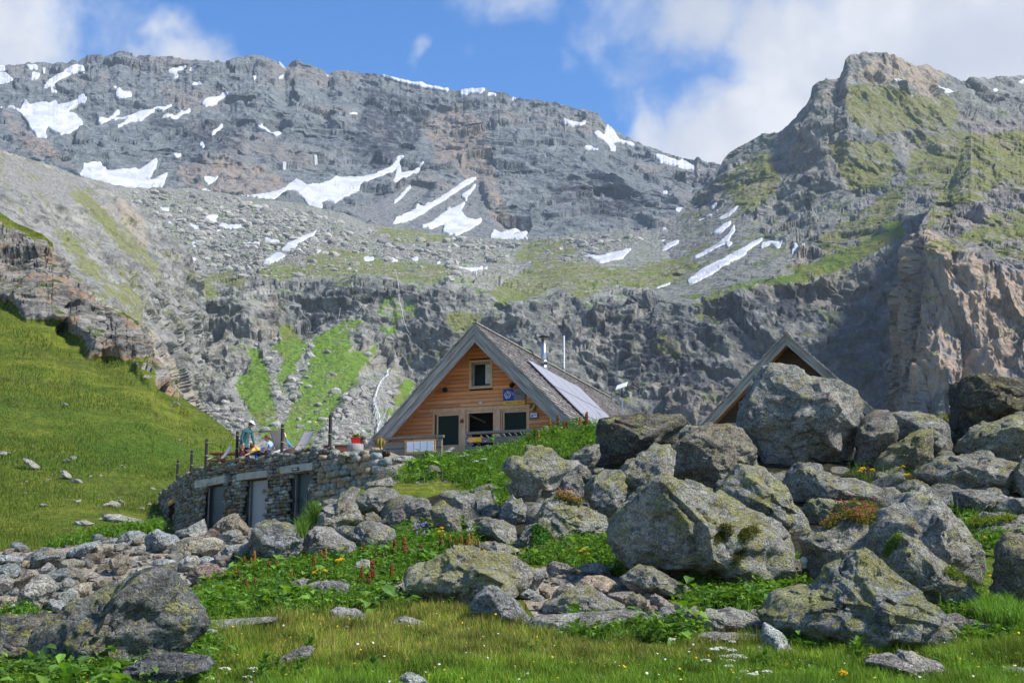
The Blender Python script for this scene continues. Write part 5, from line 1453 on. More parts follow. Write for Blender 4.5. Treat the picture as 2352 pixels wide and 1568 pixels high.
def place(px, py, y):
    x, z = fr.yp(px, py, y)
    return fr.o + Matrix.Rotation(-YAW, 3, 'Z') @ Vector((x, y, z))


def board_size(c0, c1, y):
    a, b = WH(*c0, y), WH(*c1, y)
    return abs(b[0] - a[0]), abs(b[1] - a[1])


# blue, grey and yellow sign
wd, ht = board_size((1187, 616), (1352, 728), WY - .08)
sg = empty('hut_sign', place(*H1(1187, 733), WY - .10), -YAW, "blue grey and yellow sign with a white spiral on the cabin gable", 'sign')
yh = ht * .25
MB().box(0, wd * .495, 0, .02, yh, ht).build('blue_field', M_blue, sg)
MB().box(wd * .495, wd, 0, .02, yh, ht).build('grey_field', M_sgrey, sg)
MB().box(0, wd, -.003, .02, 0, yh - .001).build('yellow_strip', M_yel, sg)
mb = MB()
r0 = wd * .125
pts = []
for k in range(40):
    a = -2.4 + k * .30
    r = .02 + r0 * (k / 39.0) ** 0.9
    pts.append((wd * .235 + r * math.cos(-a) * .9, -.004, yh + (ht - yh) * .50 + r * math.sin(-a)))
mb.tube(pts, [.006 + .014 * (k / 39.0) for k in range(40)], 6)
for k in range(9):
    a = .9 + k * .42
    mb.ball((wd * .235 + r0 * 1.22 * math.cos(a), -.002, yh + (ht - yh) * .5 + r0 * 1.25 * math.sin(a)), .018 + .008 * (k % 3), 1)
mb.build('spiral_emblem', M_white, sg)
text_mesh("Parc", .075, M_white, sg, (wd * .355, -.002, yh + (ht - yh) * .63))
text_mesh("national", .075, M_blue, sg, (wd * .515, -.002, yh + (ht - yh) * .63))
text_mesh("de", .075, M_white, sg, (wd * .42, -.002, yh + (ht - yh) * .48))
text_mesh("la Vanoise", .085, M_blue, sg, (wd * .52, -.002, yh + (ht - yh) * .48))
text_mesh("Refuge du Parc  2 400 m", .075, M_ink, sg, (wd * .13, -.006, yh * .36))
wd, ht = board_size((1398, 728), (1432, 775), WY - .08)
sg = empty('green_sign', place(*H1(1398, 776), WY - .10), -YAW, "small green sign with a yellow diagonal stripe", 'sign')
MB().box(0, wd, 0, .02, 0, ht).build('plate', M_sgreen, sg)
MB().poly([(0, -.003, 0), (wd * .22, -.003, 0), (wd, -.003, ht * .82), (wd, -.003, ht), (wd * .86, -.003, ht), (0, -.003, ht * .18)], .004).build('stripe', M_yel, sg)
wd, ht = board_size((1390, 790), (1452, 833), WY - .08)
sg = empty('club_plaque', place(*H1(1390, 836), WY - .10), -YAW, "small white plaque with a blue border under the green sign", 'sign')
MB().box(0, wd, 0, .02, 0, ht).build('border', M_blue, sg)
MB().box(.03, wd - .03, -.004, .01, .05, ht - .03).build('face', M_white, sg)
MB().poly([(.07, -.007, ht * .4), (wd * .22, -.007, ht * .22), (wd * .42, -.007, ht * .4), (wd * .36, -.007, ht * .55), (wd * .28, -.007, ht * .78), (wd * .2, -.007, ht * .5)], .004).build('emblem', M_ink, sg)
text_mesh("Agent", .10, M_ink, sg, (wd * .42, -.006, ht * .5))

# solar array on the right slope
OFF = .17 * math.sqrt(1 + SL * SL)
q0 = fr.roof(*H1(1372, 385), SL, OFF); q1 = fr.roof(*H1(1740, 565), SL, OFF); q2 = fr.roof(*H1(2005, 835), SL, OFF); q3 = fr.roof(*H1(1855, 865), SL, OFF)
px0 = (q0.x + q1.x) / 2; px1 = min(XE - .1, max(q2.x, q3.x) + 1.0)
py0 = (q0.y + q3.y) / 2; py1 = (q1.y + q2.y) / 2
sa = empty('solar_array', cabin.location, -YAW, "array of pale grey solar panels mounted on the cabin roof", 'solar panels')
sl_ = math.sqrt(1 + SL * SL)


def onroof(x, y, h):
    return (x + h * SL / sl_, y, fr.za - SL * x + h / sl_)


ncol, nrow = 4, 3
for i in range(ncol):
    for j in range(nrow):
        ya, yb = py0 + (py1 - py0) * i / ncol + .015, py0 + (py1 - py0) * (i + 1) / ncol - .015
        xa, xc = px0 + (px1 - px0) * j / nrow + .012, px0 + (px1 - px0) * (j + 1) / nrow - .012
        mb = MB(); mb.hexa([onroof(xa, ya, .14), onroof(xc, ya, .14), onroof(xc, yb, .14), onroof(xa, yb, .14), onroof(xa, ya, .175), onroof(xc, ya, .175), onroof(xc, yb, .175), onroof(xa, yb, .175)])
        pn = mb.build('panel', M_steel, sa)
        mb = MB(); f_ = .025; g_ = f_ / sl_
        mb.hexa([onroof(xa + g_, ya + f_, .172), onroof(xc - g_, ya + f_, .172), onroof(xc - g_, yb - f_, .172), onroof(xa + g_, yb - f_, .172), onroof(xa + g_, ya + f_, .18), onroof(xc - g_, ya + f_, .18), onroof(xc - g_, yb - f_, .18), onroof(xa + g_, yb - f_, .18)])
        mb.build('cells', M_panel, pn)
for k in range(3):
    y_ = py0 + (py1 - py0) * (.1 + .4 * k)
    mb = MB(); mb.beam(onroof(px0, y_, .09), onroof(px1, y_, .09), .05, .07); mb.build('mounting_rail', M_blackm, sa)

# chimney and masts
q = fr.roof(1249, 846, SL, 0)
ctop = fr.yp(1247, 772, q.y)[1]
ch_ = empty('chimney_pipe', fr.o + Matrix.Rotation(-YAW, 3, 'Z') @ q, -YAW, "shiny steel stove pipe with a black cap on the cabin roof", 'chimney')
hh = ctop - q.z
MB().tube([(0, 0, -.25), (0, 0, hh - .16)], .125, 18).build('flue', M_steel, ch_, True)
MB().tube([(0, 0, .24), (0, 0, .40), (0, 0, .42)], [.24, .17, .13], 18).build('flashing_collar', M_steel, ch_, True)
MB().tube([(0, 0, -.3), (0, 0, .24)], [.17, .17], 18).build('flue_base', M_steel, ch_, True)
MB().tube([(0, 0, hh - .05), (0, 0, hh - .02), (0, 0, hh + .03)], [.26, .25, .08], 18).build('rain_cap', M_blackm, ch_, True)
mb = MB()
for k in range(3):
    a = k * 2.1
    mb.tube([(.11 * math.cos(a), .11 * math.sin(a), hh - .2), (.12 * math.cos(a), .12 * math.sin(a), hh - .03)], .012)
mb.build('cap_strut', M_blackm, ch_)
e_, d_ = fr.ray(1296, 850)
yy = e_.y + d_.y * (-e_.x / d_.x)
mt = empty('antenna_mast', fr.o + Matrix.Rotation(-YAW, 3, 'Z') @ Vector((0, yy, fr.za)), -YAW, "thin white mast rising from the cabin ridge behind the stove pipe", 'mast')
mh = fr.yp(1296, 771, yy)[1] - fr.za
MB().tube([(0, 0, -.1), (0, 0, mh)], .038, 8).build('pole', M_white, mt); MB().tube([(0, 0, .0), (0, 0, .3)], .06, 8).build('clamp', M_steel, mt)
g_ = at(1430, 975, 67.0)
sa_ = empty('satellite_antenna', g_, 0, "flat white satellite antenna on a thin pole behind the cabin", 'antenna')
hp = at(1430, 890, 67.0).z - g_.z
MB().tube([(0, 0, -1.0), (0, 0, hp - .5)], .035, 8).build('pole', M_steel, sa_); MB().tube([(0, 0, hp - .55), (0, 0, hp)], .028, 8).build('neck', M_blackm, sa_)
dish = MB(); dish.box(-.28, .28, -.22, .22, -.02, .02); dish = dish.build('flat_dish', M_white, sa_)
dish.location = (-.02, 0, hp + .08); dish.rotation_euler = (math.radians(38), math.radians(-14), math.radians(-28))

# deck railings in front of the gable
RY = -1.2


def rail_run(name, label, top, posts, boards, pegs=None):
    e = empty(name, fr.o, -YAW, label, 'railing', 'timber railings in front of the cabin')
    a, b = WH(*top[0], RY), WH(*top[1], RY)
    zt = (a[1] + b[1]) / 2
    mb = MB(); mb.box(a[0], b[0], RY - .09, RY + .09, zt - .07, zt + .035); mb.build('top_rail', M_rail, e)
    for p in posts:
        x = WH(p, 1000, RY)[0]
        mb = MB(); mb.box(x - .085, x + .085, RY - .02, RY + .12, -1.2, zt - .072); mb.build('post', M_rail, e)
    for (c0, c1, zt2, hb) in boards:
        xa, xc = WH(c0, 1000, RY)[0], WH(c1, 1000, RY)[0]
        zz_ = WH((c0 + c1) / 2, zt2, RY)[1]
        mb = MB(); mb.box(xa, xc, RY - .075, RY - .022, zz_ - hb, zz_); mb.build('board', M_rail, e)
    if pegs:
        for p in pegs:
            x, z = WH(p[0], p[1], RY)
            mb = MB(); mb.tube([(x, RY - .07, z), (x - .05, RY - .24, z + .09)], .016, 6); mb.build('peg', M_weath, e)
    return e


rail_run('deck_railing', "left timber railing with wide boards and the notice board", ((190, 991), (735, 965)), (215, 480, 705), ((190, 722, 1012, .32), (230, 722, 1058, .26), (330, 722, 1102, .12)))
e = rail_run('deck_railing', "right timber railing with a row of pegs before the doorway", ((905, 945), (1490, 918)), (925, 1172, 1420, 1512), ((905, 1370, 975, .22), (905, 1290, 1043, .3)), [(1040 + 43 * k, 985 - 3.4 * k) for k in range(8)])
xq, zq = WH(1512, 905, RY)
mb = MB(); mb.tube([(xq, RY + .05, zq - .5), (xq, RY + .05, zq + .05), (xq, RY + .05, zq + .09)], [.10, .10, .05], 10); mb.build('end_post', M_rail, e)
nb = empty('notice_board', place(*H1(435, 1106), RY - .16), -YAW, "pale wooden notice board holding four white sheets on the left railing", 'notice board')
wd, ht = board_size((435, 1004), (668, 1099), RY - .16)
MB().box(0, wd, .02, .06, 0, ht).build('backing', plain('plywood', (.50, .29, .12), .7), nb)
for k in range(4):
    sx = wd * (.075 + .222 * k)
    MB().box(sx, sx + wd * .20, .008, .022, ht * .15, ht * .88).build('sheet', M_paper, nb)
for k in range(2):
    sg = empty('direction_sign', place(*H1(922, 997 + 17 * k), RY - .13), -YAW, ("upper" if k == 0 else "lower") + " yellow arrow strip on the right railing", 'sign', 'yellow strips on the railing')
    wd, ht = board_size((922, 981), (1018, 994), RY - .13)
    MB().box(0, wd, 0, .03, 0, ht).build('plate', M_yel, sg)
# deck floor, steps of pale timber under the bays
mb = MB(); mb.box(-XE + .3, XE - .3, RY - .1, WY + .1, -.55, -.30); mb.build('deck', M_rail, cabin)

# second cabin behind the tallest boulder
f2 = Frame(1805, 768, 61.0, at(1800, 990, 61.0).z)
x2, z2 = f2.yp(1612, 980, 0.0)
S2 = (f2.za - z2) / -x2
x3, z3 = f2.yp(2012, 944, 0.0)
S2b = (f2.za - z3) / x3
S2 = (S2 + S2b) / 2
X2 = max(-x2, x3) * 1.08
cb2 = empty('old_cabin', f2.o, -YAW, "dark weathered second cabin half hidden behind the tallest boulder", 'cabin')
FD2 = f2.za - f2.yp(1805, 792, 0)[1]
gable_roof(cb2, f2.za, S2, X2, 7.5, FD2, 15)
mb = MB()
zin2 = f2.za - .3
z = -1.0
while z < zin2 - .1:
    lim = min((zin2 - z - .1) / S2, X2 - .4)
    mb.box(-lim, lim, 1.0 - .012 * (int(z * 10) % 2), 1.1, z + .006, z + .19)
    z += .2
mb.build('wall', M_dwood, cb2)
za_ = f2.yp(1665, 972, .95)[1]
mb = MB(); mb.box(-X2 + .5, X2 - .5, .93, .985, za_ - .9, za_); mb.build('pale_band', plain('pale_boards', (.42, .41, .40), .8, stretch=(9, 1, 1)), cb2)
mb = MB(); mb.box(-X2 + .6, -X2 + .75, 1.1, 6.9, -1, f2.za - S2 * (X2 - .6) - .3); mb.box(X2 - .75, X2 - .6, 1.1, 6.9, -1, f2.za - S2 * (X2 - .6) - .3)
mb.poly([(-X2 + .6, 6.9, -1), (X2 - .6, 6.9, -1), (X2 - .6, 6.9, f2.za - S2 * (X2 - .6) - .3), (0, 6.9, zin2), (-X2 + .6, 6.9, f2.za - S2 * (X2 - .6) - .3)], .1)
mb.build('back_wall', M_dwood, cb2)

# ------------------------------------------------------------------ stone building under the terrace


def dz(px, py, z):
    cyy = (784 - py) / F
    return (z - EYE[2]) / ((ST + cyy * CT) / (CT - cyy * ST))


top = P('C2', "82,862 150,800 250,730 330,672 390,638 450,612 700,580 900,560 1100,530 1300,500 1450,480 1600,460")
wp = [at(a, b, dz(a, b, Z_T)) for a, b in top]
wp = [Vector((p.x, p.y, 0)) for p in wp]
# smooth the plan
for _ in range(3):
    wp = [wp[0]] + [(wp[i - 1] + wp[i] * 2 + wp[i + 1]) / 4 for i in range(1, len(wp) - 1)] + [wp[-1]]
cum = [0.0]
for i in range(1, len(wp)):
    cum.append(cum[-1] + (wp[i] - wp[i - 1]).length)
WL = cum[-1]


def wall_at(s):
    i = max(0, min(len(wp) - 2, int(np.searchsorted(cum, s)) - 1))
    d = (wp[i + 1] - wp[i]).normalized()
    p = wp[i] + d * (s - cum[i])
    return p, d, Vector((d.y, -d.x, 0))      # outward normal toward the viewer


def wall_hit(px, py):
    """(s, z) where a photo pixel meets the wall face"""
    e = Vector(EYE.tolist()); d = at(px, py, 50.0) - e
    best = None
    for i in range(len(wp) - 1):
        a, b = wp[i], wp[i + 1]
        den = d.x * (b.y - a.y) - d.y * (b.x - a.x)
        if abs(den) < 1e-9: continue
        k = ((a.x - e.x) * (b.y - a.y) - (a.y - e.y) * (b.x - a.x)) / den
        q = e + d * k
        tt = (Vector((q.x, q.y, 0)) - a).dot((b - a).normalized())
        lo_, hi_ = (-9 if i == 0 else 0), ((b - a).length + (9 if i == len(wp) - 2 else 0))
        if lo_ <= tt <= hi_ and k > 0 and (best is None or k < best[0]):
            best = (k, cum[i] + tt, q.z)
    return best[1], best[2]


def C2(x, y):
    return CROPS['C2'][0] + x * .2513, CROPS['C2'][1] + y * .2513


ZB = Z_T - 4.2
sb = empty('stone_building', wp[4] + Vector((0, 0, ZB)), 0, "curved dry stone building with three metal doors under the terrace", 'building')
SBL = sb.location.copy()
doors = []
for (x0, x1, yt, nm) in ((492, 650, 806, 'g'), (868, 1035, 752, 'p'), (1284, 1445, 690, 'w')):
    s0, z0_ = wall_hit(*C2(x0, yt)); s1, z1_ = wall_hit(*C2(x1, yt - 22))
    doors.append((s0, s1, (z0_ + z1_) / 2, nm))
so0, zo0 = wall_hit(*C2(150, 975)); so1, zo1 = wall_hit(*C2(205, 950))
openings = [(a, b, c) for a, b, c, _ in doors] + [(so0, so1, (zo0 + zo1) / 2)]
_cube = None


def stone_mesh(mb, c, ax, up_, nrm, wd, ht, dp, rng):
    """rounded irregular stone: 4x4x3 lattice shell"""
    N_ = 4
    V, idx = [], {}
    ph = rng.uniform(-1, 1, 6)
    for i in range(N_ + 1):
        for j in range(N_ + 1):
            for side in (0, 1):
                u, v = i / N_ * 2 - 1, j / N_ * 2 - 1
                e = min(1, (1 - max(abs(u), abs(v))) * 2.2)
                b = 1 if side == 0 else -1
                uu = u * (1 - .16 * v * v * (1 + .5 * ph[0])) + .10 * ph[1] * v
                vv = v * (1 - .22 * u * u * (1 + .5 * ph[2])) + .12 * ph[3] * u
                dd = dp * (b * (.5 + .5 * min(1, e * 1.6) ** .6) if side == 0 else -.6) + (.25 * dp * (ph[4] * u + ph[5] * v) if side == 0 else 0)
                idx[(i, j, side)] = len(V)
                V.append(c + ax * (uu * wd / 2) + up_ * (vv * ht / 2) + nrm * dd)
    Fs = []
    for i in range(N_):
        for j in range(N_):
            Fs.append((idx[i, j, 0], idx[i + 1, j, 0], idx[i + 1, j + 1, 0], idx[i, j + 1, 0]))
    for i in range(N_):
        Fs.append((idx[i, 0, 1], idx[i + 1, 0, 1], idx[i + 1, 0, 0], idx[i, 0, 0]))
        Fs.append((idx[i, N_, 0], idx[i + 1, N_, 0], idx[i + 1, N_, 1], idx[i, N_, 1]))
        Fs.append((idx[0, i, 0], idx[0, i + 1, 0], idx[0, i + 1, 1], idx[0, i, 1]))
        Fs.append((idx[N_, i, 1], idx[N_, i + 1, 1], idx[N_, i + 1, 0], idx[N_, i, 0]))
    mb.add(V, Fs)


def stone_col(rng):
    r = rng.uniform()
    g = rng.uniform(.55, 1.25)
    if r < .45: c = (.20, .19, .165)
    elif r < .72: c = (.20, .145, .085)
    elif r < .88: c = (.17, .185, .185)
    elif r < .95: c = (.30, .28, .24)
    else: c = (.15, .085, .05)
    return (c[0] * g, c[1] * g, c[2] * g, 1)


rng = np.random.RandomState(77)
mb = MB()
z = ZB
UP = Vector((0, 0, 1))
while z < Z_T + .02:
    hc = rng.uniform(.075, .17)
    s = -1.5
    while s < WL + .15:
        wd = rng.uniform(.14, .42) * (1 if hc > .11 else .9)
        sm = s + wd / 2
        zc = z + hc / 2
        if not any(a - .02 < sm + wd * .3 and sm - wd * .3 < b + .02 and zc < c + .02 for a, b, c in openings):
            p, d, n = wall_at(sm)
            mb.col = stone_col(rng)
            bat = (Z_T - zc) * .05
            zt = zc + rng.uniform(-.02, .02) + (.06 * math.sin(s * 3.1) if z > Z_T - .15 else 0)
            stone_mesh(mb, p + UP * zt + n * (rng.uniform(-.03, .04) + bat) - SBL, d, UP, n, wd * .97, hc * rng.uniform(.9, 1.12), rng.uniform(.05, .09), rng)
        s += wd
    z += hc * .97
mb.build('wall', M_stone, sb, True)
mb = MB()       # dark core behind the stones, with the door recesses left open
zs = [ZB - .6]
for i in range(-6, 80):
    s = i * .25
    if s > WL + .3: break
    p, d, n = wall_at(s + .125)
    c_ = [c for a, b, c in openings if a - .02 < s + .125 < b + .02]
    zlo = c_[0] if c_ else ZB - .6
    a = p - d * .13 - n * .04 - SBL; b = p + d * .13 - n * .04 - SBL
    mb.hexa([a + UP * zlo, b + UP * zlo, b - n * .5 + UP * zlo, a - n * .5 + UP * zlo, a + UP * (Z_T - .03), b + UP * (Z_T - .03), b - n * .5 + UP * (Z_T - .03), a - n * .5 + UP * (Z_T - .03)])
mb.build('wall_core', M_mortar, sb)


def on_wall(s, z, out=0.0):
    p, d, n = wall_at(s)
    return p + UP * z + n * (out + (Z_T - z) * .05) - SBL, d, n


for (s0, s1, zt, nm) in doors:
    p0, d, n = on_wall(s0, zt, -.16); p1, _, _ = on_wall(s1, zt, -.16)
    zb = ZB + .1
    dn = UP * (zb - zt)
    w_ = (p1 - p0)
    mat = M_pdoor if nm == 'p' else M_gdoor
    mb = MB()
    a, b = p0 + w_ * .07, p1 - w_ * .02
    mb.hexa([a + dn, b + dn, b + dn - n * .05, a + dn - n * .05, a, b, b - n * .05, a - n * .05])
    dr = mb.build('door', mat, sb)
    mb = MB()
    mb.hexa([p0 + dn, p0 + w_ * .068 + dn, p0 + w_ * .068 + dn + n * .10, p0 + dn + n * .10, p0, p0 + w_ * .068, p0 + w_ * .068 + n * .10, p0 + n * .10])
    mb.hexa([p1 - w_ * .018 + dn, p1 + dn, p1 + dn + n * .10, p1 - w_ * .018 + dn + n * .10, p1 - w_ * .018, p1, p1 + n * .10, p1 - w_ * .018 + n * .10])
    mb.build('frame', M_frame, dr)
    MB().ball(tuple(b - w_ * .12 + UP * (-1.05) + n * .04), .035).build('handle', M_blackm, dr, True)
    ang = math.atan2(d.y, d.x)
    if nm == 'p':
        mb = MB(); c = a + (b - a) * .66 + UP * (-.42)
        mb.tube([c, c + n * .015], .085, 16)
        mb.build('door_disc', plain('brown_disc', (.12, .09, .05), .6), dr)
    if nm == 'w':
        text_mesh("WC", .19, M_white, dr, a + (b - a) * .60 + UP * (-.62) + n * .008, rz=ang)
        mb = MB(); c = a + (b - a) * .55 + n * .01
        mb.hexa([c + UP * -1.6, c + w_ * .03 + UP * -1.6, c + w_ * .03 + UP * -1.6 + n * .01, c + UP * -1.6 + n * .01, c + UP * -.75, c + w_ * .03 + UP * -.75, c + w_ * .03 + UP * -.75 + n * .01, c + UP * -.75 + n * .01])
        mb.build('door_strip', plain('blue_strip', (.05, .10, .16), .4), dr)
# recess back so nothing shines through
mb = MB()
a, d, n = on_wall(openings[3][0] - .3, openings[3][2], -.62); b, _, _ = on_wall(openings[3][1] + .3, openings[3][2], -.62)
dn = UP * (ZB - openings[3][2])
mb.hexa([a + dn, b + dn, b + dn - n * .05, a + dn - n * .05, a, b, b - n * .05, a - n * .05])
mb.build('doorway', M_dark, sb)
lint = [((410, 745), (683, 705), 62), ((790, 690), (1067, 648), 62), ((1190, 620), (1483, 587), 64)]
for k, (c0, c1, hh) in enumerate(lint):
    s0, za0 = wall_hit(*C2(*c0)); s1, za1 = wall_hit(*C2(*c1))
    zt = (za0 + za1) / 2
    s_m, zbm = wall_hit(*C2((c0[0] + c1[0]) / 2, (c0[1] + c1[1]) / 2 + hh))
    p0, d, n = on_wall(s0, zt, .17); p1, _, _ = on_wall(s1, zt, .17)
    dn = UP * (zbm - zt)
    mb = MB(); mb.hexa([p0 + dn, p1 + dn, p1 + dn - n * .45, p0 + dn - n * .45, p0, p1, p1 - n * .45, p0 - n * .45])
    lo_ = mb.build('lintel', M_concrete, sb)
    if k == 2:
        mb = MB(); c = p0 + (p1 - p0) * .38 + dn * .88; ww = (p1 - p0) * .22
        mb.hexa([c + n * .003, c + ww + n * .003, c + ww + n * .02, c + n * .02, c - dn * .5 + n * .003, c + ww - dn * .5 + n * .003, c + ww - dn * .5 + n * .02, c - dn * .5 + n * .02])
        pl = mb.build('name_plate', M_gdoor, lo_)
        text_mesh("Toilette", .085, M_white, pl, c + ww * .12 - dn * .17 + n * .024, rz=math.atan2(d.y, d.x))
s0, za0 = wall_hit(*C2(133, 930)); s1, za1 = wall_hit(*C2(222, 885))
p0, d, n = on_wall(s0, (za0 + za1) / 2, .10); p1, _, _ = on_wall(s1, (za0 + za1) / 2, .10)
dn = UP * -.30
mb = MB(); mb.hexa([p0 + dn, p1 + dn, p1 + dn - n * .4, p0 + dn - n * .4, p0, p1, p1 - n * .4, p0 - n * .4])
lo_ = mb.build('lintel', plain('brown_timber', (.24, .15, .07), .8), sb)
mb = MB(); c = p0 + (p1 - p0) * .3 + dn * .75; ww = (p1 - p0) * .4
mb.hexa([c + n * .003, c + ww + n * .003, c + ww + n * .02, c + n * .02, c - dn * .45 + n * .003, c + ww - dn * .45 + n * .003, c + ww - dn * .45 + n * .02, c - dn * .45 + n * .02])
mb.build('name_plate', M_yel, lo_)

# terrace floor
mb = MB()
backp = [Vector((-4.0, 60.5, 0)), Vector((-9, 66, 0)), Vector((-16, 70, 0))]
inner = [p - wall_at(c)[2] * .3 for p, c in zip(wp, cum)]
ring = [(p.x, p.y, Z_T - .10) for p in inner] + [(at(880, 1050, 48.5).x, 48.6, Z_T - .1), (-3.0, 58.0, Z_T + .15), (-6, 62, Z_T + .3), (-16.5, 70, Z_T - .05)]
n_ = len(ring)
mb.add(ring + [(a, b, c - .5) for a, b, c in ring], [tuple(range(n_)), tuple(range(n_, 2 * n_))[::-1]] + [(i, n_ + i, n_ + (i + 1) % n_, (i + 1) % n_) for i in range(n_)])
tr = mb.build('terrace', M_gravel)
tag(tr, kind='structure')

# rough dry stone retaining wall at the right end
dw = empty('dry_stone_wall', at(820, 1110, 48.0), 0, "rough dry stone retaining wall of larger blocks right of the doors", 'wall')
rng = np.random.RandomState(21)
mb = MB()
P0, P1 = wp[-1].copy(), Vector((at(893, 1090, 47.2).x, 47.2, 0))
d = (P1 - P0).normalized(); n = Vector((d.y, -d.x, 0)); Lw = (P1 - P0).length
z = Z_T - 2.6
while z < Z_T + .06:
    hc = rng.uniform(.15, .28)
    s = -.25
    while s < Lw + .1:
        wd = rng.uniform(.24, .58)
        sm = s + wd / 2
        ztop = Z_T - .10 - max(0, sm / Lw - .5) * .9
        if z + hc * .6 < ztop:
            g = rng.uniform(.8, 1.3)
            base = [(.22, .215, .185), (.19, .21, .2), (.26, .20, .13)][rng.randint(3)]
            mb.col = tuple(c * g for c in base) + (1,)
            stone_mesh(mb, P0 + d * sm + UP * (z + hc / 2 + rng.uniform(-.03, .03)) + n * rng.uniform(.0, .16) + n * (Z_T - z) * .12 - dw.location, d, UP, n, wd, hc * 1.08, rng.uniform(.10, .18), rng)
        s += wd * .94
    z += hc * .93
mb.build('stones', M_stone, dw, True)
mb = MB(); a = P0 - n * .05 - dw.location; b = P1 - n * .05 - dw.location
mb.hexa([a + UP * (Z_T - 3), b + UP * (Z_T - 3), b - n * .6 + UP * (Z_T - 3), a - n * .6 + UP * (Z_T - 3), a + UP * (Z_T - .1), b + UP * (Z_T - .7), b - n * .6 + UP * (Z_T - .7), a - n * .6 + UP * (Z_T - .1)])
mb.build('core', M_mortar, dw)
# cap stones on the corner
for s, lb, tn in [("1600,470 1640,462 1690,470 1700,510 1680,540 1620,540 1605,510", "pale square stone capping the wall corner", (.46, .47, .44)),
                  ("1690,500 1740,480 1800,490 1800,530 1730,545 1695,530", "buff capping stone beside the pale square one", (.42, .41, .35)),
                  ("1780,500 1810,478 1890,480 1925,510 1900,545 1830,555 1790,540", "blue green stone in front of the tree stump", (.33, .37, .36)),
                  ("2140,560 2180,530 2260,520 2352,525 2420,560 2420,590 2300,600 2180,600", "flat whitish rock beside the soil path", (.45, .45, .42)),
                  ("1930,570 1980,550 2080,555 2130,590 2130,620 2030,625 1950,610", "grey block at the end of the retaining wall", (.36, .37, .34))]:
    yb = P('C2', s)[:, 1].max()
    B('C2', s, lb, tn, .15, depth=48.0 if P('C2', s)[:, 0].mean() < 840 else 49, thick=1.1)

# posts and ropes along the wall top
MP = plain('black_post', (.022, .022, .024), .7)
pts = [((170, 560), (160, 795)), ((290, 470), (285, 712)), ((425, 365), (420, 625)), ((712, 295), (705, 585)), ((1128, 230), (1118, 522)), ((1563, 147), (1557, 462))]
tops, bots = [], []
plab = ["first black post at the far left end of the terrace rope fence", "second black post from the left of the rope fence", "third black post of the rope fence above the left door lintel",
        "black post standing left of the woman in the white cap", "black post in front of the reclining chairs", "tallest black post at the right end of the rope fence"]
for k, (a, b) in enumerate(pts):
    s, _ = wall_hit(*C2(*b))
    p, d, n = wall_at(s)
    p = p - n * .22
    pb = p + UP * (Z_T - .25)
    hgt = at(*C2(*a), p.y).z - (Z_T - .25)
    o = empty('fence_post', pb, 0, plab[k], 'post', 'black posts of the terrace fence')
    MB().tube([(0, 0, 0), (0, 0, hgt - .01), (0, 0, hgt)], [.06, .06, .05], 12).build('shaft', MP, o)
    for hz in ((.90, .55, .22) if k < 5 else (.55, .22)):
        MB().tube([(0, 0, hgt * hz - .009), (0, 0, hgt * hz + .009)], .067, 10).build('rope_turn', M_rope, o)
    tops.append(hgt); bots.append(pb)
for fi, (fr_, lb) in enumerate(((.90, "top yellow rope strung between the black posts"), (.55, "middle yellow rope strung between the black posts"), (.22, "lowest yellow rope strung between the black posts"))):
    pl = []
    for k in range(6):
        a = bots[k] + UP * (tops[k] * fr_)
        if fi == 0 and k == 5:
            kn = at(*C2(1468, 215), bots[5].y + .2)
            a = kn
        pl.append(a)
    full = []
    for k in range(5):
        for j in range(8):
            f_ = j / 8
            q = pl[k].lerp(pl[k + 1], f_)
            q = q - UP * (.10 + .03 * k) * (4 * f_ * (1 - f_)) * (1 if fi else .4)
            full.append(q)
    full.append(pl[5])
    if fi == 0:
        full.append(bots[5] + UP * (tops[5] * .57))
    mb = MB(); mb.tube(full, .011, 5)
    if fi == 0:
        mb.ball(tuple(pl[5]), .05, 1); mb.ball(tuple(pl[5] - UP * .08), .035, 1)
    o = mb.build('rope', M_rope)
    tag(o, lb, 'rope', 'ropes of the terrace fence')

# lamp post among the boulders
lp = gpt(*P('C8', "332,790")[0])
lp = empty('garden_lamp', at(*P('C8', "332,780")[0], 30.5), 0, "small black bollard lamp with a white globe between the boulders", 'lamp')
hgl = at(*P('C8', "320,560")[0], 30.5).z - lp.location.z
MB().tube([(0, 0, -.1), (0, 0, hgl)], .045, 12).build('post', M_blackm, lp)
MB().tube([(0, 0, hgl - .03), (0, 0, hgl + .05)], .055, 12).build('collar', plain('beige_plastic', (.35, .31, .24), .5), lp)
MB().ball((0, 0, hgl + .13), .085, 3).build('globe', plain('opal_glass', (.55, .52, .44), .25), lp, True)
# ------------------------------------------------------------------ vegetation
def leaf_mat(name, rough=0.55, trans=0.35, spec=0.3):
    m, t = new_mat(name)
    a = t.n('ShaderNodeAttribute', attribute_name='col')
    b = t.n('ShaderNodeBsdfPrincipled', {'Base Color': a.outputs['Color'], 'Roughness': rough, 'Specular IOR Level': spec})
    tr = t.n('ShaderNodeBsdfTranslucent', {'Color': t.mix(1.0, a.outputs['Color'], (1.3, 1.25, 0.6), 'MULTIPLY')})
    mx = t.n('ShaderNodeMixShader', {0: trans, 1: b.outputs[0], 2: tr.outputs[0]})
    t.n('ShaderNodeOutputMaterial', {'Surface': mx.outputs[0]})
    return m


M_leaf = leaf_mat('leaf_green')
M_grass = leaf_mat('grass_blade', 0.6, 0.3, 0.2)
M_petal = leaf_mat('petals', 0.7, 0.25, 0.1)


def ground_noise(p):
    return 0.16 * fbm(p / 2.2, 4, 61) + 0.05 * fbm(p / 0.5, 3, 62)


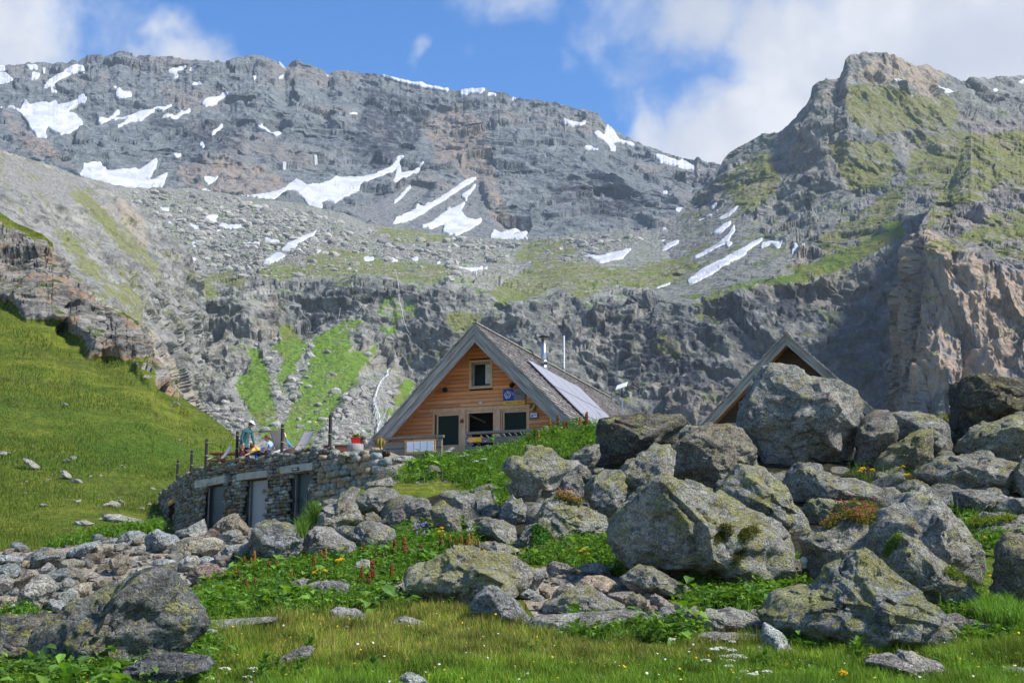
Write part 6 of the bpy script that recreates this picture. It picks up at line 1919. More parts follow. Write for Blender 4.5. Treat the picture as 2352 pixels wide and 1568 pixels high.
def scatter(mask, n, seed, avoid=0.5, weight=None):
    rng = np.random.RandomState(seed)
    mm = mask.copy()
    if avoid is not None:
        mm *= (1 - np.clip(BLD * 1.0, 0, 1) * avoid)
    pr = np.clip(mm, 0, 1).ravel().astype(np.float64)
    pr /= pr.sum()
    k = rng.choice(len(pr), n, p=pr)
    y = (k // MW) * 2.0 + rng.uniform(0, 2, n) + MOY
    x = (k % MW) * 2.0 + rng.uniform(0, 2, n) + MOX
    d = gdepth(y)
    p = unproj(x, y, d)
    p[:, 2] += ground_noise(p)
    return p, x, y, rng


def blades(p, h, w, col, rng, lean=0.35, name='grass'):
    col = col * np.array([1.45, 1.45, 1.3])
    n = len(p)
    a = rng.uniform(0, 2 * np.pi, n)
    fx = np.stack([np.cos(a), np.sin(a), np.zeros(n)], -1)
    b = rng.uniform(0, 2 * np.pi, n)
    ld = np.stack([np.cos(b), np.sin(b), np.zeros(n)], -1) * (rng.uniform(0.1, 1, n) * lean)[:, None]
    up_ = np.array([0, 0, 1.0])
    h_ = h[:, None]; w_ = w[:, None]
    v0 = p - fx * w_ * .5 - up_ * .03; v1 = p + fx * w_ * .5 - up_ * .03
    m_ = p + (up_ * .55 + ld * .35) * h_
    v2 = m_ - fx * w_ * .42; v3 = m_ + fx * w_ * .42
    v4 = p + (up_ * .95 + ld) * h_
    V = np.stack([v0, v1, v2, v3, v4], 1).reshape(-1, 3)
    i = np.arange(n) * 5
    q = np.stack([i, i + 1, i + 3, i + 2], -1); tr_ = np.stack([i + 2, i + 3, i + 4], -1)
    o = mesh_from(name, V, [q, tr_], M_grass, smooth=False)
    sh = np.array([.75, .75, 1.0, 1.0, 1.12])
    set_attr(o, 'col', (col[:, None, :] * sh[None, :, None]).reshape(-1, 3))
    return o


def leaves_geo(c, ax, nrm, ln, wd, droop=0.25):
    """pointed oval leaves folded along the midrib; returns verts (n,8,3) and local faces"""
    side = np.cross(nrm, ax)
    L_ = ln[:, None]; W_ = wd[:, None]
    b = c
    m1 = c + ax * L_ * .38 + nrm * L_ * .06
    m2 = c + ax * L_ * .74 - nrm * L_ * droop * .25
    tp = c + ax * L_ - nrm * L_ * droop
    v = np.stack([b, m1 - side * W_ * .5 + nrm * W_ * .14, m1, m1 + side * W_ * .5 + nrm * W_ * .14, m2 - side * W_ * .38 + nrm * W_ * .08, m2, m2 + side * W_ * .38 + nrm * W_ * .08, tp], 1)
    return v


LF_T = np.array([[0, 2, 1], [0, 3, 2], [4, 5, 7], [5, 6, 7]])
LF_Q = np.array([[1, 2, 5, 4], [2, 3, 6, 5]])


def leaf_mesh(name, v, col, mat=None):
    n = len(v)
    off = (np.arange(n) * 8)[:, None, None]
    o = mesh_from(name, v.reshape(-1, 3), [(LF_T[None] + off).reshape(-1, 3), (LF_Q[None] + off).reshape(-1, 4)], mat or M_leaf, smooth=False)
    set_attr(o, 'col', np.repeat(col, 8, 0))
    return o


def unit(v):
    return v / np.maximum(np.linalg.norm(v, axis=-1, keepdims=True), 1e-9)


def foliage(p, per, rad, hgt, ln, rng, cols, name, tilt=0.8):
    """clumps of leaves round points p"""
    n = len(p) * per
    c = np.repeat(p, per, 0)
    R_ = np.repeat(rad, per) if hasattr(rad, '__len__') else np.full(n, rad)
    a = rng.uniform(0, 2 * np.pi, n); r = np.sqrt(rng.uniform(0, 1, n))
    hh = np.repeat(hgt, per)
    c = c + np.stack([np.cos(a) * r * R_, np.sin(a) * r * R_, hh * rng.uniform(.15, 1, n) * (1 - .55 * r ** 2)], -1)
    b = a + rng.uniform(-.9, .9, n)
    el = rng.uniform(-.25, tilt, n)
    ax = np.stack([np.cos(b) * np.cos(el), np.sin(b) * np.cos(el), np.sin(el)], -1)
    nr = unit(np.array([0, 0, 1.0]) - ax * ax[:, 2:3] + rng.normal(0, .25, (n, 3)))
    nr = unit(nr - ax * (nr * ax).sum(1, keepdims=True))
    l_ = np.repeat(ln, per) * rng.uniform(.6, 1.3, n)
    v = leaves_geo(c, ax, nr, l_, l_ * rng.uniform(.45, .75, n))
    k = rng.randint(0, len(cols), len(p))
    cc = np.repeat(np.array(cols)[k], per, 0) * rng.uniform(.75, 1.85, (n, 1)) * np.array([1.08, 1.0, 1.0])
    return leaf_mesh(name, v, cc)


LAWN = raster(polys('p', "380,1620 430,1510 470,1450 640,1420 760,1395 950,1385 1060,1400 1250,1448 1500,1455 1700,1462 1850,1470 2200,1485 2500,1465 2500,1620|-200,1640 0,1590 300,1590 400,1640|430,1440 640,1405 900,1390 900,1420 640,1440|1860,1370 2000,1420 1990,1460 1900,1460"), 3)
GREENS = raster(polys('p', "420,1400 440,1370 520,1330 560,1285 640,1285 760,1275 900,1225 950,1215 1030,1245 1110,1255 1000,1285 930,1330 800,1365 930,1370 930,1410 760,1405 640,1425 460,1440|1200,1290 1260,1255 1330,1225 1420,1235 1450,1300 1560,1310 1700,1330 1850,1345 1790,1380 1770,1425 1600,1395 1450,1325 1250,1300|905,1105 935,1070 1000,1052 1100,1042 1180,1022 1260,992 1330,976 1385,972 1385,1020 1310,1055 1250,1045 1180,1065 1170,1110 1180,1145 1120,1185 1090,1150 1020,1095 950,1115|-200,1590 0,1560 200,1505 300,1478 430,1455 500,1500 440,1600 300,1620|2140,1175 2230,1215 2352,1235 2352,1260 2250,1250 2262,1370 2400,1390 2400,1440 2200,1430 2160,1400 2150,1260|1940,1075 2000,1065 2080,1080 2160,1110 2180,1150 2100,1140 2020,1110 1960,1100|2180,1140 2240,1160 2352,1165 2352,1190 2200,1190|1640,1290 1860,1290 1870,1360 1640,1350|0,1410 90,1400 90,1425 0,1435|1300,1420 1500,1440 1620,1440 1620,1480 1300,1470|1780,1460 2200,1475 2352,1450 2352,1480 2200,1500 1800,1490|960,1240 1110,1250 1130,1220 1000,1190 940,1200"), 3)
BACKG = raster(polys('p', "170,1235 250,1218 370,1200 372,1222 300,1232 240,1240|100,1258 190,1240 190,1250 110,1268"), 1)

# the front meadow: fine fescue, mixed green, olive and straw
p, x, y, rng = scatter(LAWN, 150000, 1, .9)
patch = fbm(p / 1.6, 4, 71); p2 = fbm(p / .6, 3, 72)
pal = np.array([(.11, .155, .016), (.15, .17, .024), (.08, .145, .013), (.23, .19, .06), (.19, .14, .05)])
k = np.clip(((patch + .5) * 2.2 + rng.normal(0, .8, len(p)) + .2).astype(int), 0, 4)
straw = (y < 1540) & (y > 1400) & (x > 620) & (x < 1700)
k = np.where(straw & (rng.uniform(0, 1, len(p)) < .33), rng.randint(3, 5, len(p)), k)
fresh = np.clip(((y - 1500) / 60) + (x > 1500) * .5 - .3 + p2, 0, 1)
col = pal[k] * rng.uniform(.65, 1.35, (len(p), 1))
col = col * (1 - fresh[:, None] * .6) + np.array([(.075, .155, .012)]) * fresh[:, None] * .6 * rng.uniform(.7, 1.4, (len(p), 1))
col = col * np.clip(1 + 1.2 * fbm(p / .8, 3, 77), .55, 1.5)[:, None]
tus = np.clip(fbm(p / .55, 2, 78) * 2 + .4, 0, 1.2)
h = (.09 + .10 * np.clip(patch + .35, 0, 1) + .10 * tus) * rng.uniform(.6, 1.5, len(p))
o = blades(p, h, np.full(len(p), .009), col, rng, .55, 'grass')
tag(o, 'fine meadow grass of mixed green and straw in the foreground', 'grass', kind='stuff')
# rank grass among the herbs
p, x, y, rng = scatter(np.maximum(GREENS, BACKG), 60000, 2, .9)
col = np.array([(.07, .15, .012), (.10, .17, .016), (.055, .12, .012)])[rng.randint(0, 3, len(p))] * rng.uniform(.6, 1.4, (len(p), 1))
dd = np.linalg.norm(p, axis=1)
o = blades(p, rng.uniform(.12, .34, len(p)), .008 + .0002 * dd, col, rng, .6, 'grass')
tag(o, 'rank green grass growing between the herbs and boulders', 'grass', kind='stuff')
# leafy herbs
GC = [(.06, .155, .012), (.085, .19, .014), (.045, .125, .014), (.11, .20, .018), (.05, .115, .02)]
p, x, y, rng = scatter(np.maximum(GREENS, BACKG), 7000, 3, .85)
o = foliage(p, 9, rng.uniform(.10, .26, len(p)), rng.uniform(.10, .42, len(p)), rng.uniform(.05, .13, len(p)), rng, GC, 'leafy_herbs')
tag(o, 'bright green leafy herbs covering the slope and gaps between boulders', 'herbs', kind='stuff')
p, x, y, rng = scatter(GREENS, 520, 12, .85)
o = foliage(p, 6, rng.uniform(.12, .25, len(p)), rng.uniform(.25, .5, len(p)), rng.uniform(.17, .30, len(p)), rng, [(.075, .17, .018), (.10, .20, .022), (.06, .135, .02)], 'dock_leaves')
tag(o, 'large dock leaves overlapping in the herb patches', 'leaves', kind='stuff')
p, x, y, rng = scatter(LAWN, 5200, 4, .9, None)
m_ = (fbm(p / 1.3, 3, 75) * 1.3 + (y - 1495) / 230 + (x > 1500) * .2) > .06
p = p[m_]
o = foliage(p, 8, rng.uniform(.08, .2, len(p)), rng.uniform(.04, .16, len(p)), rng.uniform(.04, .10, len(p)), rng, GC, 'meadow_herbs')
tag(o, 'low green herbs mixed into the front meadow', 'herbs', kind='stuff')
# flowers too many to count: orange, yellow, white and violet dots
def dots(p, r, cols, rng, name, label):
    n = len(p)
    c = p.copy()
    v = []
    a = rng.uniform(0, 6.28, n)
    up_ = unit(rng.normal(0, .5, (n, 3)) + np.array([0, -.4, 1]))
    s1 = unit(np.cross(up_, np.array([.3, .5, .2]))); s2 = np.cross(up_, s1)
    ring = [c + up_ * r[:, None] * .35]
    for k in range(6):
        ang = a + k * 1.047
        ring.append(c + (s1 * np.cos(ang)[:, None] + s2 * np.sin(ang)[:, None]) * r[:, None])
    V = np.stack(ring, 1)
    off = (np.arange(n) * 7)[:, None, None]
    fz = np.array([[0, k + 1, (k + 1) % 6 + 1] for k in range(6)])
    o = mesh_from(name, V.reshape(-1, 3), (fz[None] + off).reshape(-1, 3), M_petal, smooth=False)
    set_attr(o, 'col', np.repeat(np.array(cols)[rng.randint(0, len(cols), n)], 7, 0))
    tag(o, label, 'flowers', kind='stuff')


p, x, y, rng = scatter(np.maximum(LAWN, .5 * GREENS), 420, 6, .95)
p[:, 2] += rng.uniform(.10, .26, len(p))
dots(p, rng.uniform(.010, .024, len(p)), [(.75, .35, .02), (.8, .45, .02), (.8, .55, .04), (.75, .72, .62), (.75, .72, .62), (.5, .22, .4)], rng, 'meadow_flowers', 'scattered orange yellow and white flowers dotting the meadow')
p, x, y, rng = scatter(raster(polys('C6', "1340,270 1480,270 1500,330 1430,390 1360,380") + polys('H1', "880,1060 1060,1060 1060,1085 880,1090") + polys('C4', "1540,1180 1640,1180 1650,1240 1580,1250"), 1), 130, 7, None)
p[:, 2] += rng.uniform(.2, .5, len(p))
dots(p, rng.uniform(.015, .028, len(p)), [(.22, .14, .55), (.3, .2, .6), (.35, .22, .5)], rng, 'violet_flowers', 'small violet flowers among the leaves below the boulders')


# ---- individual plants: one of each kind is built, then copied
def mb_leaf(mb, c, az, el, ln, wd, col, droop=.3):
    ax = np.array([math.cos(az) * math.cos(el), math.sin(az) * math.cos(el), math.sin(el)])
    nr = unit(np.array([0, 0, 1.0]) - ax * ax[2]); nr = unit(nr)
    v = leaves_geo(np.array([c]), ax[None], nr[None], np.array([ln]), np.array([wd]), droop)[0]
    mb.col = tuple(col) + (1,)
    mb.add([tuple(q) for q in v], [tuple(int(a) for a in f) for f in LF_T] + [tuple(int(a) for a in f) for f in LF_Q])


def copy_plant(src, loc, s, rz, label, group):
    r = src.copy(); COL.objects.link(r)
    r.location = loc; r.scale = (s, s, s); r.rotation_euler = (0, 0, rz)
    r['label'] = label; r['group'] = group
    for ch in list(src.children):
        c = ch.copy(); COL.objects.link(c); c.parent = r
    return r


rng = np.random.RandomState(9)


def dock_proto(seed, rust):
    rr = np.random.RandomState(seed)
    e = empty('dock_plant', (0, 0, 0), 0, 'x y z w', 'plant')
    mb = MB()
    pts = [(0.02 * math.sin(k), .015 * k * .3, .12 * k) for k in range(9)]
    mb.col = (.16, .12, .03, 1)
    mb.tube(pts, [.014] * 4 + [.01] * 5, 5)
    for k in range(95):
        z = .42 + .56 * rr.uniform() ** .9
        r = .095 * (1.05 - (z - .4) * 1.25)
        a = rr.uniform(0, 6.28)
        g = rr.uniform(.6, 1.4)
        mb.col = (rust[0] * g, rust[1] * g, rust[2] * g, 1)
        mb.ball((r * math.cos(a), .03 + r * math.sin(a), z), rr.uniform(.020, .036), 1, (1, 1, 1.4))
    mb.build('seed_spike', M_petal, e)
    mb = MB()
    for k in range(5):
        g = rr.uniform(.7, 1.3)
        mb_leaf(mb, (0, 0, .05), rr.uniform(0, 6.28), rr.uniform(.3, 1.0), rr.uniform(.3, .45), rr.uniform(.18, .28), (.05 * g, .13 * g, .016 * g), .4)
    mb.build('leaves', M_leaf, e)
    return e


RUSTS = [(.29, .15, .035), (.21, .08, .025), (.31, .20, .05)]
docks = [dock_proto(k, RUSTS[k]) for k in range(3)]
DOCK = [('C6', "320,520,390 350,505,420 465,500,395 505,510,430 555,520,440 590,550,440 490,610,500 440,520,470", 'rusty dock spike in the clump below the speckled boulders'),
        ('C6', "160,600,500 95,640,540 300,680,615 20,600,560", 'rusty dock spike at the left of the stony path'),
        ('C6', "915,475,380 1050,530,455 1135,500,440 1180,500,360 1270,500,350 1410,500,390 1155,500,420 1290,500,400", 'rusty dock spike below the long layered boulder'),
        ('C6', "1515,440,400 1580,420,310 1620,420,310 1665,410,310 1715,410,330 1740,430,380 1765,420,320 1800,420,335 1830,440,310 1865,400,300 1890,410,345 1910,420,345 1985,430,360 1600,440,350 1850,440,350 1560,430,370", 'golden dock spike in the dense row behind the yellow lichen mound'),
        ('C6', "905,720,590 985,740,550 1165,680,570 1375,750,600 830,750,690 1040,760,710 960,760,640", 'dark red dock spike standing over the stony path'),
        ('C5', "2030,670,580 2110,600,500 2165,610,510 2200,580,460 2200,780,680 2130,800,700 1590,815,745 1750,780,730 1985,830,780 2060,700,620", 'rusty dock spike right of the rubble bank'),
        ('C5', "770,290,210 800,290,200 890,250,220 965,260,215 985,255,205 1000,250,190 1050,240,195 1075,240,205 1100,240,205 1135,230,190 1290,240,175 1345,220,170 740,300,240 920,260,225 1190,235,190 1370,220,180", 'tiny rusty dock spike in the strip left of the stone building'),
        ('C3', "465,520,460 525,530,440 575,540,480 595,530,480 700,540,450 750,530,420 380,620,550 355,650,600", 'rusty dock spike on the leafy slope before the cabin'),
        ('C7', "325,400,340 345,390,325 440,420,360 480,440,380 870,620,550 950,640,580", 'orange dock spike below the wide lichen boulder'),
        ('C5', "1500,1080,900 1020,1250,1160 1110,1220,1130 960,1200,1095 370,1420,1340 1270,1230,1180", 'thin red sorrel stalk in front of the dark outcrop'),
        ('C7', "2030,800,720 2110,790,730 2160,810,760 100,950,900 905,1020,940", 'red sorrel stalk near the giant boulder'),
        ('C8', "200,790,720 265,790,715 405,770,715 2150,1080,1000 2180,1110,1040 1700,980,920", 'rusty dock spike beside the lamp and the pyramid boulder')]
for crop, s, lb in DOCK:
    for q in s.split():
        a, b, c = (float(v) for v in q.split(','))
        ox, oy, kk = CROPS[crop]
        px, pyb, pyt = ox + a * kk, oy + b * kk + 6, oy + c * kk
        far = 'strip left' in lb
        d = 43.5 if far else float(gdepth(pyb))
        g = at(px, pyb, d)
        hgt = (pyb - pyt) * d / F
        k = 1 if 'red' in lb else int(rng.randint(3))
        copy_plant(docks[k], g, hgt * (1.0 if far else 1.22) / .98, rng.uniform(0, 6.28), lb, lb.split(' in ')[0].split(' at ')[0] + 's')
for e in docks:
    for ch in list(e.children): bpy.data.objects.remove(ch)
    bpy.data.objects.remove(e)


def hellebore_proto(seed, spike):
    rr = np.random.RandomState(seed)
    e = empty('false_hellebore', (0, 0, 0), 0, 'x y z w', 'plant')
    mb = MB()
    mb.col = (.10, .16, .03, 1)
    mb.tube([(0, 0, 0), (0.01, 0, .25), (0, .01, .5)], [.018, .014, .008], 6)
    for k in range(13):
        g = rr.uniform(.75, 1.3)
        f_ = k / 12
        mb_leaf(mb, (0, 0, .02 + .36 * f_), k * 2.4 + rr.uniform(-.3, .3), .55 + .75 * f_ * rr.uniform(.7, 1.1), .44 - .20 * f_, .15 - .05 * f_, (.085 * g, .175 * g, .02 * g), .32)
    mb.build('leaves', M_leaf, e)
    if spike:
        mb = MB(); mb.col = (.15, .20, .05, 1)
        mb.tube([(0, 0, .3), (0, 0, 1.0)], [.012, .006], 5)
        for k in range(70):
            z = .45 + .55 * rr.uniform(); a = rr.uniform(0, 6.28); r = .042 * (1.25 - z); g = rr.uniform(.7, 1.4)
            mb.col = (.20 * g, .24 * g, .06 * g, 1)
            mb.ball((r * math.cos(a), r * math.sin(a), z), .020, 1)
        mb.build('flower_spike', M_petal, e)
    return e


hel = [hellebore_proto(1, False), hellebore_proto(2, False), hellebore_proto(3, True)]
HEL = [('C7', "1080,1150,1000,0 1220,1230,1040,1 1150,1200,1060,1 1650,1110,1000,0 1700,1110,1010,1", 0, 'broad leaved green plant in the meadow in front of the bedrock slab'),
       ('C5', "1650,1290,1160,0 1560,1300,1190,1 1700,1270,1170,1", 0, 'broad leaved plant below the long low slab at left'),
       ('C5', "1150,1420,1040,2 2090,760,600,2", 1, 'tall pale green flower spike standing at the left'),
       ('C6', "60,1490,1340,0 170,1460,1350,1 380,1500,1370,1 350,1590,1440,0 450,1350,1190,1 220,1590,1450,1 20,1600,1440,0 1000,1550,1370,0 1430,1460,1350,1 1690,930,840,0", 0, 'broad leaved plant in the front meadow left of centre'),
       ('C6', "1595,890,745,2 210,840,690,2 1465,260,170,2", 1, 'pale green flower spike beside the yellow lichen mound'),
       ('C7', "560,330,250,0 640,340,260,1 740,430,320,0 800,400,310,1 680,460,370,1 850,430,350,0 780,480,400,1 710,500,420,0", 0, 'broad leaved plant in the clump left of the giant boulder'),
       ('C7', "770,300,195,2 1310,650,510,2 1235,570,420,2 1690,660,530,2 1730,660,500,2 1830,660,490,2 2075,740,545,2 670,440,360,2 495,450,350,2 1240,640,560,2", 1, 'pale green flower spike along the foot of the giant boulder'),
       ('C7', "1940,1540,1360,2", 1, 'pale green flower spike among the white flowers at lower right'),
       ('C7', "2180,1260,1170,0 2170,1450,1310,0 2110,1480,1380,1 1850,1560,1460,0 1900,940,870,1 2080,880,770,0", 0, 'broad leaved plant left of the great pyramid boulder'),
       ('C8', "800,1390,1210,0 760,1360,1230,1 1640,950,900,1 560,1310,1240,0 660,1320,1250,1 1420,1320,1250,0 1580,1310,1260,1 1960,400,270,0 1980,470,310,1", 0, 'broad leaved plant near the great pyramid boulder'),
       ('C8', "1080,1600,1490,2 1740,1600,1490,2 430,1490,1410,2 1510,970,810,2 1765,950,840,2 1605,110,-30,2 1655,110,0,2", 1, 'pale green flower spike on the right side of the boulders'),
       ('C3', "155,660,590,2 350,610,530,0 420,600,540,1 490,580,520,0", 0, 'broad leaved plant on the slope before the railing')]
for crop, s, kk_, lb in HEL:
    for q in s.split():
        a, b, c, kd = (float(v) for v in q.split(','))
        ox, oy, kk = CROPS[crop]
        px, pyb, pyt = ox + a * kk, oy + b * kk + 3, oy + c * kk
        d = float(gdepth(pyb))
        s_ = (pyb - pyt) * d / F / (1.0 if kd == 2 else .62) * (1.1 if kd == 2 else 1.4)
        copy_plant(hel[int(kd)], at(px, pyb, d), s_, rng.uniform(0, 6.28), lb, lb.split(' in ')[0] + 's')
for e in hel:
    for ch in list(e.children): bpy.data.objects.remove(ch)
    bpy.data.objects.remove(e)


def umbel_proto(seed, col, name, flat):
    rr = np.random.RandomState(seed)
    e = empty(name, (0, 0, 0), 0, 'x y z w', 'flower')
    mb = MB(); mb.col = (.09, .14, .03, 1)
    mb.tube([(0, 0, -.1), (.01, 0, .2), (0, 0, .40)], .006, 4)
    for k in range(4): mb_leaf(mb, (0, 0, .05 + .06 * k), rr.uniform(0, 6.28), .5, .14, .06, (.06, .14, .015))
    mb.build('stem', M_leaf, e)
    mb = MB()
    for k in range(30):
        a = rr.uniform(0, 6.28); r = .075 * math.sqrt(rr.uniform()); g = rr.uniform(.8, 1.1)
        mb.col = (col[0] * g, col[1] * g, col[2] * g, 1)
        mb.ball((r * math.cos(a), r * math.sin(a), .42 + (.025 if flat else .05) * (1 - (r / .08) ** 2) + rr.uniform(-.01, .01)), .016, 1, (1, 1, .6))
    mb.build('flower_head', M_petal, e)
    return e


umb = umbel_proto(1, (.72, .72, .62), 'white_umbel', True)
yfl = umbel_proto(2, (.80, .50, .02), 'yellow_flower', False)
for crop, s, src, lb in [('C5', "675,1265 715,1305 510,1285 1900,810 1945,1440 2180,1440 1810,1525 2140,1510 640,1300 690,1290 545,1290 1885,830 1925,800", umb, 'white flat flower head at the lower left of the meadow'),
                         ('C6', "600,765 660,760 1130,720 1180,740 1040,810 1320,740 270,850 635,770 1150,700 1105,735 1200,760 1060,800", umb, 'cream flower head beside the stony path'),
                         ('C7', "1710,1270 1795,1265 1880,1280 1650,1370 1870,1370 1900,1325 1980,1345 1985,1460 2060,1490 2180,1465 1915,1520 1810,1335 1850,1330 1855,1420 1360,1185 1880,1205 1940,1340 1960,1330 1770,1262 1730,1275", umb, 'white flat flower head in the drift at lower right'),
                         ('H1', "785,1070 875,1120 910,1113 1050,1138 980,1160 770,1085 800,1060 1040,1145", umb, 'white flower head on the slope below the notice board'),
                         ('C6', "710,505 585,600 525,600 490,615 1595,230 1570,265 1600,255 1960,430 2110,440 1910,415 690,510 730,500", yfl, 'bright yellow flower head among the dock leaves'),
                         ('C7', "590,420 630,450 600,415 570,430", yfl, 'bright yellow flower head left of the giant boulder'),
                         ('C4', "1075,1125 1155,1130 1410,1170 1460,1175 1690,970 1390,1105 1060,1140 1430,1165 1085,1120", yfl, 'bright yellow flower head among the boulders on the right'),
                         ('C8', "1075,265 1050,295 1010,390 1885,310 1940,650 660,1485 1040,290", yfl, 'bright yellow flower head near the tall pointed boulder')]:
    for q in s.split():
        a, b = (float(v) for v in q.split(','))
        ox, oy, kk = CROPS[crop]
        px, pyt = ox + a * kk, oy + b * kk
        d = float(gdepth(pyt + 14)) - .5
        g = at(px, pyt, d); s_ = rng.uniform(.75, 1.15) * (1.2 if d > 40 else 1)
        g.z -= .43 * s_
        copy_plant(src, g, s_, rng.uniform(0, 6.28), lb, lb.split(' head')[0] + 's')
for e in (umb, yfl):
    for ch in list(e.children): bpy.data.objects.remove(ch)
    bpy.data.objects.remove(e)

# ---- cushions and shrubs that sit on the rocks, placed where the eye meets stone
bpy.context.view_layer.update()
DG = bpy.context.evaluated_depsgraph_get()


def on_scene(crop, s, n, seed):
    im = raster([P(crop, s)], 0)
    rr = np.random.RandomState(seed)
    pr = im.ravel() / im.sum()
    k = rr.choice(len(pr), n, p=pr)
    X = (k % MW) * 2.0 + rr.uniform(0, 2, n) + MOX; Y = (k // MW) * 2.0 + rr.uniform(0, 2, n) + MOY
    out = []
    for a, b in zip(X, Y):
        dv = Vector(dirv(a, b).tolist())
        hit, loc, nr, _, ob, _ = sc.ray_cast(DG, Vector(EYE.tolist()), dv)
        if hit and loc.y < 80:
            out.append(loc)
    return np.array(out), rr


for crop, s, n, hh, cols, nm, lb, ct in [
        ('C7', "1725,330 1760,230 1820,200 1900,210 1860,300 1800,350 1740,365", 260, .10, [(.055, .085, .012), (.10, .10, .02), (.08, .06, .02)], 'moss_cushion', 'dark green and brown moss cushion on the giant boulder, left patch', 'moss'),
        ('C7', "1950,300 2000,230 2080,215 2130,270 2060,310 1990,360 1960,350", 220, .10, [(.055, .085, .012), (.09, .09, .02)], 'moss_cushion', 'olive moss cushion on the giant boulder, right patch', 'moss'),
        ('C7', "1880,560 1900,480 1960,420 2010,380 1990,450 1930,540 1900,590", 160, .08, [(.05, .075, .012), (.09, .08, .02)], 'moss_cushion', 'moss strip in the crack at the right of the giant boulder', 'moss'),
        ('C8', "1010,480 1030,400 1090,320 1160,275 1170,320 1100,430 1040,500", 240, .12, [(.07, .13, .012), (.10, .15, .02)], 'moss_cushion', 'green moss patch on the tall pointed boulder', 'moss'),
        ('C8', "1550,640 1580,580 1640,600 1760,660 1830,710 1800,760 1700,700 1600,680", 220, .14, [(.085, .15, .012), (.12, .17, .02)], 'moss_cushion', 'bright moss patch between the two pointed right boulders', 'moss'),
        ('C4', "1640,700 1660,670 1700,690 1740,690 1735,760 1690,740", 150, .22, [(.19, .21, .02), (.13, .18, .02)], 'flowering_tuft', 'yellow green flowering tuft on the skyline of the boulder heap', 'plant'),
        ('C4', "1880,1550 1940,1490 2100,1500 2260,1485 2240,1520 2100,1550 1950,1570", 260, .16, [(.09, .15, .012), (.13, .16, .02)], 'low_shrub', 'low yellow green shrub lying on the right hand slab', 'shrub'),
        ('C2', "1310,1250 1340,1160 1400,1060 1440,1010 1500,1040 1490,1110 1420,1190 1350,1260", 420, .38, [(.05, .10, .014), (.075, .13, .016)], 'grass_tuft', 'hanging dark grass tuft between the two speckled boulders', 'grass tuft'),
        ('C8', "1830,960 1900,900 2000,900 2130,930 2200,990 2200,1060 2050,1050 1900,1040 1840,1020", 700, .30, [(.075, .16, .016), (.10, .18, .02)], 'fern_patch', 'feathery bright green fern patch right of the pyramid boulder', 'fern'),
        ('C7', "140,330 150,260 210,230 270,270 300,340 230,380 160,370", 300, .2, [(.03, .11, .012), (.045, .14, .012)], 'leafy_clump', 'dark leafy clump in the shade under the wide lichen boulder', 'plant')]:
    q, rr = on_scene(crop, s, n, len(s))
    if nm in ('grass_tuft', 'fern_patch'):
        q = np.repeat(q, 4, 0) + rr.normal(0, .06, (len(q) * 4, 3)) * np.array([1, 1, .3])
        c = np.array(cols)[rr.randint(0, len(cols), len(q))] * rr.uniform(.6, 1.4, (len(q), 1))
        o = blades(q, rr.uniform(.5, 1.2, len(q)) * hh, np.full(len(q), .014), c, rr, .9, nm)
    else:
        o = foliage(q, 7, np.full(len(q), .05), np.full(len(q), hh), np.full(len(q), .035 if 'moss' in nm else .06), rr, cols, nm, 1.3)
    tag(o, lb, ct)
for crop, s, n, lb in [('C4', "770,1568 800,1510 880,1430 960,1400 1060,1380 1120,1350 1165,1350 1180,1420 1190,1500 1180,1560 1050,1560 980,1510 900,1530 820,1590", 700, 'large red flowering alpine rose bush among the right boulders'),
                       ('C3', "490,1050 530,1035 600,1035 660,1060 710,1090 700,1115 640,1100 560,1070", 160, 'small pink flowering alpine rose sprig above the wide lichen boulder')]:
    q, rr = on_scene(crop, s, n, 5)
    e = empty('alpine_rose', Vector(q.mean(0).tolist()), 0, lb, 'shrub', None)
    o = foliage(q, 9, np.full(len(q), .08), np.full(len(q), .22), np.full(len(q), .05), rr, [(.10, .13, .015), (.15, .16, .02), (.15, .11, .02)], 'leaves', 1.2)
    o.parent = e; o.location = -e.location
    mb = MB()
    for c in q[::7]:
        g = rr.uniform(.7, 1.2)
        mb.col = (.50 * g, .09 * g, .13 * g, 1)
        b = c + np.array([rr.normal(0, .06), -.05, rr.uniform(.10, .26)])
        for j in range(2):
            mb.ball(tuple(b + rr.normal(0, .018, 3) - np.array(e.location)), .022, 1)
    mb.build('blossoms', M_petal, e)
# ------------------------------------------------------------------ loose stones
_sv, _sf = ico(3)


def stone_proto(seed):
    rr = np.random.RandomState(seed)
    v = _sv.copy()
    for i in range(7):
        n = unit(rr.normal(0, 1, 3)); v = v - n[None] * np.maximum(v @ n - rr.uniform(.45, .8), 0)[:, None]
    v = v * np.array([1, .8, .62]) * (1 + .10 * fbm(v * 1.6 + seed, 3, seed))[:, None]
    return mesh_from('stone', v, _sf, M_rock, link=False)


sp_ = [stone_proto(k) for k in range(6)]


def stones(mask, n, seed, size, tints, lb, group, name='stone', lich=.15, depthf=None, avoid=.97):
    p, x, y, rr = scatter(mask, n, seed, avoid)
    if depthf is not None:
        p = depthf(x, y)
    for k in range(n):
        o = sp_[rr.randint(6)].copy()
        o.name = name
        s = size[0] * (size[1] / size[0]) ** (rr.uniform() ** 1.8)
        o.location = Vector(p[k].tolist()) + Vector((0, 0, s * .25))
        o.scale = (s, s, s * rr.uniform(.7, 1.2))
        o.rotation_euler = (rr.uniform(-.4, .4), rr.uniform(-.4, .4), rr.uniform(0, 6.28))
        t_ = tints[rr.randint(len(tints))]
        o.color = (t_[0], t_[1], t_[2], lich)
        COL.objects.link(o)
        tag(o, lb, 'stone', group)


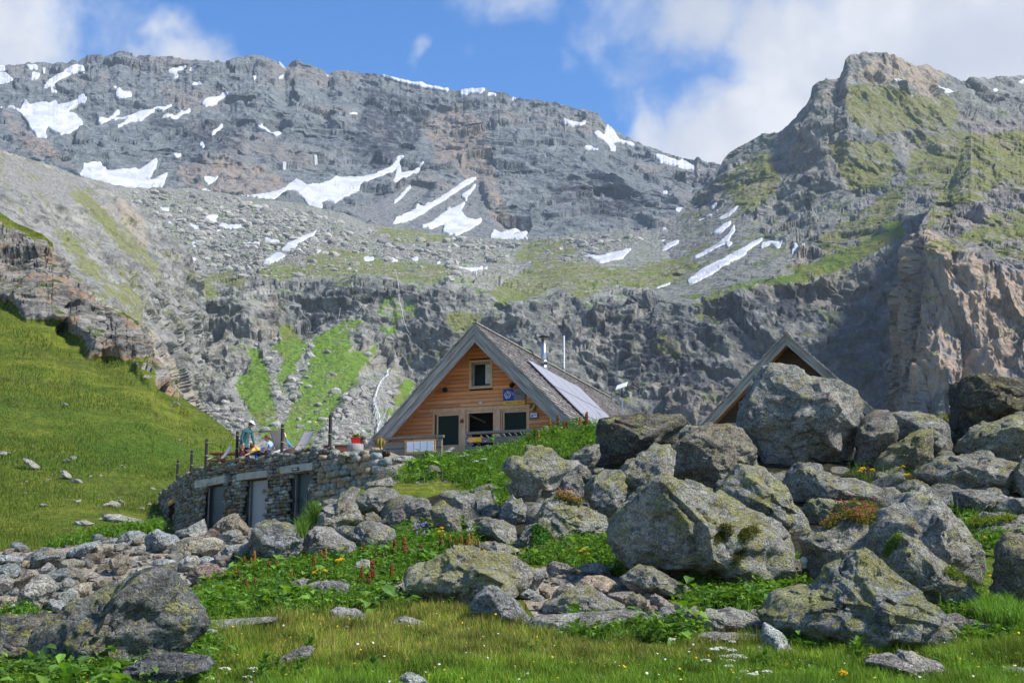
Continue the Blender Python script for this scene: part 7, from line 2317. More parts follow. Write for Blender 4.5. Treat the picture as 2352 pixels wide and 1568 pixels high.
BANK = raster(polys('p', "0,1275 60,1262 140,1262 260,1228 370,1222 480,1215 560,1205 590,1215 560,1265 520,1330 440,1370 420,1335 330,1335 260,1370 150,1400 0,1410"), 0)
stones(BANK, 130, 31, (.07, .30), [BL, TA, GR, (.42, .40, .36), (.5, .44, .36), (.36, .27, .22)], 'small loose stone filling the rubble bank left of the stone building', 'small stones of the rubble bank')
PATCH = raster(polys('p', "1200,1330 1260,1310 1330,1310 1430,1340 1520,1380 1570,1410 1560,1430 1480,1420 1400,1420 1300,1430 1240,1420|660,1390 720,1330 830,1305 920,1320 930,1360 780,1372|2240,1445 2340,1438 2340,1462 2270,1470"), 0)
stones(PATCH, 75, 32, (.04, .17), [TA, (.5, .44, .37), (.46, .44, .4), GR], 'little pale stone lying in the stony patch of the foreground', 'little stones of the stony patch')
GAPS = raster(polys('p', "880,1110 1000,1100 1150,1160 1200,1230 1050,1240 900,1230|1160,1080 1450,1060 1440,1200 1200,1220|1560,1000 2340,1010 2340,1200 1800,1180|1440,1290 1800,1300 1860,1210 1900,1330 1850,1350 1600,1330"), 0)
stones(GAPS, 170, 33, (.30, 1.0), [(.32, .315, .29), (.27, .265, .24), (.36, .35, .32)], 'smaller block wedged in a gap between the big boulders', 'small blocks of the boulder heap', name='rock_block', lich=.45, avoid=0.0, depthf=lambda x, y: unproj(x, y, gdepth(y) + 1.2))


def hill_pt(x, y):
    xs_, ys_, ds_ = hcv
    out = []
    for a, b in zip(x, y):
        yk = [np.interp(a, xs_, r) for r in ys_]; dk = [np.interp(a, xs_, r) for r in ds_]
        out.append(np.interp(b, yk, dk))
    return unproj(x, y, np.array(out) - .2)


HS = raster(polys('L4', "0,1100 200,1130 420,1200 700,1250 740,1330 720,1480 480,1500 300,1480 100,1400 0,1300"), 0) + .12 * raster(polys('L4', "0,900 300,900 700,1000 860,1050 800,1200 400,1100 0,1100"), 0)
stones(HS, 48, 34, (.09, .36), [(.52, .50, .45), (.46, .45, .41), (.56, .53, .48)], 'pale stone scattered on the grassy hillside left of the stone building', 'pale stones on the hillside', lich=.1, depthf=hill_pt, avoid=0)
for s, lb in [("465,1450 520,1448 580,1465 650,1480 690,1490 650,1500 560,1495 480,1470", 'long flat rock at the foot of the hillside grass'),
              ("330,1480 380,1478 430,1492 400,1504 350,1498", 'flat stone left of the long flat rock on the hillside'),
              ("270,1255 290,1250 325,1285 320,1292 280,1278", 'pale slab stone high on the hillside grass'),
              ("100,1195 130,1205 180,1240 165,1245 120,1220", 'long pale stone at the left of the hillside')]:
    q = P('L4', s); c = q.mean(0)
    B('L4', s, lb, (.46, .45, .41), .15, depth=float(hill_pt(np.array([c[0]]), np.array([q[:, 1].max()]))[0][1]) - .3, thick=1.2, sub=4)

HG = raster([[(a, b) for a, b in ((-150, 740), (0, 700), (60, 744), (110, 780), (190, 835), (210, 830), (260, 790), (330, 885), (400, 945), (440, 965), (524, 992), (560, 1040), (560, 1260), (-150, 1300))]], 2)
p, x, y, rr = scatter(HG, 52000, 35, None)
p = hill_pt(x, y)
dd = p[:, 1]
pt_n = fbm(p / 9.0, 4, 81)
col = np.array([(.062, .092, .011), (.10, .125, .017), (.045, .098, .011), (.11, .095, .026)])[np.clip(((pt_n + .5) * 3 + rr.normal(0, .7, len(p))).astype(int), 0, 3)] * rr.uniform(.65, 1.4, (len(p), 1))
o = blades(p, rr.uniform(.10, .24, len(p)) * (dd / 70) ** .5, .00042 * dd, col, rr, .7, 'grass')
tag(o, 'short tussocky grass covering the hillside on the left', 'grass', kind='stuff')

# rubble of the high bench: far too many blocks to count
rr = np.random.RandomState(41)
RUB = raster(polys('p', "300,440 440,440 600,470 760,500 850,530 1000,560 1060,600 1040,640 900,630 760,620 640,640 480,640 420,620 380,560 330,500|1230,560 1330,545 1500,545 1420,570 1340,600 1260,600|900,530 1200,560 1150,600 950,600") + polys('G5', "640,760 750,720 740,800 690,860 740,1000 800,1110 900,1000 960,860 1000,700 1010,800 960,1000 880,1150 780,1350 760,1600 690,1600 740,1300 690,1080 640,900|1200,1300 1330,1180 1420,1020 1600,960 1640,1100 1580,1300 1500,1600 1050,1600|140,1200 400,1180 520,1350 560,1560 300,1560|640,950 1300,900 1300,1500 640,1500"), 1) * (1 - .9 * np.clip(GRASS, 0, 1)) * (1 - .9 * np.clip(SNOWB, 0, 1)) + .03 * raster(polys('G5', "400,700 1500,600 1400,1500 400,1500"), 0)
RUB *= (1 - .75 * np.clip(OLIVE * 1.5, 0, 1))
RUB *= 1 - raster(polys('G5', '1570,920 1620,930 1620,1000 1560,1100 1600,1250 1540,1440 1460,1440 1490,1300 1450,1180 1500,1050'), 0)
RUB *= raster(polys('p', "-150,0 2500,0 2500,1040 -150,1040"), 0)
bpy.context.view_layer.update()
DG = bpy.context.evaluated_depsgraph_get()
n = 9500
pr = RUB.ravel().astype(float); pr /= pr.sum()
k = rr.choice(len(pr), n, p=pr)
X = (k % MW) * 2.0 + rr.uniform(0, 2, n) + MOX; Y = (k // MW) * 2.0 + rr.uniform(0, 2, n) + MOY
pv, pf = ico(2)
Vs, Cs, Fs, cnt = [], [], [], 0
for a, b in zip(X, Y):
    hit, loc, nr, _, ob, _ = sc.ray_cast(DG, Vector(EYE.tolist()), Vector(dirv(a, b).tolist()))
    if not hit or ob.name != 'valley_headwall': continue
    s = (0.55 + 0.8 * rr.uniform() + 6 * rr.uniform() ** 16) * loc.y / 1300
    v = pv.copy()
    for i in range(4):
        m_ = unit(rr.normal(0, 1, 3)); v = v - m_[None] * np.maximum(v @ m_ - rr.uniform(.4, .75), 0)[:, None]
    v = v * np.array([1, .8, .7]) * s
    Vs.append(v + np.array(loc)); Fs.append(pf + cnt); cnt += len(v)
    g = rr.uniform(.75, 1.3); c = [(.27, .265, .235), (.23, .225, .205), (.31, .295, .26)][rr.randint(3)]
    Cs.append(np.repeat(np.array([c]) * g, len(v), 0))
o = mesh_from('rubble', np.concatenate(Vs), np.concatenate(Fs), attr_mat('rubble_rock', .95, .3, .6, .4, 1.0), smooth=False)
set_attr(o, 'col', np.concatenate(Cs))
tag(o, 'field of grey blocks strewn over the high bench and gullies', 'rubble', kind='stuff')

# ------------------------------------------------------------------ waterfalls: ribbons of white water lying on the rock
M_water, t = new_mat('white_water')
tc = t.n('ShaderNodeTexCoord')
nn_ = t.noise(t.vscale(tc.outputs['Object'], (1, 1, .3)), .8, 5, .7)
finish(t, t.mix(t.ramp(nn_, .35, .6), (.45, .48, .50), (.74, .76, .78)), .5, t.bump(nn_, .4, .5), .3)
for lb, runs in [('tall white waterfall tumbling down the scree left of the cabin', [("1600,940 1580,960 1585,990 1560,1010 1530,1040 1510,1080 1495,1140 1480,1180 1490,1230 1510,1280 1525,1340 1505,1390 1500,1440", 9), ("1575,985 1550,1030 1500,1110 1485,1180 1505,1250 1500,1330 1515,1400 1495,1450", 3.5), ("1500,1150 1520,1200 1500,1290 1540,1340 1500,1420", 2.5), ("1480,1190 1500,1260 1480,1320 1510,1380", 3), ("1530,1050 1545,1120 1575,1180 1590,1230 1560,1290 1540,1350 1530,1400", 2.5), ("1490,1230 1470,1280 1475,1290", 4), ("1510,1280 1550,1300 1570,1330", 3), ("1510,1100 1470,1180 1500,1260 1545,1350 1560,1400 1520,1440", 4)]),
                 ('thin waterfall dropping over the dark overhang', [("1655,250 1665,320 1668,400 1670,430 1690,500 1700,560 1725,640 1760,690", 3.2), ("1640,190 1655,250", 2.5)]),
                 ('small cascade spilling over the rim of the bench', [("2262,190 2258,225 2262,250", 4), ("2280,185 2284,215", 3), ("2246,195 2244,230", 2.5), ("2296,188 2292,215", 2.5)]),
                 ('faint water streak on the headwall left of the thin waterfall', [("1220,480 1215,530 1205,590", 2)])]:
    Vv, Ff, c0 = [], [], 0
    for s, wpx in runs:
        q = P('G5', s)
        tt = np.linspace(0, len(q) - 1, (len(q) - 1) * 9 + 1)
        qx = np.interp(tt, range(len(q)), q[:, 0]) + rr.normal(0, .45, len(tt)); qy = np.interp(tt, range(len(q)), q[:, 1])
        m_ = len(tt)
        dep = []
        for a, b in zip(qx, qy):
            h3 = []
            for sx in (-4, 0, 4):
                hit, loc, nr, _, ob, _ = sc.ray_cast(DG, Vector(EYE.tolist()), Vector(dirv(a + sx, b).tolist()))
                if hit and loc.y > 300: h3.append(loc.y)
            dep.append(min(h3) if h3 else 900)
        dp = np.array(dep); pdp = np.pad(dp, 5, 'edge')
        dp = np.array([pdp[i:i + 11].min() for i in range(m_)]); pdp = np.pad(dp, 4, 'edge'); dp = np.convolve(pdp, np.ones(9) / 9, 'valid') - 3
        wl_ = wpx * .3015 * rr.uniform(.55, 1.3, m_)
        row = np.stack([unproj(qx + sx * wl_, qy, dp - (1.2 if sx == 0 else 0)) for sx in (-.5, 0, .5)], 1)
        Vv.append(row.reshape(-1, 3))
        idx = np.arange(m_ * 3).reshape(m_, 3) + c0; c0 += m_ * 3
        Ff.append(np.stack([idx[:-1, :-1], idx[:-1, 1:], idx[1:, 1:], idx[1:, :-1]], -1).reshape(-1, 4))
    o = mesh_from('waterfall', np.concatenate(Vv), np.concatenate(Ff), M_water)
    tag(o, lb, 'waterfall', kind='structure')

# ------------------------------------------------------------------ terrace furniture
DT = 53.5


def D6(x, y, d=DT):
    ox, oy, k = CROPS['D6']
    return at(ox + x * k, oy + y * k, d)


def deck_chair(label, px, py, d, yaw, seat_only=False, s=1.0):
    """sling recliner: x forward; the origin lies on the floor under the hinge of seat and back"""
    g = D6(px, py, d); g.z = Z_T + .02 + (d - 52) * .02
    e = empty('deck_chair', g, yaw, label, 'deck chair', 'reclining chairs on the terrace')
    e.scale = (s, s, s)
    W_ = .30
    back = [(0, .30), (-.16, .50), (-.36, .80), (-.50, 1.06), (-.55, 1.14)]
    seat = [(0.0, .30), (.15, .285), (.32, .33), (.48, .40)]
    leg_ = [(.50, .40), (.68, .33), (.88, .24)]

    def sling(pr, nm):
        V, n_ = [], len(pr)
        for (x, z) in pr:
            for y in np.linspace(-W_, W_, 7):
                V.append((x, y, z - .03 * (1 - (y / W_) ** 2)))
        V = np.array(V); i = np.arange(n_ * 7).reshape(n_, 7)
        f1 = np.stack([i[:-1, :-1], i[1:, :-1], i[1:, 1:], i[:-1, 1:]], -1).reshape(-1, 4)
        V2 = V + np.array([0, 0, -.008])
        o = mesh_from(nm, np.concatenate([V, V2]), np.concatenate([f1, f1[:, ::-1] + len(V)]), M_sling, e)
    sling(back, 'backrest'); sling(seat, 'seat'); sling(leg_, 'footrest')
    for sy in (-1, 1):
        y = sy * (W_ + .015)
        MB().tube([(x, y, z) for x, z in back], .014, 6).build('back_frame', M_frame, e)
        MB().tube([(x, y, z) for x, z in seat + leg_], .014, 6).build('seat_frame', M_frame, e)
        MB().tube([(-.38, y * 1.04, 0.0), (.10, y * 1.04, .52), (-.22, y * 1.04, .56)], .013, 6).build('arm_support', M_frame, e)
        MB().tube([(.45, y * 1.02, 0.0), (-.05, y * 1.02, .42)], .013, 6).build('leg', M_frame, e)
    return e


R = math.radians
deck_chair("taupe deck chair seen from behind, with the blond person in it", 1330, 1000, 53.3, R(62), s=.98)
deck_chair("empty taupe deck chair facing left at the right end of the terrace", 1590, 960, 53.0, R(226), s=1.0)
deck_chair("taupe deck chair behind the man in the pale blue shirt", 960, 1060, 53.4, R(212), s=.86)
deck_chair("folded back deck chair at the far left below the rope", 60, 1200, 54.5, R(215), s=.62)
# low dark side table
tb = empty('side_table', D6(975, 1040, 52.8), 0.2, "small dark folding table between the deck chairs", 'table')
hz = D6(975, 955, 52.8).z - tb.location.z
MB().box(-.55, .55, -.22, .22, hz - .02, hz + .01).build('table_top', M_blackm, tb)
for sx in (-1, 1):
    for sy in (-1, 1):
        MB().tube([(sx * .4, sy * .18, -.1), (sx * .1, sy * .18, hz - .02)], .013, 6).build('leg', M_blackm, tb)
# long picnic table with benches
pt_ = empty('picnic_table', D6(480, 1090, 55.2), R(-8), "long red brown picnic table behind the standing woman", 'table')
hz = D6(480, 945, 55.2).z - pt_.location.z
mb = MB()
for k in range(4): mb.box(-1.25, 1.35, -.36 + .18 * k, -.19 + .18 * k, hz - .045, hz)
mb.build('table_top', M_redwood, pt_)
for sx in (-.85, .85):
    MB().box(sx - .05, sx + .05, -.34, .34, -.2, hz - .05).build('leg', M_redwood, pt_)
MB().box(-1.2, 1.2, -.60, -.36, hz - .36, hz - .31).build('bench', M_redwood, pt_)
# second table beside the stump
ox, oy, kT = CROPS['T3']


def T3(x, y, d):
    return at(ox + x * kT, oy + y * kT, d)


tb2 = empty('picnic_table', T3(-150, 900, 50.8), R(-4), "red brown timber table edge left of the tree stump", 'table')
hz = T3(-150, 585, 50.8).z - tb2.location.z
MB().box(-.55, .66, -.3, .3, hz - .05, hz).build('table_top', M_weath, tb2)
MB().box(-.52, .62, -.27, .27, hz - .30, hz - .052).build('apron', M_redwood, tb2)
for sx in (-.4, .5): MB().box(sx - .05, sx + .05, -.2, .2, -.3, hz - .3).build('leg', M_redwood, tb2)
bn = empty('timber_bench', T3(1500, 1050, 49.6), 0, "low timber bench plank sloping down right of the stump", 'bench')
a = T3(1035, 790, 49.8) - bn.location; b = T3(1960, 990, 49.4) - bn.location
MB().beam(a + Vector((0, 0, .0)), b, .32, .045).build('plank', M_weath, bn)
MB().beam(a + Vector((0, .02, -.12)), b + Vector((0, .02, -.12)), .26, .18).build('side_board', M_redwood, bn)
st = empty('tree_stump', T3(640, 960, 49.2), 0, "grey sawn tree stump carrying the red planter", 'stump')
hz = T3(640, 575, 49.2).z - st.location.z; rs_ = 390 * kT * 49.2 / F
mb = MB(); mb.tube([(0, 0, -.15), (0, 0, hz * .5), (0, 0, hz - .02), (0, 0, hz)], [rs_ * 1.0, rs_ * .99, rs_ * .98, rs_ * .95], 22)
mb.build('trunk', plain('stump_wood', (.30, .28, .265), .9, var=.3, scale=5, bump=.6, stretch=(3, 3, .7)), st, True)
pl = empty('planter', st.location + Vector((0, 0, hz)), R(12), "red plastic planter with a yellow green plant on the stump", 'planter')
hp_ = .21; w0, w1 = .12, .17
M_red = plain('red_plastic', (.42, .012, .012), .4, var=.06)
MB().hexa([(-w0, -.09, 0), (w0, -.09, 0), (w0, .09, 0), (-w0, .09, 0), (-w1, -.12, hp_), (w1, -.12, hp_), (w1, .12, hp_), (-w1, .12, hp_)]).build('pot', M_red, pl)
MB().box(-w1 - .012, w1 + .012, -.13, .13, hp_ + .001, hp_ + .022).build('rim', M_red, pl)
rr2 = np.random.RandomState(2)
q = np.stack([rr2.uniform(-.10, .17, 40), rr2.uniform(-.08, .08, 40), np.full(40, hp_ + .02)], -1)
o = foliage(q, 6, np.full(40, .05), np.full(40, .15), np.full(40, .06), rr2, [(.17, .19, .015), (.10, .15, .015), (.22, .19, .02)], 'leaves', 1.2)
o.parent = pl
mb = MB(); mb.tube([(-.10, 0, hp_), (-.17, 0, hp_ + .17)], .005, 5); mb.build('flower_stalk', M_leaf, pl).data.materials
mb = MB(); mb.col = (.65, .02, .03, 1); mb.ball((-.17, 0, hp_ + .19), .028, 2); mb.build('red_blossom', M_petal, pl)
# olive net on a hoop and gnarled root
nt = empty('landing_net', T3(2000, 900, 48.9), R(-10), "olive green net stretched on an oval hoop in front of the railing", 'net')
c = T3(1830, 500, 48.9) - nt.location
M_net = plain('olive_net', (.20, .165, .03), .85, var=.3, scale=14, bump=.5, stretch=(6, 6, 1))
v, f = ico(4)
rx, rz_ = 235 * kT * 48.9 / F, 250 * kT * 48.9 / F
q = v * np.array([rx, .06, rz_])
low = np.clip(-(v[:, 2]), 0, 1)
q[:, 0] = q[:, 0] * (1 - .45 * low ** 1.5) + low ** 2 * .05
q[:, 2] -= low ** 3 * .07
q[:, 1] *= 1 + .5 * np.sin(v[:, 0] * 9)
o = mesh_from('net', q + np.array(c), f, M_net, nt)
mb = MB(); mb.tube([tuple(np.array(c) + np.array([rx * 1.03 * math.cos(a), 0, rz_ * 1.03 * math.sin(a)])) for a in np.linspace(-.6, 3.6, 26)], .018, 6); mb.build('hoop', M_redwood, nt)
MB().tube([T3(1890, 720, 48.85) - nt.location, T3(1965, 980, 48.85) - nt.location], .022, 6).build('handle', M_trim, nt)
rt = empty('driftwood_root', T3(2120, 1060, 48.6), 0, "dark gnarled root standing below the olive net", 'root')
mb = MB()
for k in range(7):
    a0 = T3(2000 + 40 * k, 1160 - 10 * k, 48.6) - rt.location; b0 = T3(1990 + 45 * k, 860 + 30 * (k % 3), 48.55) - rt.location
    md = (a0 + b0) / 2 + Vector((.06 * math.sin(k * 2), .05 * math.cos(k), .03))
    mb.tube([a0, md, b0], [.07, .06, .035], 7)
mb.build('root', plain('dark_root', (.045, .03, .022), .8, var=.5, scale=8, bump=.6), rt, True)
# sandy rock behind the bench
B('C2', "1970,475 1985,440 2030,448 2060,440 2095,480 2090,505 2000,495", "sunlit cream rock behind the olive net", (.56, .44, .26), .05, depth=50.5, thick=1)


# ------------------------------------------------------------------ people
def skinned(name, chains, mats, parent):
    """chains: list of (material index, [(Vector, radius), ...]); the first point of a later chain is welded to the nearest existing joint"""
    pts, rad, edges, mid = [], [], [], []
    for m, ch in chains:
        prev = None
        for j, (p, r) in enumerate(ch):
            near = None
            for k, q in enumerate(pts):
                if (q - p).length < 1e-4: near = k
            if near is None:
                pts.append(p.copy()); rad.append(r); mid.append(m); near = len(pts) - 1
            if prev is not None: edges.append((prev, near))
            prev = near
    me = bpy.data.meshes.new(name)
    me.from_pydata([tuple(p) for p in pts], edges, [])
    o = bpy.data.objects.new(name, me); COL.objects.link(o)
    md = o.modifiers.new('s', 'SKIN'); md.use_smooth_shade = True
    for k, v_ in enumerate(me.skin_vertices[0].data):
        v_.radius = (rad[k], rad[k]); v_.use_root = (k == 0)
    sb_ = o.modifiers.new('d', 'SUBSURF'); sb_.levels = 2; sb_.render_levels = 2
    dg = bpy.context.evaluated_depsgraph_get()
    m2 = bpy.data.meshes.new_from_object(o.evaluated_get(dg))
    bpy.data.objects.remove(o)
    for m in mats: m2.materials.append(m)
    # material by nearest bone
    E = np.array([[pts[a], pts[b]] for a, b in edges]); em = np.array([max(mid[a], mid[b]) if mid[a] != mid[b] else mid[a] for a, b in edges])
    em = np.array([mid[b] for a, b in edges])
    for p in m2.polygons:
        c = np.array(p.center)
        ab = E[:, 1] - E[:, 0]; tt = np.clip(((c - E[:, 0]) * ab).sum(1) / np.maximum((ab ** 2).sum(1), 1e-9), 0, 1)
        dd = np.linalg.norm(E[:, 0] + ab * tt[:, None] - c, axis=1)
        p.material_index = int(em[dd.argmin()]); p.use_smooth = True
    r = bpy.data.objects.new(name, m2); COL.objects.link(r)
    r.parent = parent
    return r


M_skin = plain('skin', (.50, .26, .17), .6, var=.08)
M_skin2 = plain('brown_skin', (.20, .10, .06), .6, var=.08)
M_teal = plain('teal_fleece', (.03, .095, .10), .9, var=.15, scale=14)
M_maroon = plain('maroon_trousers', (.10, .018, .03), .85, var=.15)
M_lblue = plain('pale_blue_shirt', (.28, .42, .62), .85, var=.08)
M_bblue = plain('bright_blue_jacket', (.01, .26, .55), .7, var=.12)
M_dblue = plain('blue_trousers', (.02, .09, .42), .8, var=.1)
M_yjack = plain('yellow_jacket', (.75, .46, .015), .65, var=.12)
M_brownh = plain('brown_hair', (.11, .05, .022), .7, var=.4, scale=40, stretch=(1, 1, .2))
M_blondh = plain('blond_hair', (.60, .42, .20), .7, var=.3, scale=40, stretch=(1, 1, .2))
M_blackh = plain('black_hair', (.012, .010, .010), .6)
M_blk = plain('dark_clothes', (.02, .02, .022), .8)


def hand(chains, wrist, d, m, side, curl=.5):
    """palm, four fingers and a thumb growing from the wrist along d"""
    d = d.normalized()
    s = d.cross(Vector((0, -1, .3))).normalized() * side
    palm = wrist + d * .075
    chains.append((m, [(wrist, .024), (palm, .030)]))
    fwd = Vector((0, -1, 0))
    for k in range(4):
        b = palm + s * (.030 - .020 * k) + d * .012
        l_ = (.068, .078, .072, .055)[k]
        k1 = b + d * l_ * .5; k2 = k1 + (d * (1 - curl) + Vector((-.2 * side, .35, 0)) * curl) * l_ * .55
        chains.append((m, [(palm, .030), (b, .0095), (k1, .0085), (k2, .0075)]))
    tb_ = wrist + d * .035 + s * .028
    chains.append((m, [(wrist, .024), (tb_, .011), (tb_ + d * .035 + s * .022, .009)]))


def head(parent, c, r, face, skin, yaw_face, tilt=0.0):
    """head with brow, nose, eyes, mouth and ears; faces yaw_face (0 = +x)"""
    v, f = ico(4)
    q = v * np.array([r * .96, r * .80, r * 1.16])
    x, y, z = v[:, 0], v[:, 1], v[:, 2]
    q[:, 0] += np.where((x > 0) & (z < -.2), .10 * r * (-z) * (1 - abs(y)), 0)          # chin
    nose = np.exp(-((y / .16) ** 2 + ((z + .08) / .22) ** 2)) * (x > 0)
    q[:, 0] += nose * .28 * r
    sock = np.exp(-(((np.abs(y) - .36) / .14) ** 2 + ((z - .10) / .10) ** 2)) * (x > 0)
    q[:, 0] -= sock * .10 * r
    lips = np.exp(-((y / .28) ** 2 + ((z + .48) / .07) ** 2)) * (x > 0)
    q[:, 0] += lips * .06 * r
    q[:, 1] *= np.where(z < -.3, 1 - .28 * (-.3 - z), 1)
    hd = mesh_from('head', q, f, skin, parent)
    hd.location = c - parent.location; hd.rotation_euler = (0, tilt, yaw_face)
    mb = MB()
    for sy in (-1, 1): mb.ball((r * .78, sy * r * .30, r * .12), r * .09, 2)
    e = mb.build('eyes', M_blk, hd)
    mb = MB(); mb.ball((r * .98, 0, -r * .54), r * .10, 2, (.4, 2.0, .5)); mb.build('mouth', plain('lips', (.30, .09, .07), .6), hd)
    mb = MB()
    for sy in (-1, 1): mb.ball((-.02 * r, sy * r * .80, -.02 * r), r * .24, 2, (.7, .35, 1.1))
    mb.build('ears', skin, hd, True)
    return hd


def hair(hd, r, mat, length=0.0, fringe=.35, volume=1.0, seed=1):
    v, f = ico(4)
    q = v * np.array([r * 1.06, r * .94, r * 1.24]) * volume
    q += unit(v) * (r * .13 * fbm(v * 3.0 + seed, 3, seed))[:, None]
    z, x = v[:, 2], v[:, 0]
    under = (z < (fringe + np.clip(x, -1, 1) * .55 - .35 - length))
    q[under] = q[under] * .72
    q[:, 0] -= .06 * r
    q[:, 2] += .04 * r
    return mesh_from('hair', q, f, mat, hd)


def clamp_floor(v):
    return v


# woman in the white cap
K = 1.0
wo = empty('person', D6(490, 1120), 0, "woman in a white cap, teal fleece and maroon trousers standing bent over the table", 'person')
wl = wo.location.copy()
J = lambda x, y, dy=0.0: D6(x, y, DT + dy) - wl
pel = J(515, 800)
ch_l = [(1, [(pel, .135), (J(520, 700), .135), (J(560, 560), .15), (J(590, 470), .135), (J(622, 425), .062)]),
        (0, [(J(622, 425), .062), (J(640, 400), .052), (J(652, 375), .055)]),
        (1, [(J(590, 470), .135), (J(510, 500, -.15), .072), (J(462, 640, -.19), .056), (J(492, 745, -.20), .042)]),
        (0, [(J(492, 745, -.20), .042), (J(500, 772, -.20), .026)]),
        (1, [(J(590, 470), .135), (J(672, 510, .14), .070), (J(692, 650, .12), .054), (J(728, 780, .05), .040)]),
        (0, [(J(728, 780, .05), .040), (J(735, 805, .04), .026)]),
        (2, [(pel, .135), (J(470, 850, -.09), .105), (J(448, 960, -.10), .082), (J(430, 1050, -.08), .070)]),
        (0, [(J(430, 1050, -.08), .070), (J(425, 1085, -.08), .048), (J(420, 1140, -.07), .038), (J(450, 1165, -.16), .035)]),
        (2, [(pel, .135), (J(560, 850, .09), .105), (J(582, 960, .08), .082), (J(590, 1060, .10), .070)]),
        (0, [(J(590, 1060, .10), .070), (J(592, 1090, .10), .048), (J(592, 1140, .12), .038), (J(620, 1165, .04), .035)])]
hand(ch_l, J(500, 772, -.20), J(505, 840, -.22) - J(500, 772, -.20), 0, 1)
hand(ch_l, J(735, 805, .04), J(750, 850, .0) - J(735, 805, .04), 0, -1)
skinned('body', ch_l, [M_skin, M_teal, M_maroon], wo)
mb = MB(); c = J(517, 790)
mb.tube([J(515, 838), J(514, 800), J(520, 740), J(535, 660)], [.185, .18, .165, .155], 20, False)
jk = mb.build('jacket_hem', M_teal, wo, True)
hd = head(wo, D6(662, 352), .098, 0, M_skin, R(-22), R(16))
hair(hd, .100, M_brownh, .45, .1)
v, f = ico(4)
q = v.copy(); q[:, 2] = np.maximum(q[:, 2], 0.02)
q = q * np.array([.112, .100, .098]) + np.array([-.006, 0, .045])
cap = mesh_from('cap', q, f, M_white, hd)
mb = MB()
nn2 = 11
V, Fq = [], []
for i in range(nn2):
    a = -1.1 + 2.2 * i / (nn2 - 1)
    V += [(.098 * math.cos(a), .094 * math.sin(a), .052), (.185 * math.cos(a * .62), .080 * math.sin(a * 1.0), .030), (.098 * math.cos(a), .094 * math.sin(a), .044), (.185 * math.cos(a * .62), .080 * math.sin(a), .022)]
for i in range(nn2 - 1):
    a = i * 4
    Fq += [(a, a + 1, a + 5, a + 4), (a + 2, a + 6, a + 7, a + 3), (a + 1, a + 3, a + 7, a + 5)]
mb.add(V, Fq); mb.build('cap_peak', M_white, cap)

# man in the pale blue shirt, sitting, looking back left
bo = empty('person', D6(1000, 1060, 53.7), 0, "man with brown hair and pale blue shirt lying in a deck chair", 'person')
bl = bo.location.copy()
J = lambda x, y, d=53.6: D6(x, y, d) - bl
pel = J(985, 925)
cl = [(1, [(pel, .13), (J(1020, 850), .14), (J(1045, 770), .135), (J(1030, 705), .06)]), (0, [(J(1030, 705), .06), (J(1012, 680), .052)]),
      (1, [(J(1045, 770), .135), (J(1000, 775, 53.42), .068), (J(978, 815, 53.38), .058)]), (0, [(J(978, 815, 53.38), .058), (J(930, 880, 53.36), .040), (J(912, 910, 53.36), .03)]),
      (1, [(J(1045, 770), .135), (J(1085, 770, 53.8), .066), (J(1100, 840, 53.85), .05)]), (0, [(J(1100, 840, 53.85), .05), (J(1060, 900, 53.8), .035), (J(1045, 915, 53.78), .026)]),
      (2, [(pel, .13), (J(895, 850, 53.5), .095), (J(855, 920, 53.45), .062), (J(800, 985, 53.4), .05), (J(770, 985, 53.4), .04)]),
      (2, [(pel, .13), (J(920, 870, 53.7), .095), (J(870, 940, 53.7), .062), (J(820, 990, 53.7), .05), (J(790, 990, 53.7), .04)])]
hand(cl, J(912, 910, 53.36), Vector((-.5, 0, -.8)), 0, 1)
hand(cl, J(1045, 915, 53.78), Vector((-.8, 0, -.4)), 0, -1)
skinned('body', cl, [M_skin, M_lblue, M_dblue], bo)
hd = head(bo, D6(985, 640, 53.6), .105, 0, M_skin, R(205), R(8))
hair(hd, .107, M_brownh, .12, .35, 1.06, 3)

# blond person in the blue jacket, seen from behind
go = empty('person', D6(1400, 1000, 53.9), 0, "blond person in a bright blue jacket reclining, seen from behind", 'person')
gl_ = go.location.copy()
J = lambda x, y, d=53.8: D6(x, y, d) - gl_
pel = J(1400, 900)
cl = [(1, [(pel, .14), (J(1375, 800), .15), (J(1345, 715), .135), (J(1315, 675), .06)]), (0, [(J(1315, 675), .06), (J(1308, 650), .052)]),
      (1, [(J(1345, 715), .135), (J(1390, 720, 53.6), .07), (J(1460, 790, 53.55), .056), (J(1490, 815, 53.6), .042)]), (0, [(J(1490, 815, 53.6), .042), (J(1515, 822, 53.6), .028)]),
      (1, [(J(1345, 715), .135), (J(1330, 740, 54.0), .07), (J(1390, 830, 54.1), .055), (J(1440, 840, 54.05), .04)]), (0, [(J(1440, 840, 54.05), .04), (J(1465, 840, 54.05), .028)]),
      (2, [(pel, .14), (J(1470, 870, 53.7), .10), (J(1520, 870, 53.8), .07), (J(1575, 930, 53.8), .05), (J(1600, 960, 53.8), .045)]),
      (2, [(pel, .14), (J(1460, 880, 54.0), .10), (J(1520, 880, 54.1), .07), (J(1575, 940, 54.1), .05), (J(1600, 965, 54.1), .045)])]
hand(cl, J(1515, 822, 53.6), Vector((.9, 0, -.1)), 0, 1)
hand(cl, J(1465, 840, 54.05), Vector((.9, 0, -.1)), 0, -1)
skinned('body', cl, [M_skin, M_bblue, M_maroon], go)
hd = head(go, D6(1310, 605, 53.8), .105, 0, M_skin, R(40), 0)
hair(hd, .118, M_blondh, .55, .25, 1.08, 5)

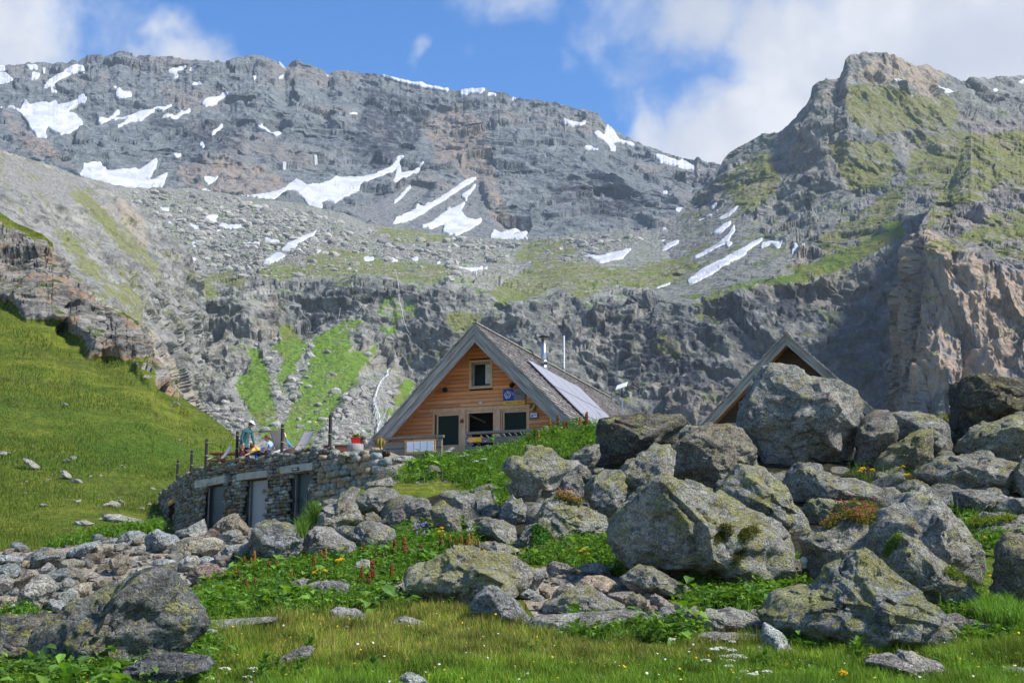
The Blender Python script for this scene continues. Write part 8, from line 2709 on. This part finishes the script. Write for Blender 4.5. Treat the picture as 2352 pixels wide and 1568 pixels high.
# child in yellow bending at the table
co = empty('person', D6(730, 960, 54.4), 0, "child with reddish hair hunched in a bright yellow jacket at the table", 'person')
cl_ = co.location.copy()
J = lambda x, y, d=54.2: D6(x, y, d) - cl_
pel = J(815, 930)
cl = [(1, [(pel, .13), (J(790, 885), .15), (J(735, 855), .13), (J(715, 840), .06)]), (0, [(J(715, 840), .06), (J(705, 828), .05)]),
      (1, [(J(735, 855), .13), (J(710, 880, 54.0), .066), (J(670, 910, 53.95), .055), (J(655, 920, 53.95), .045)]), (0, [(J(655, 920, 53.95), .045), (J(640, 925, 53.95), .026)]),
      (1, [(J(735, 855), .13), (J(760, 880, 54.4), .066), (J(720, 925, 54.45), .05)]), (0, [(J(720, 925, 54.45), .05), (J(705, 930, 54.45), .026)]),
      (2, [(pel, .13), (J(770, 960, 54.1), .09), (J(760, 1040, 54.1), .06), (J(760, 1100, 54.1), .05)]), (2, [(pel, .13), (J(780, 960, 54.4), .09), (J(775, 1040, 54.4), .06), (J(775, 1100, 54.4), .05)])]
hand(cl, J(640, 925, 53.95), Vector((-.9, 0, -.2)), 0, 1)
hand(cl, J(705, 930, 54.45), Vector((-.9, 0, -.2)), 0, -1)
skinned('body', cl, [M_skin, M_yjack, M_dblue], co)
hd = head(co, D6(695, 810, 54.2), .092, 0, M_skin, R(190), R(35))
hair(hd, .102, plain('red_brown_hair', (.17, .06, .025), .7, var=.4, scale=40), .5, .4, 1.1, 7)

# dark haired man behind the planter
mo = empty('person', T3(980, 900, 51.6), 0, "man with black hair and beard sitting behind the red planter", 'person')
ml = mo.location.copy()
J = lambda x, y, d=51.6: T3(x, y, d) - ml
pel = J(900, 1080)
cl = [(1, [(pel, .14), (J(910, 850), .15), (J(925, 660), .14), (J(945, 545), .062)]), (0, [(J(945, 545), .062), (J(950, 490), .055)]),
      (1, [(J(925, 660), .14), (J(1040, 680, 51.5), .07), (J(1080, 900, 51.45), .055), (J(1180, 1000, 51.4), .04)]), (0, [(J(1180, 1000, 51.4), .04), (J(1210, 1010, 51.4), .028)]),
      (1, [(J(925, 660), .14), (J(830, 690, 51.7), .07), (J(830, 900, 51.75), .055), (J(930, 1000, 51.7), .04)]), (0, [(J(930, 1000, 51.7), .04), (J(960, 1010, 51.7), .028)]),
      (1, [(pel, .14), (J(1100, 1110, 51.5), .10), (J(1240, 1120, 51.5), .07), (J(1250, 1400, 51.5), .05)]), (1, [(pel, .14), (J(1100, 1110, 51.8), .10), (J(1240, 1120, 51.8), .07), (J(1250, 1400, 51.8), .05)])]
hand(cl, J(1210, 1010, 51.4), Vector((.9, 0, -.2)), 0, 1)
hand(cl, J(960, 1010, 51.7), Vector((.9, 0, -.2)), 0, -1)
skinned('body', cl, [M_skin2, M_blk], mo)
hd = head(mo, T3(975, 365, 51.6), .112, 0, M_skin2, R(-15), R(10))
hair(hd, .115, M_blackh, .2, .35, 1.05, 9)
# ------------------------------------------------------------------ mountain air
m = bpy.data.materials.new('mountain_air'); m.use_nodes = True
t = NT(m.node_tree)
vol = t.n('ShaderNodeVolumePrincipled', {'Color': (0.78, 0.90, 1.0, 1), 'Density': 0.00006, 'Anisotropy': 0.2})
t.n('ShaderNodeOutputMaterial', {'Volume': vol.outputs[0]})
m.cycles.homogeneous_volume = True
mb = MB(); mb.box(-2500, 2500, -300, 4200, -40, 1150)
o = mb.build('haze', m)
tag(o, 'thin bluish mountain air', 'haze', kind='stuff')
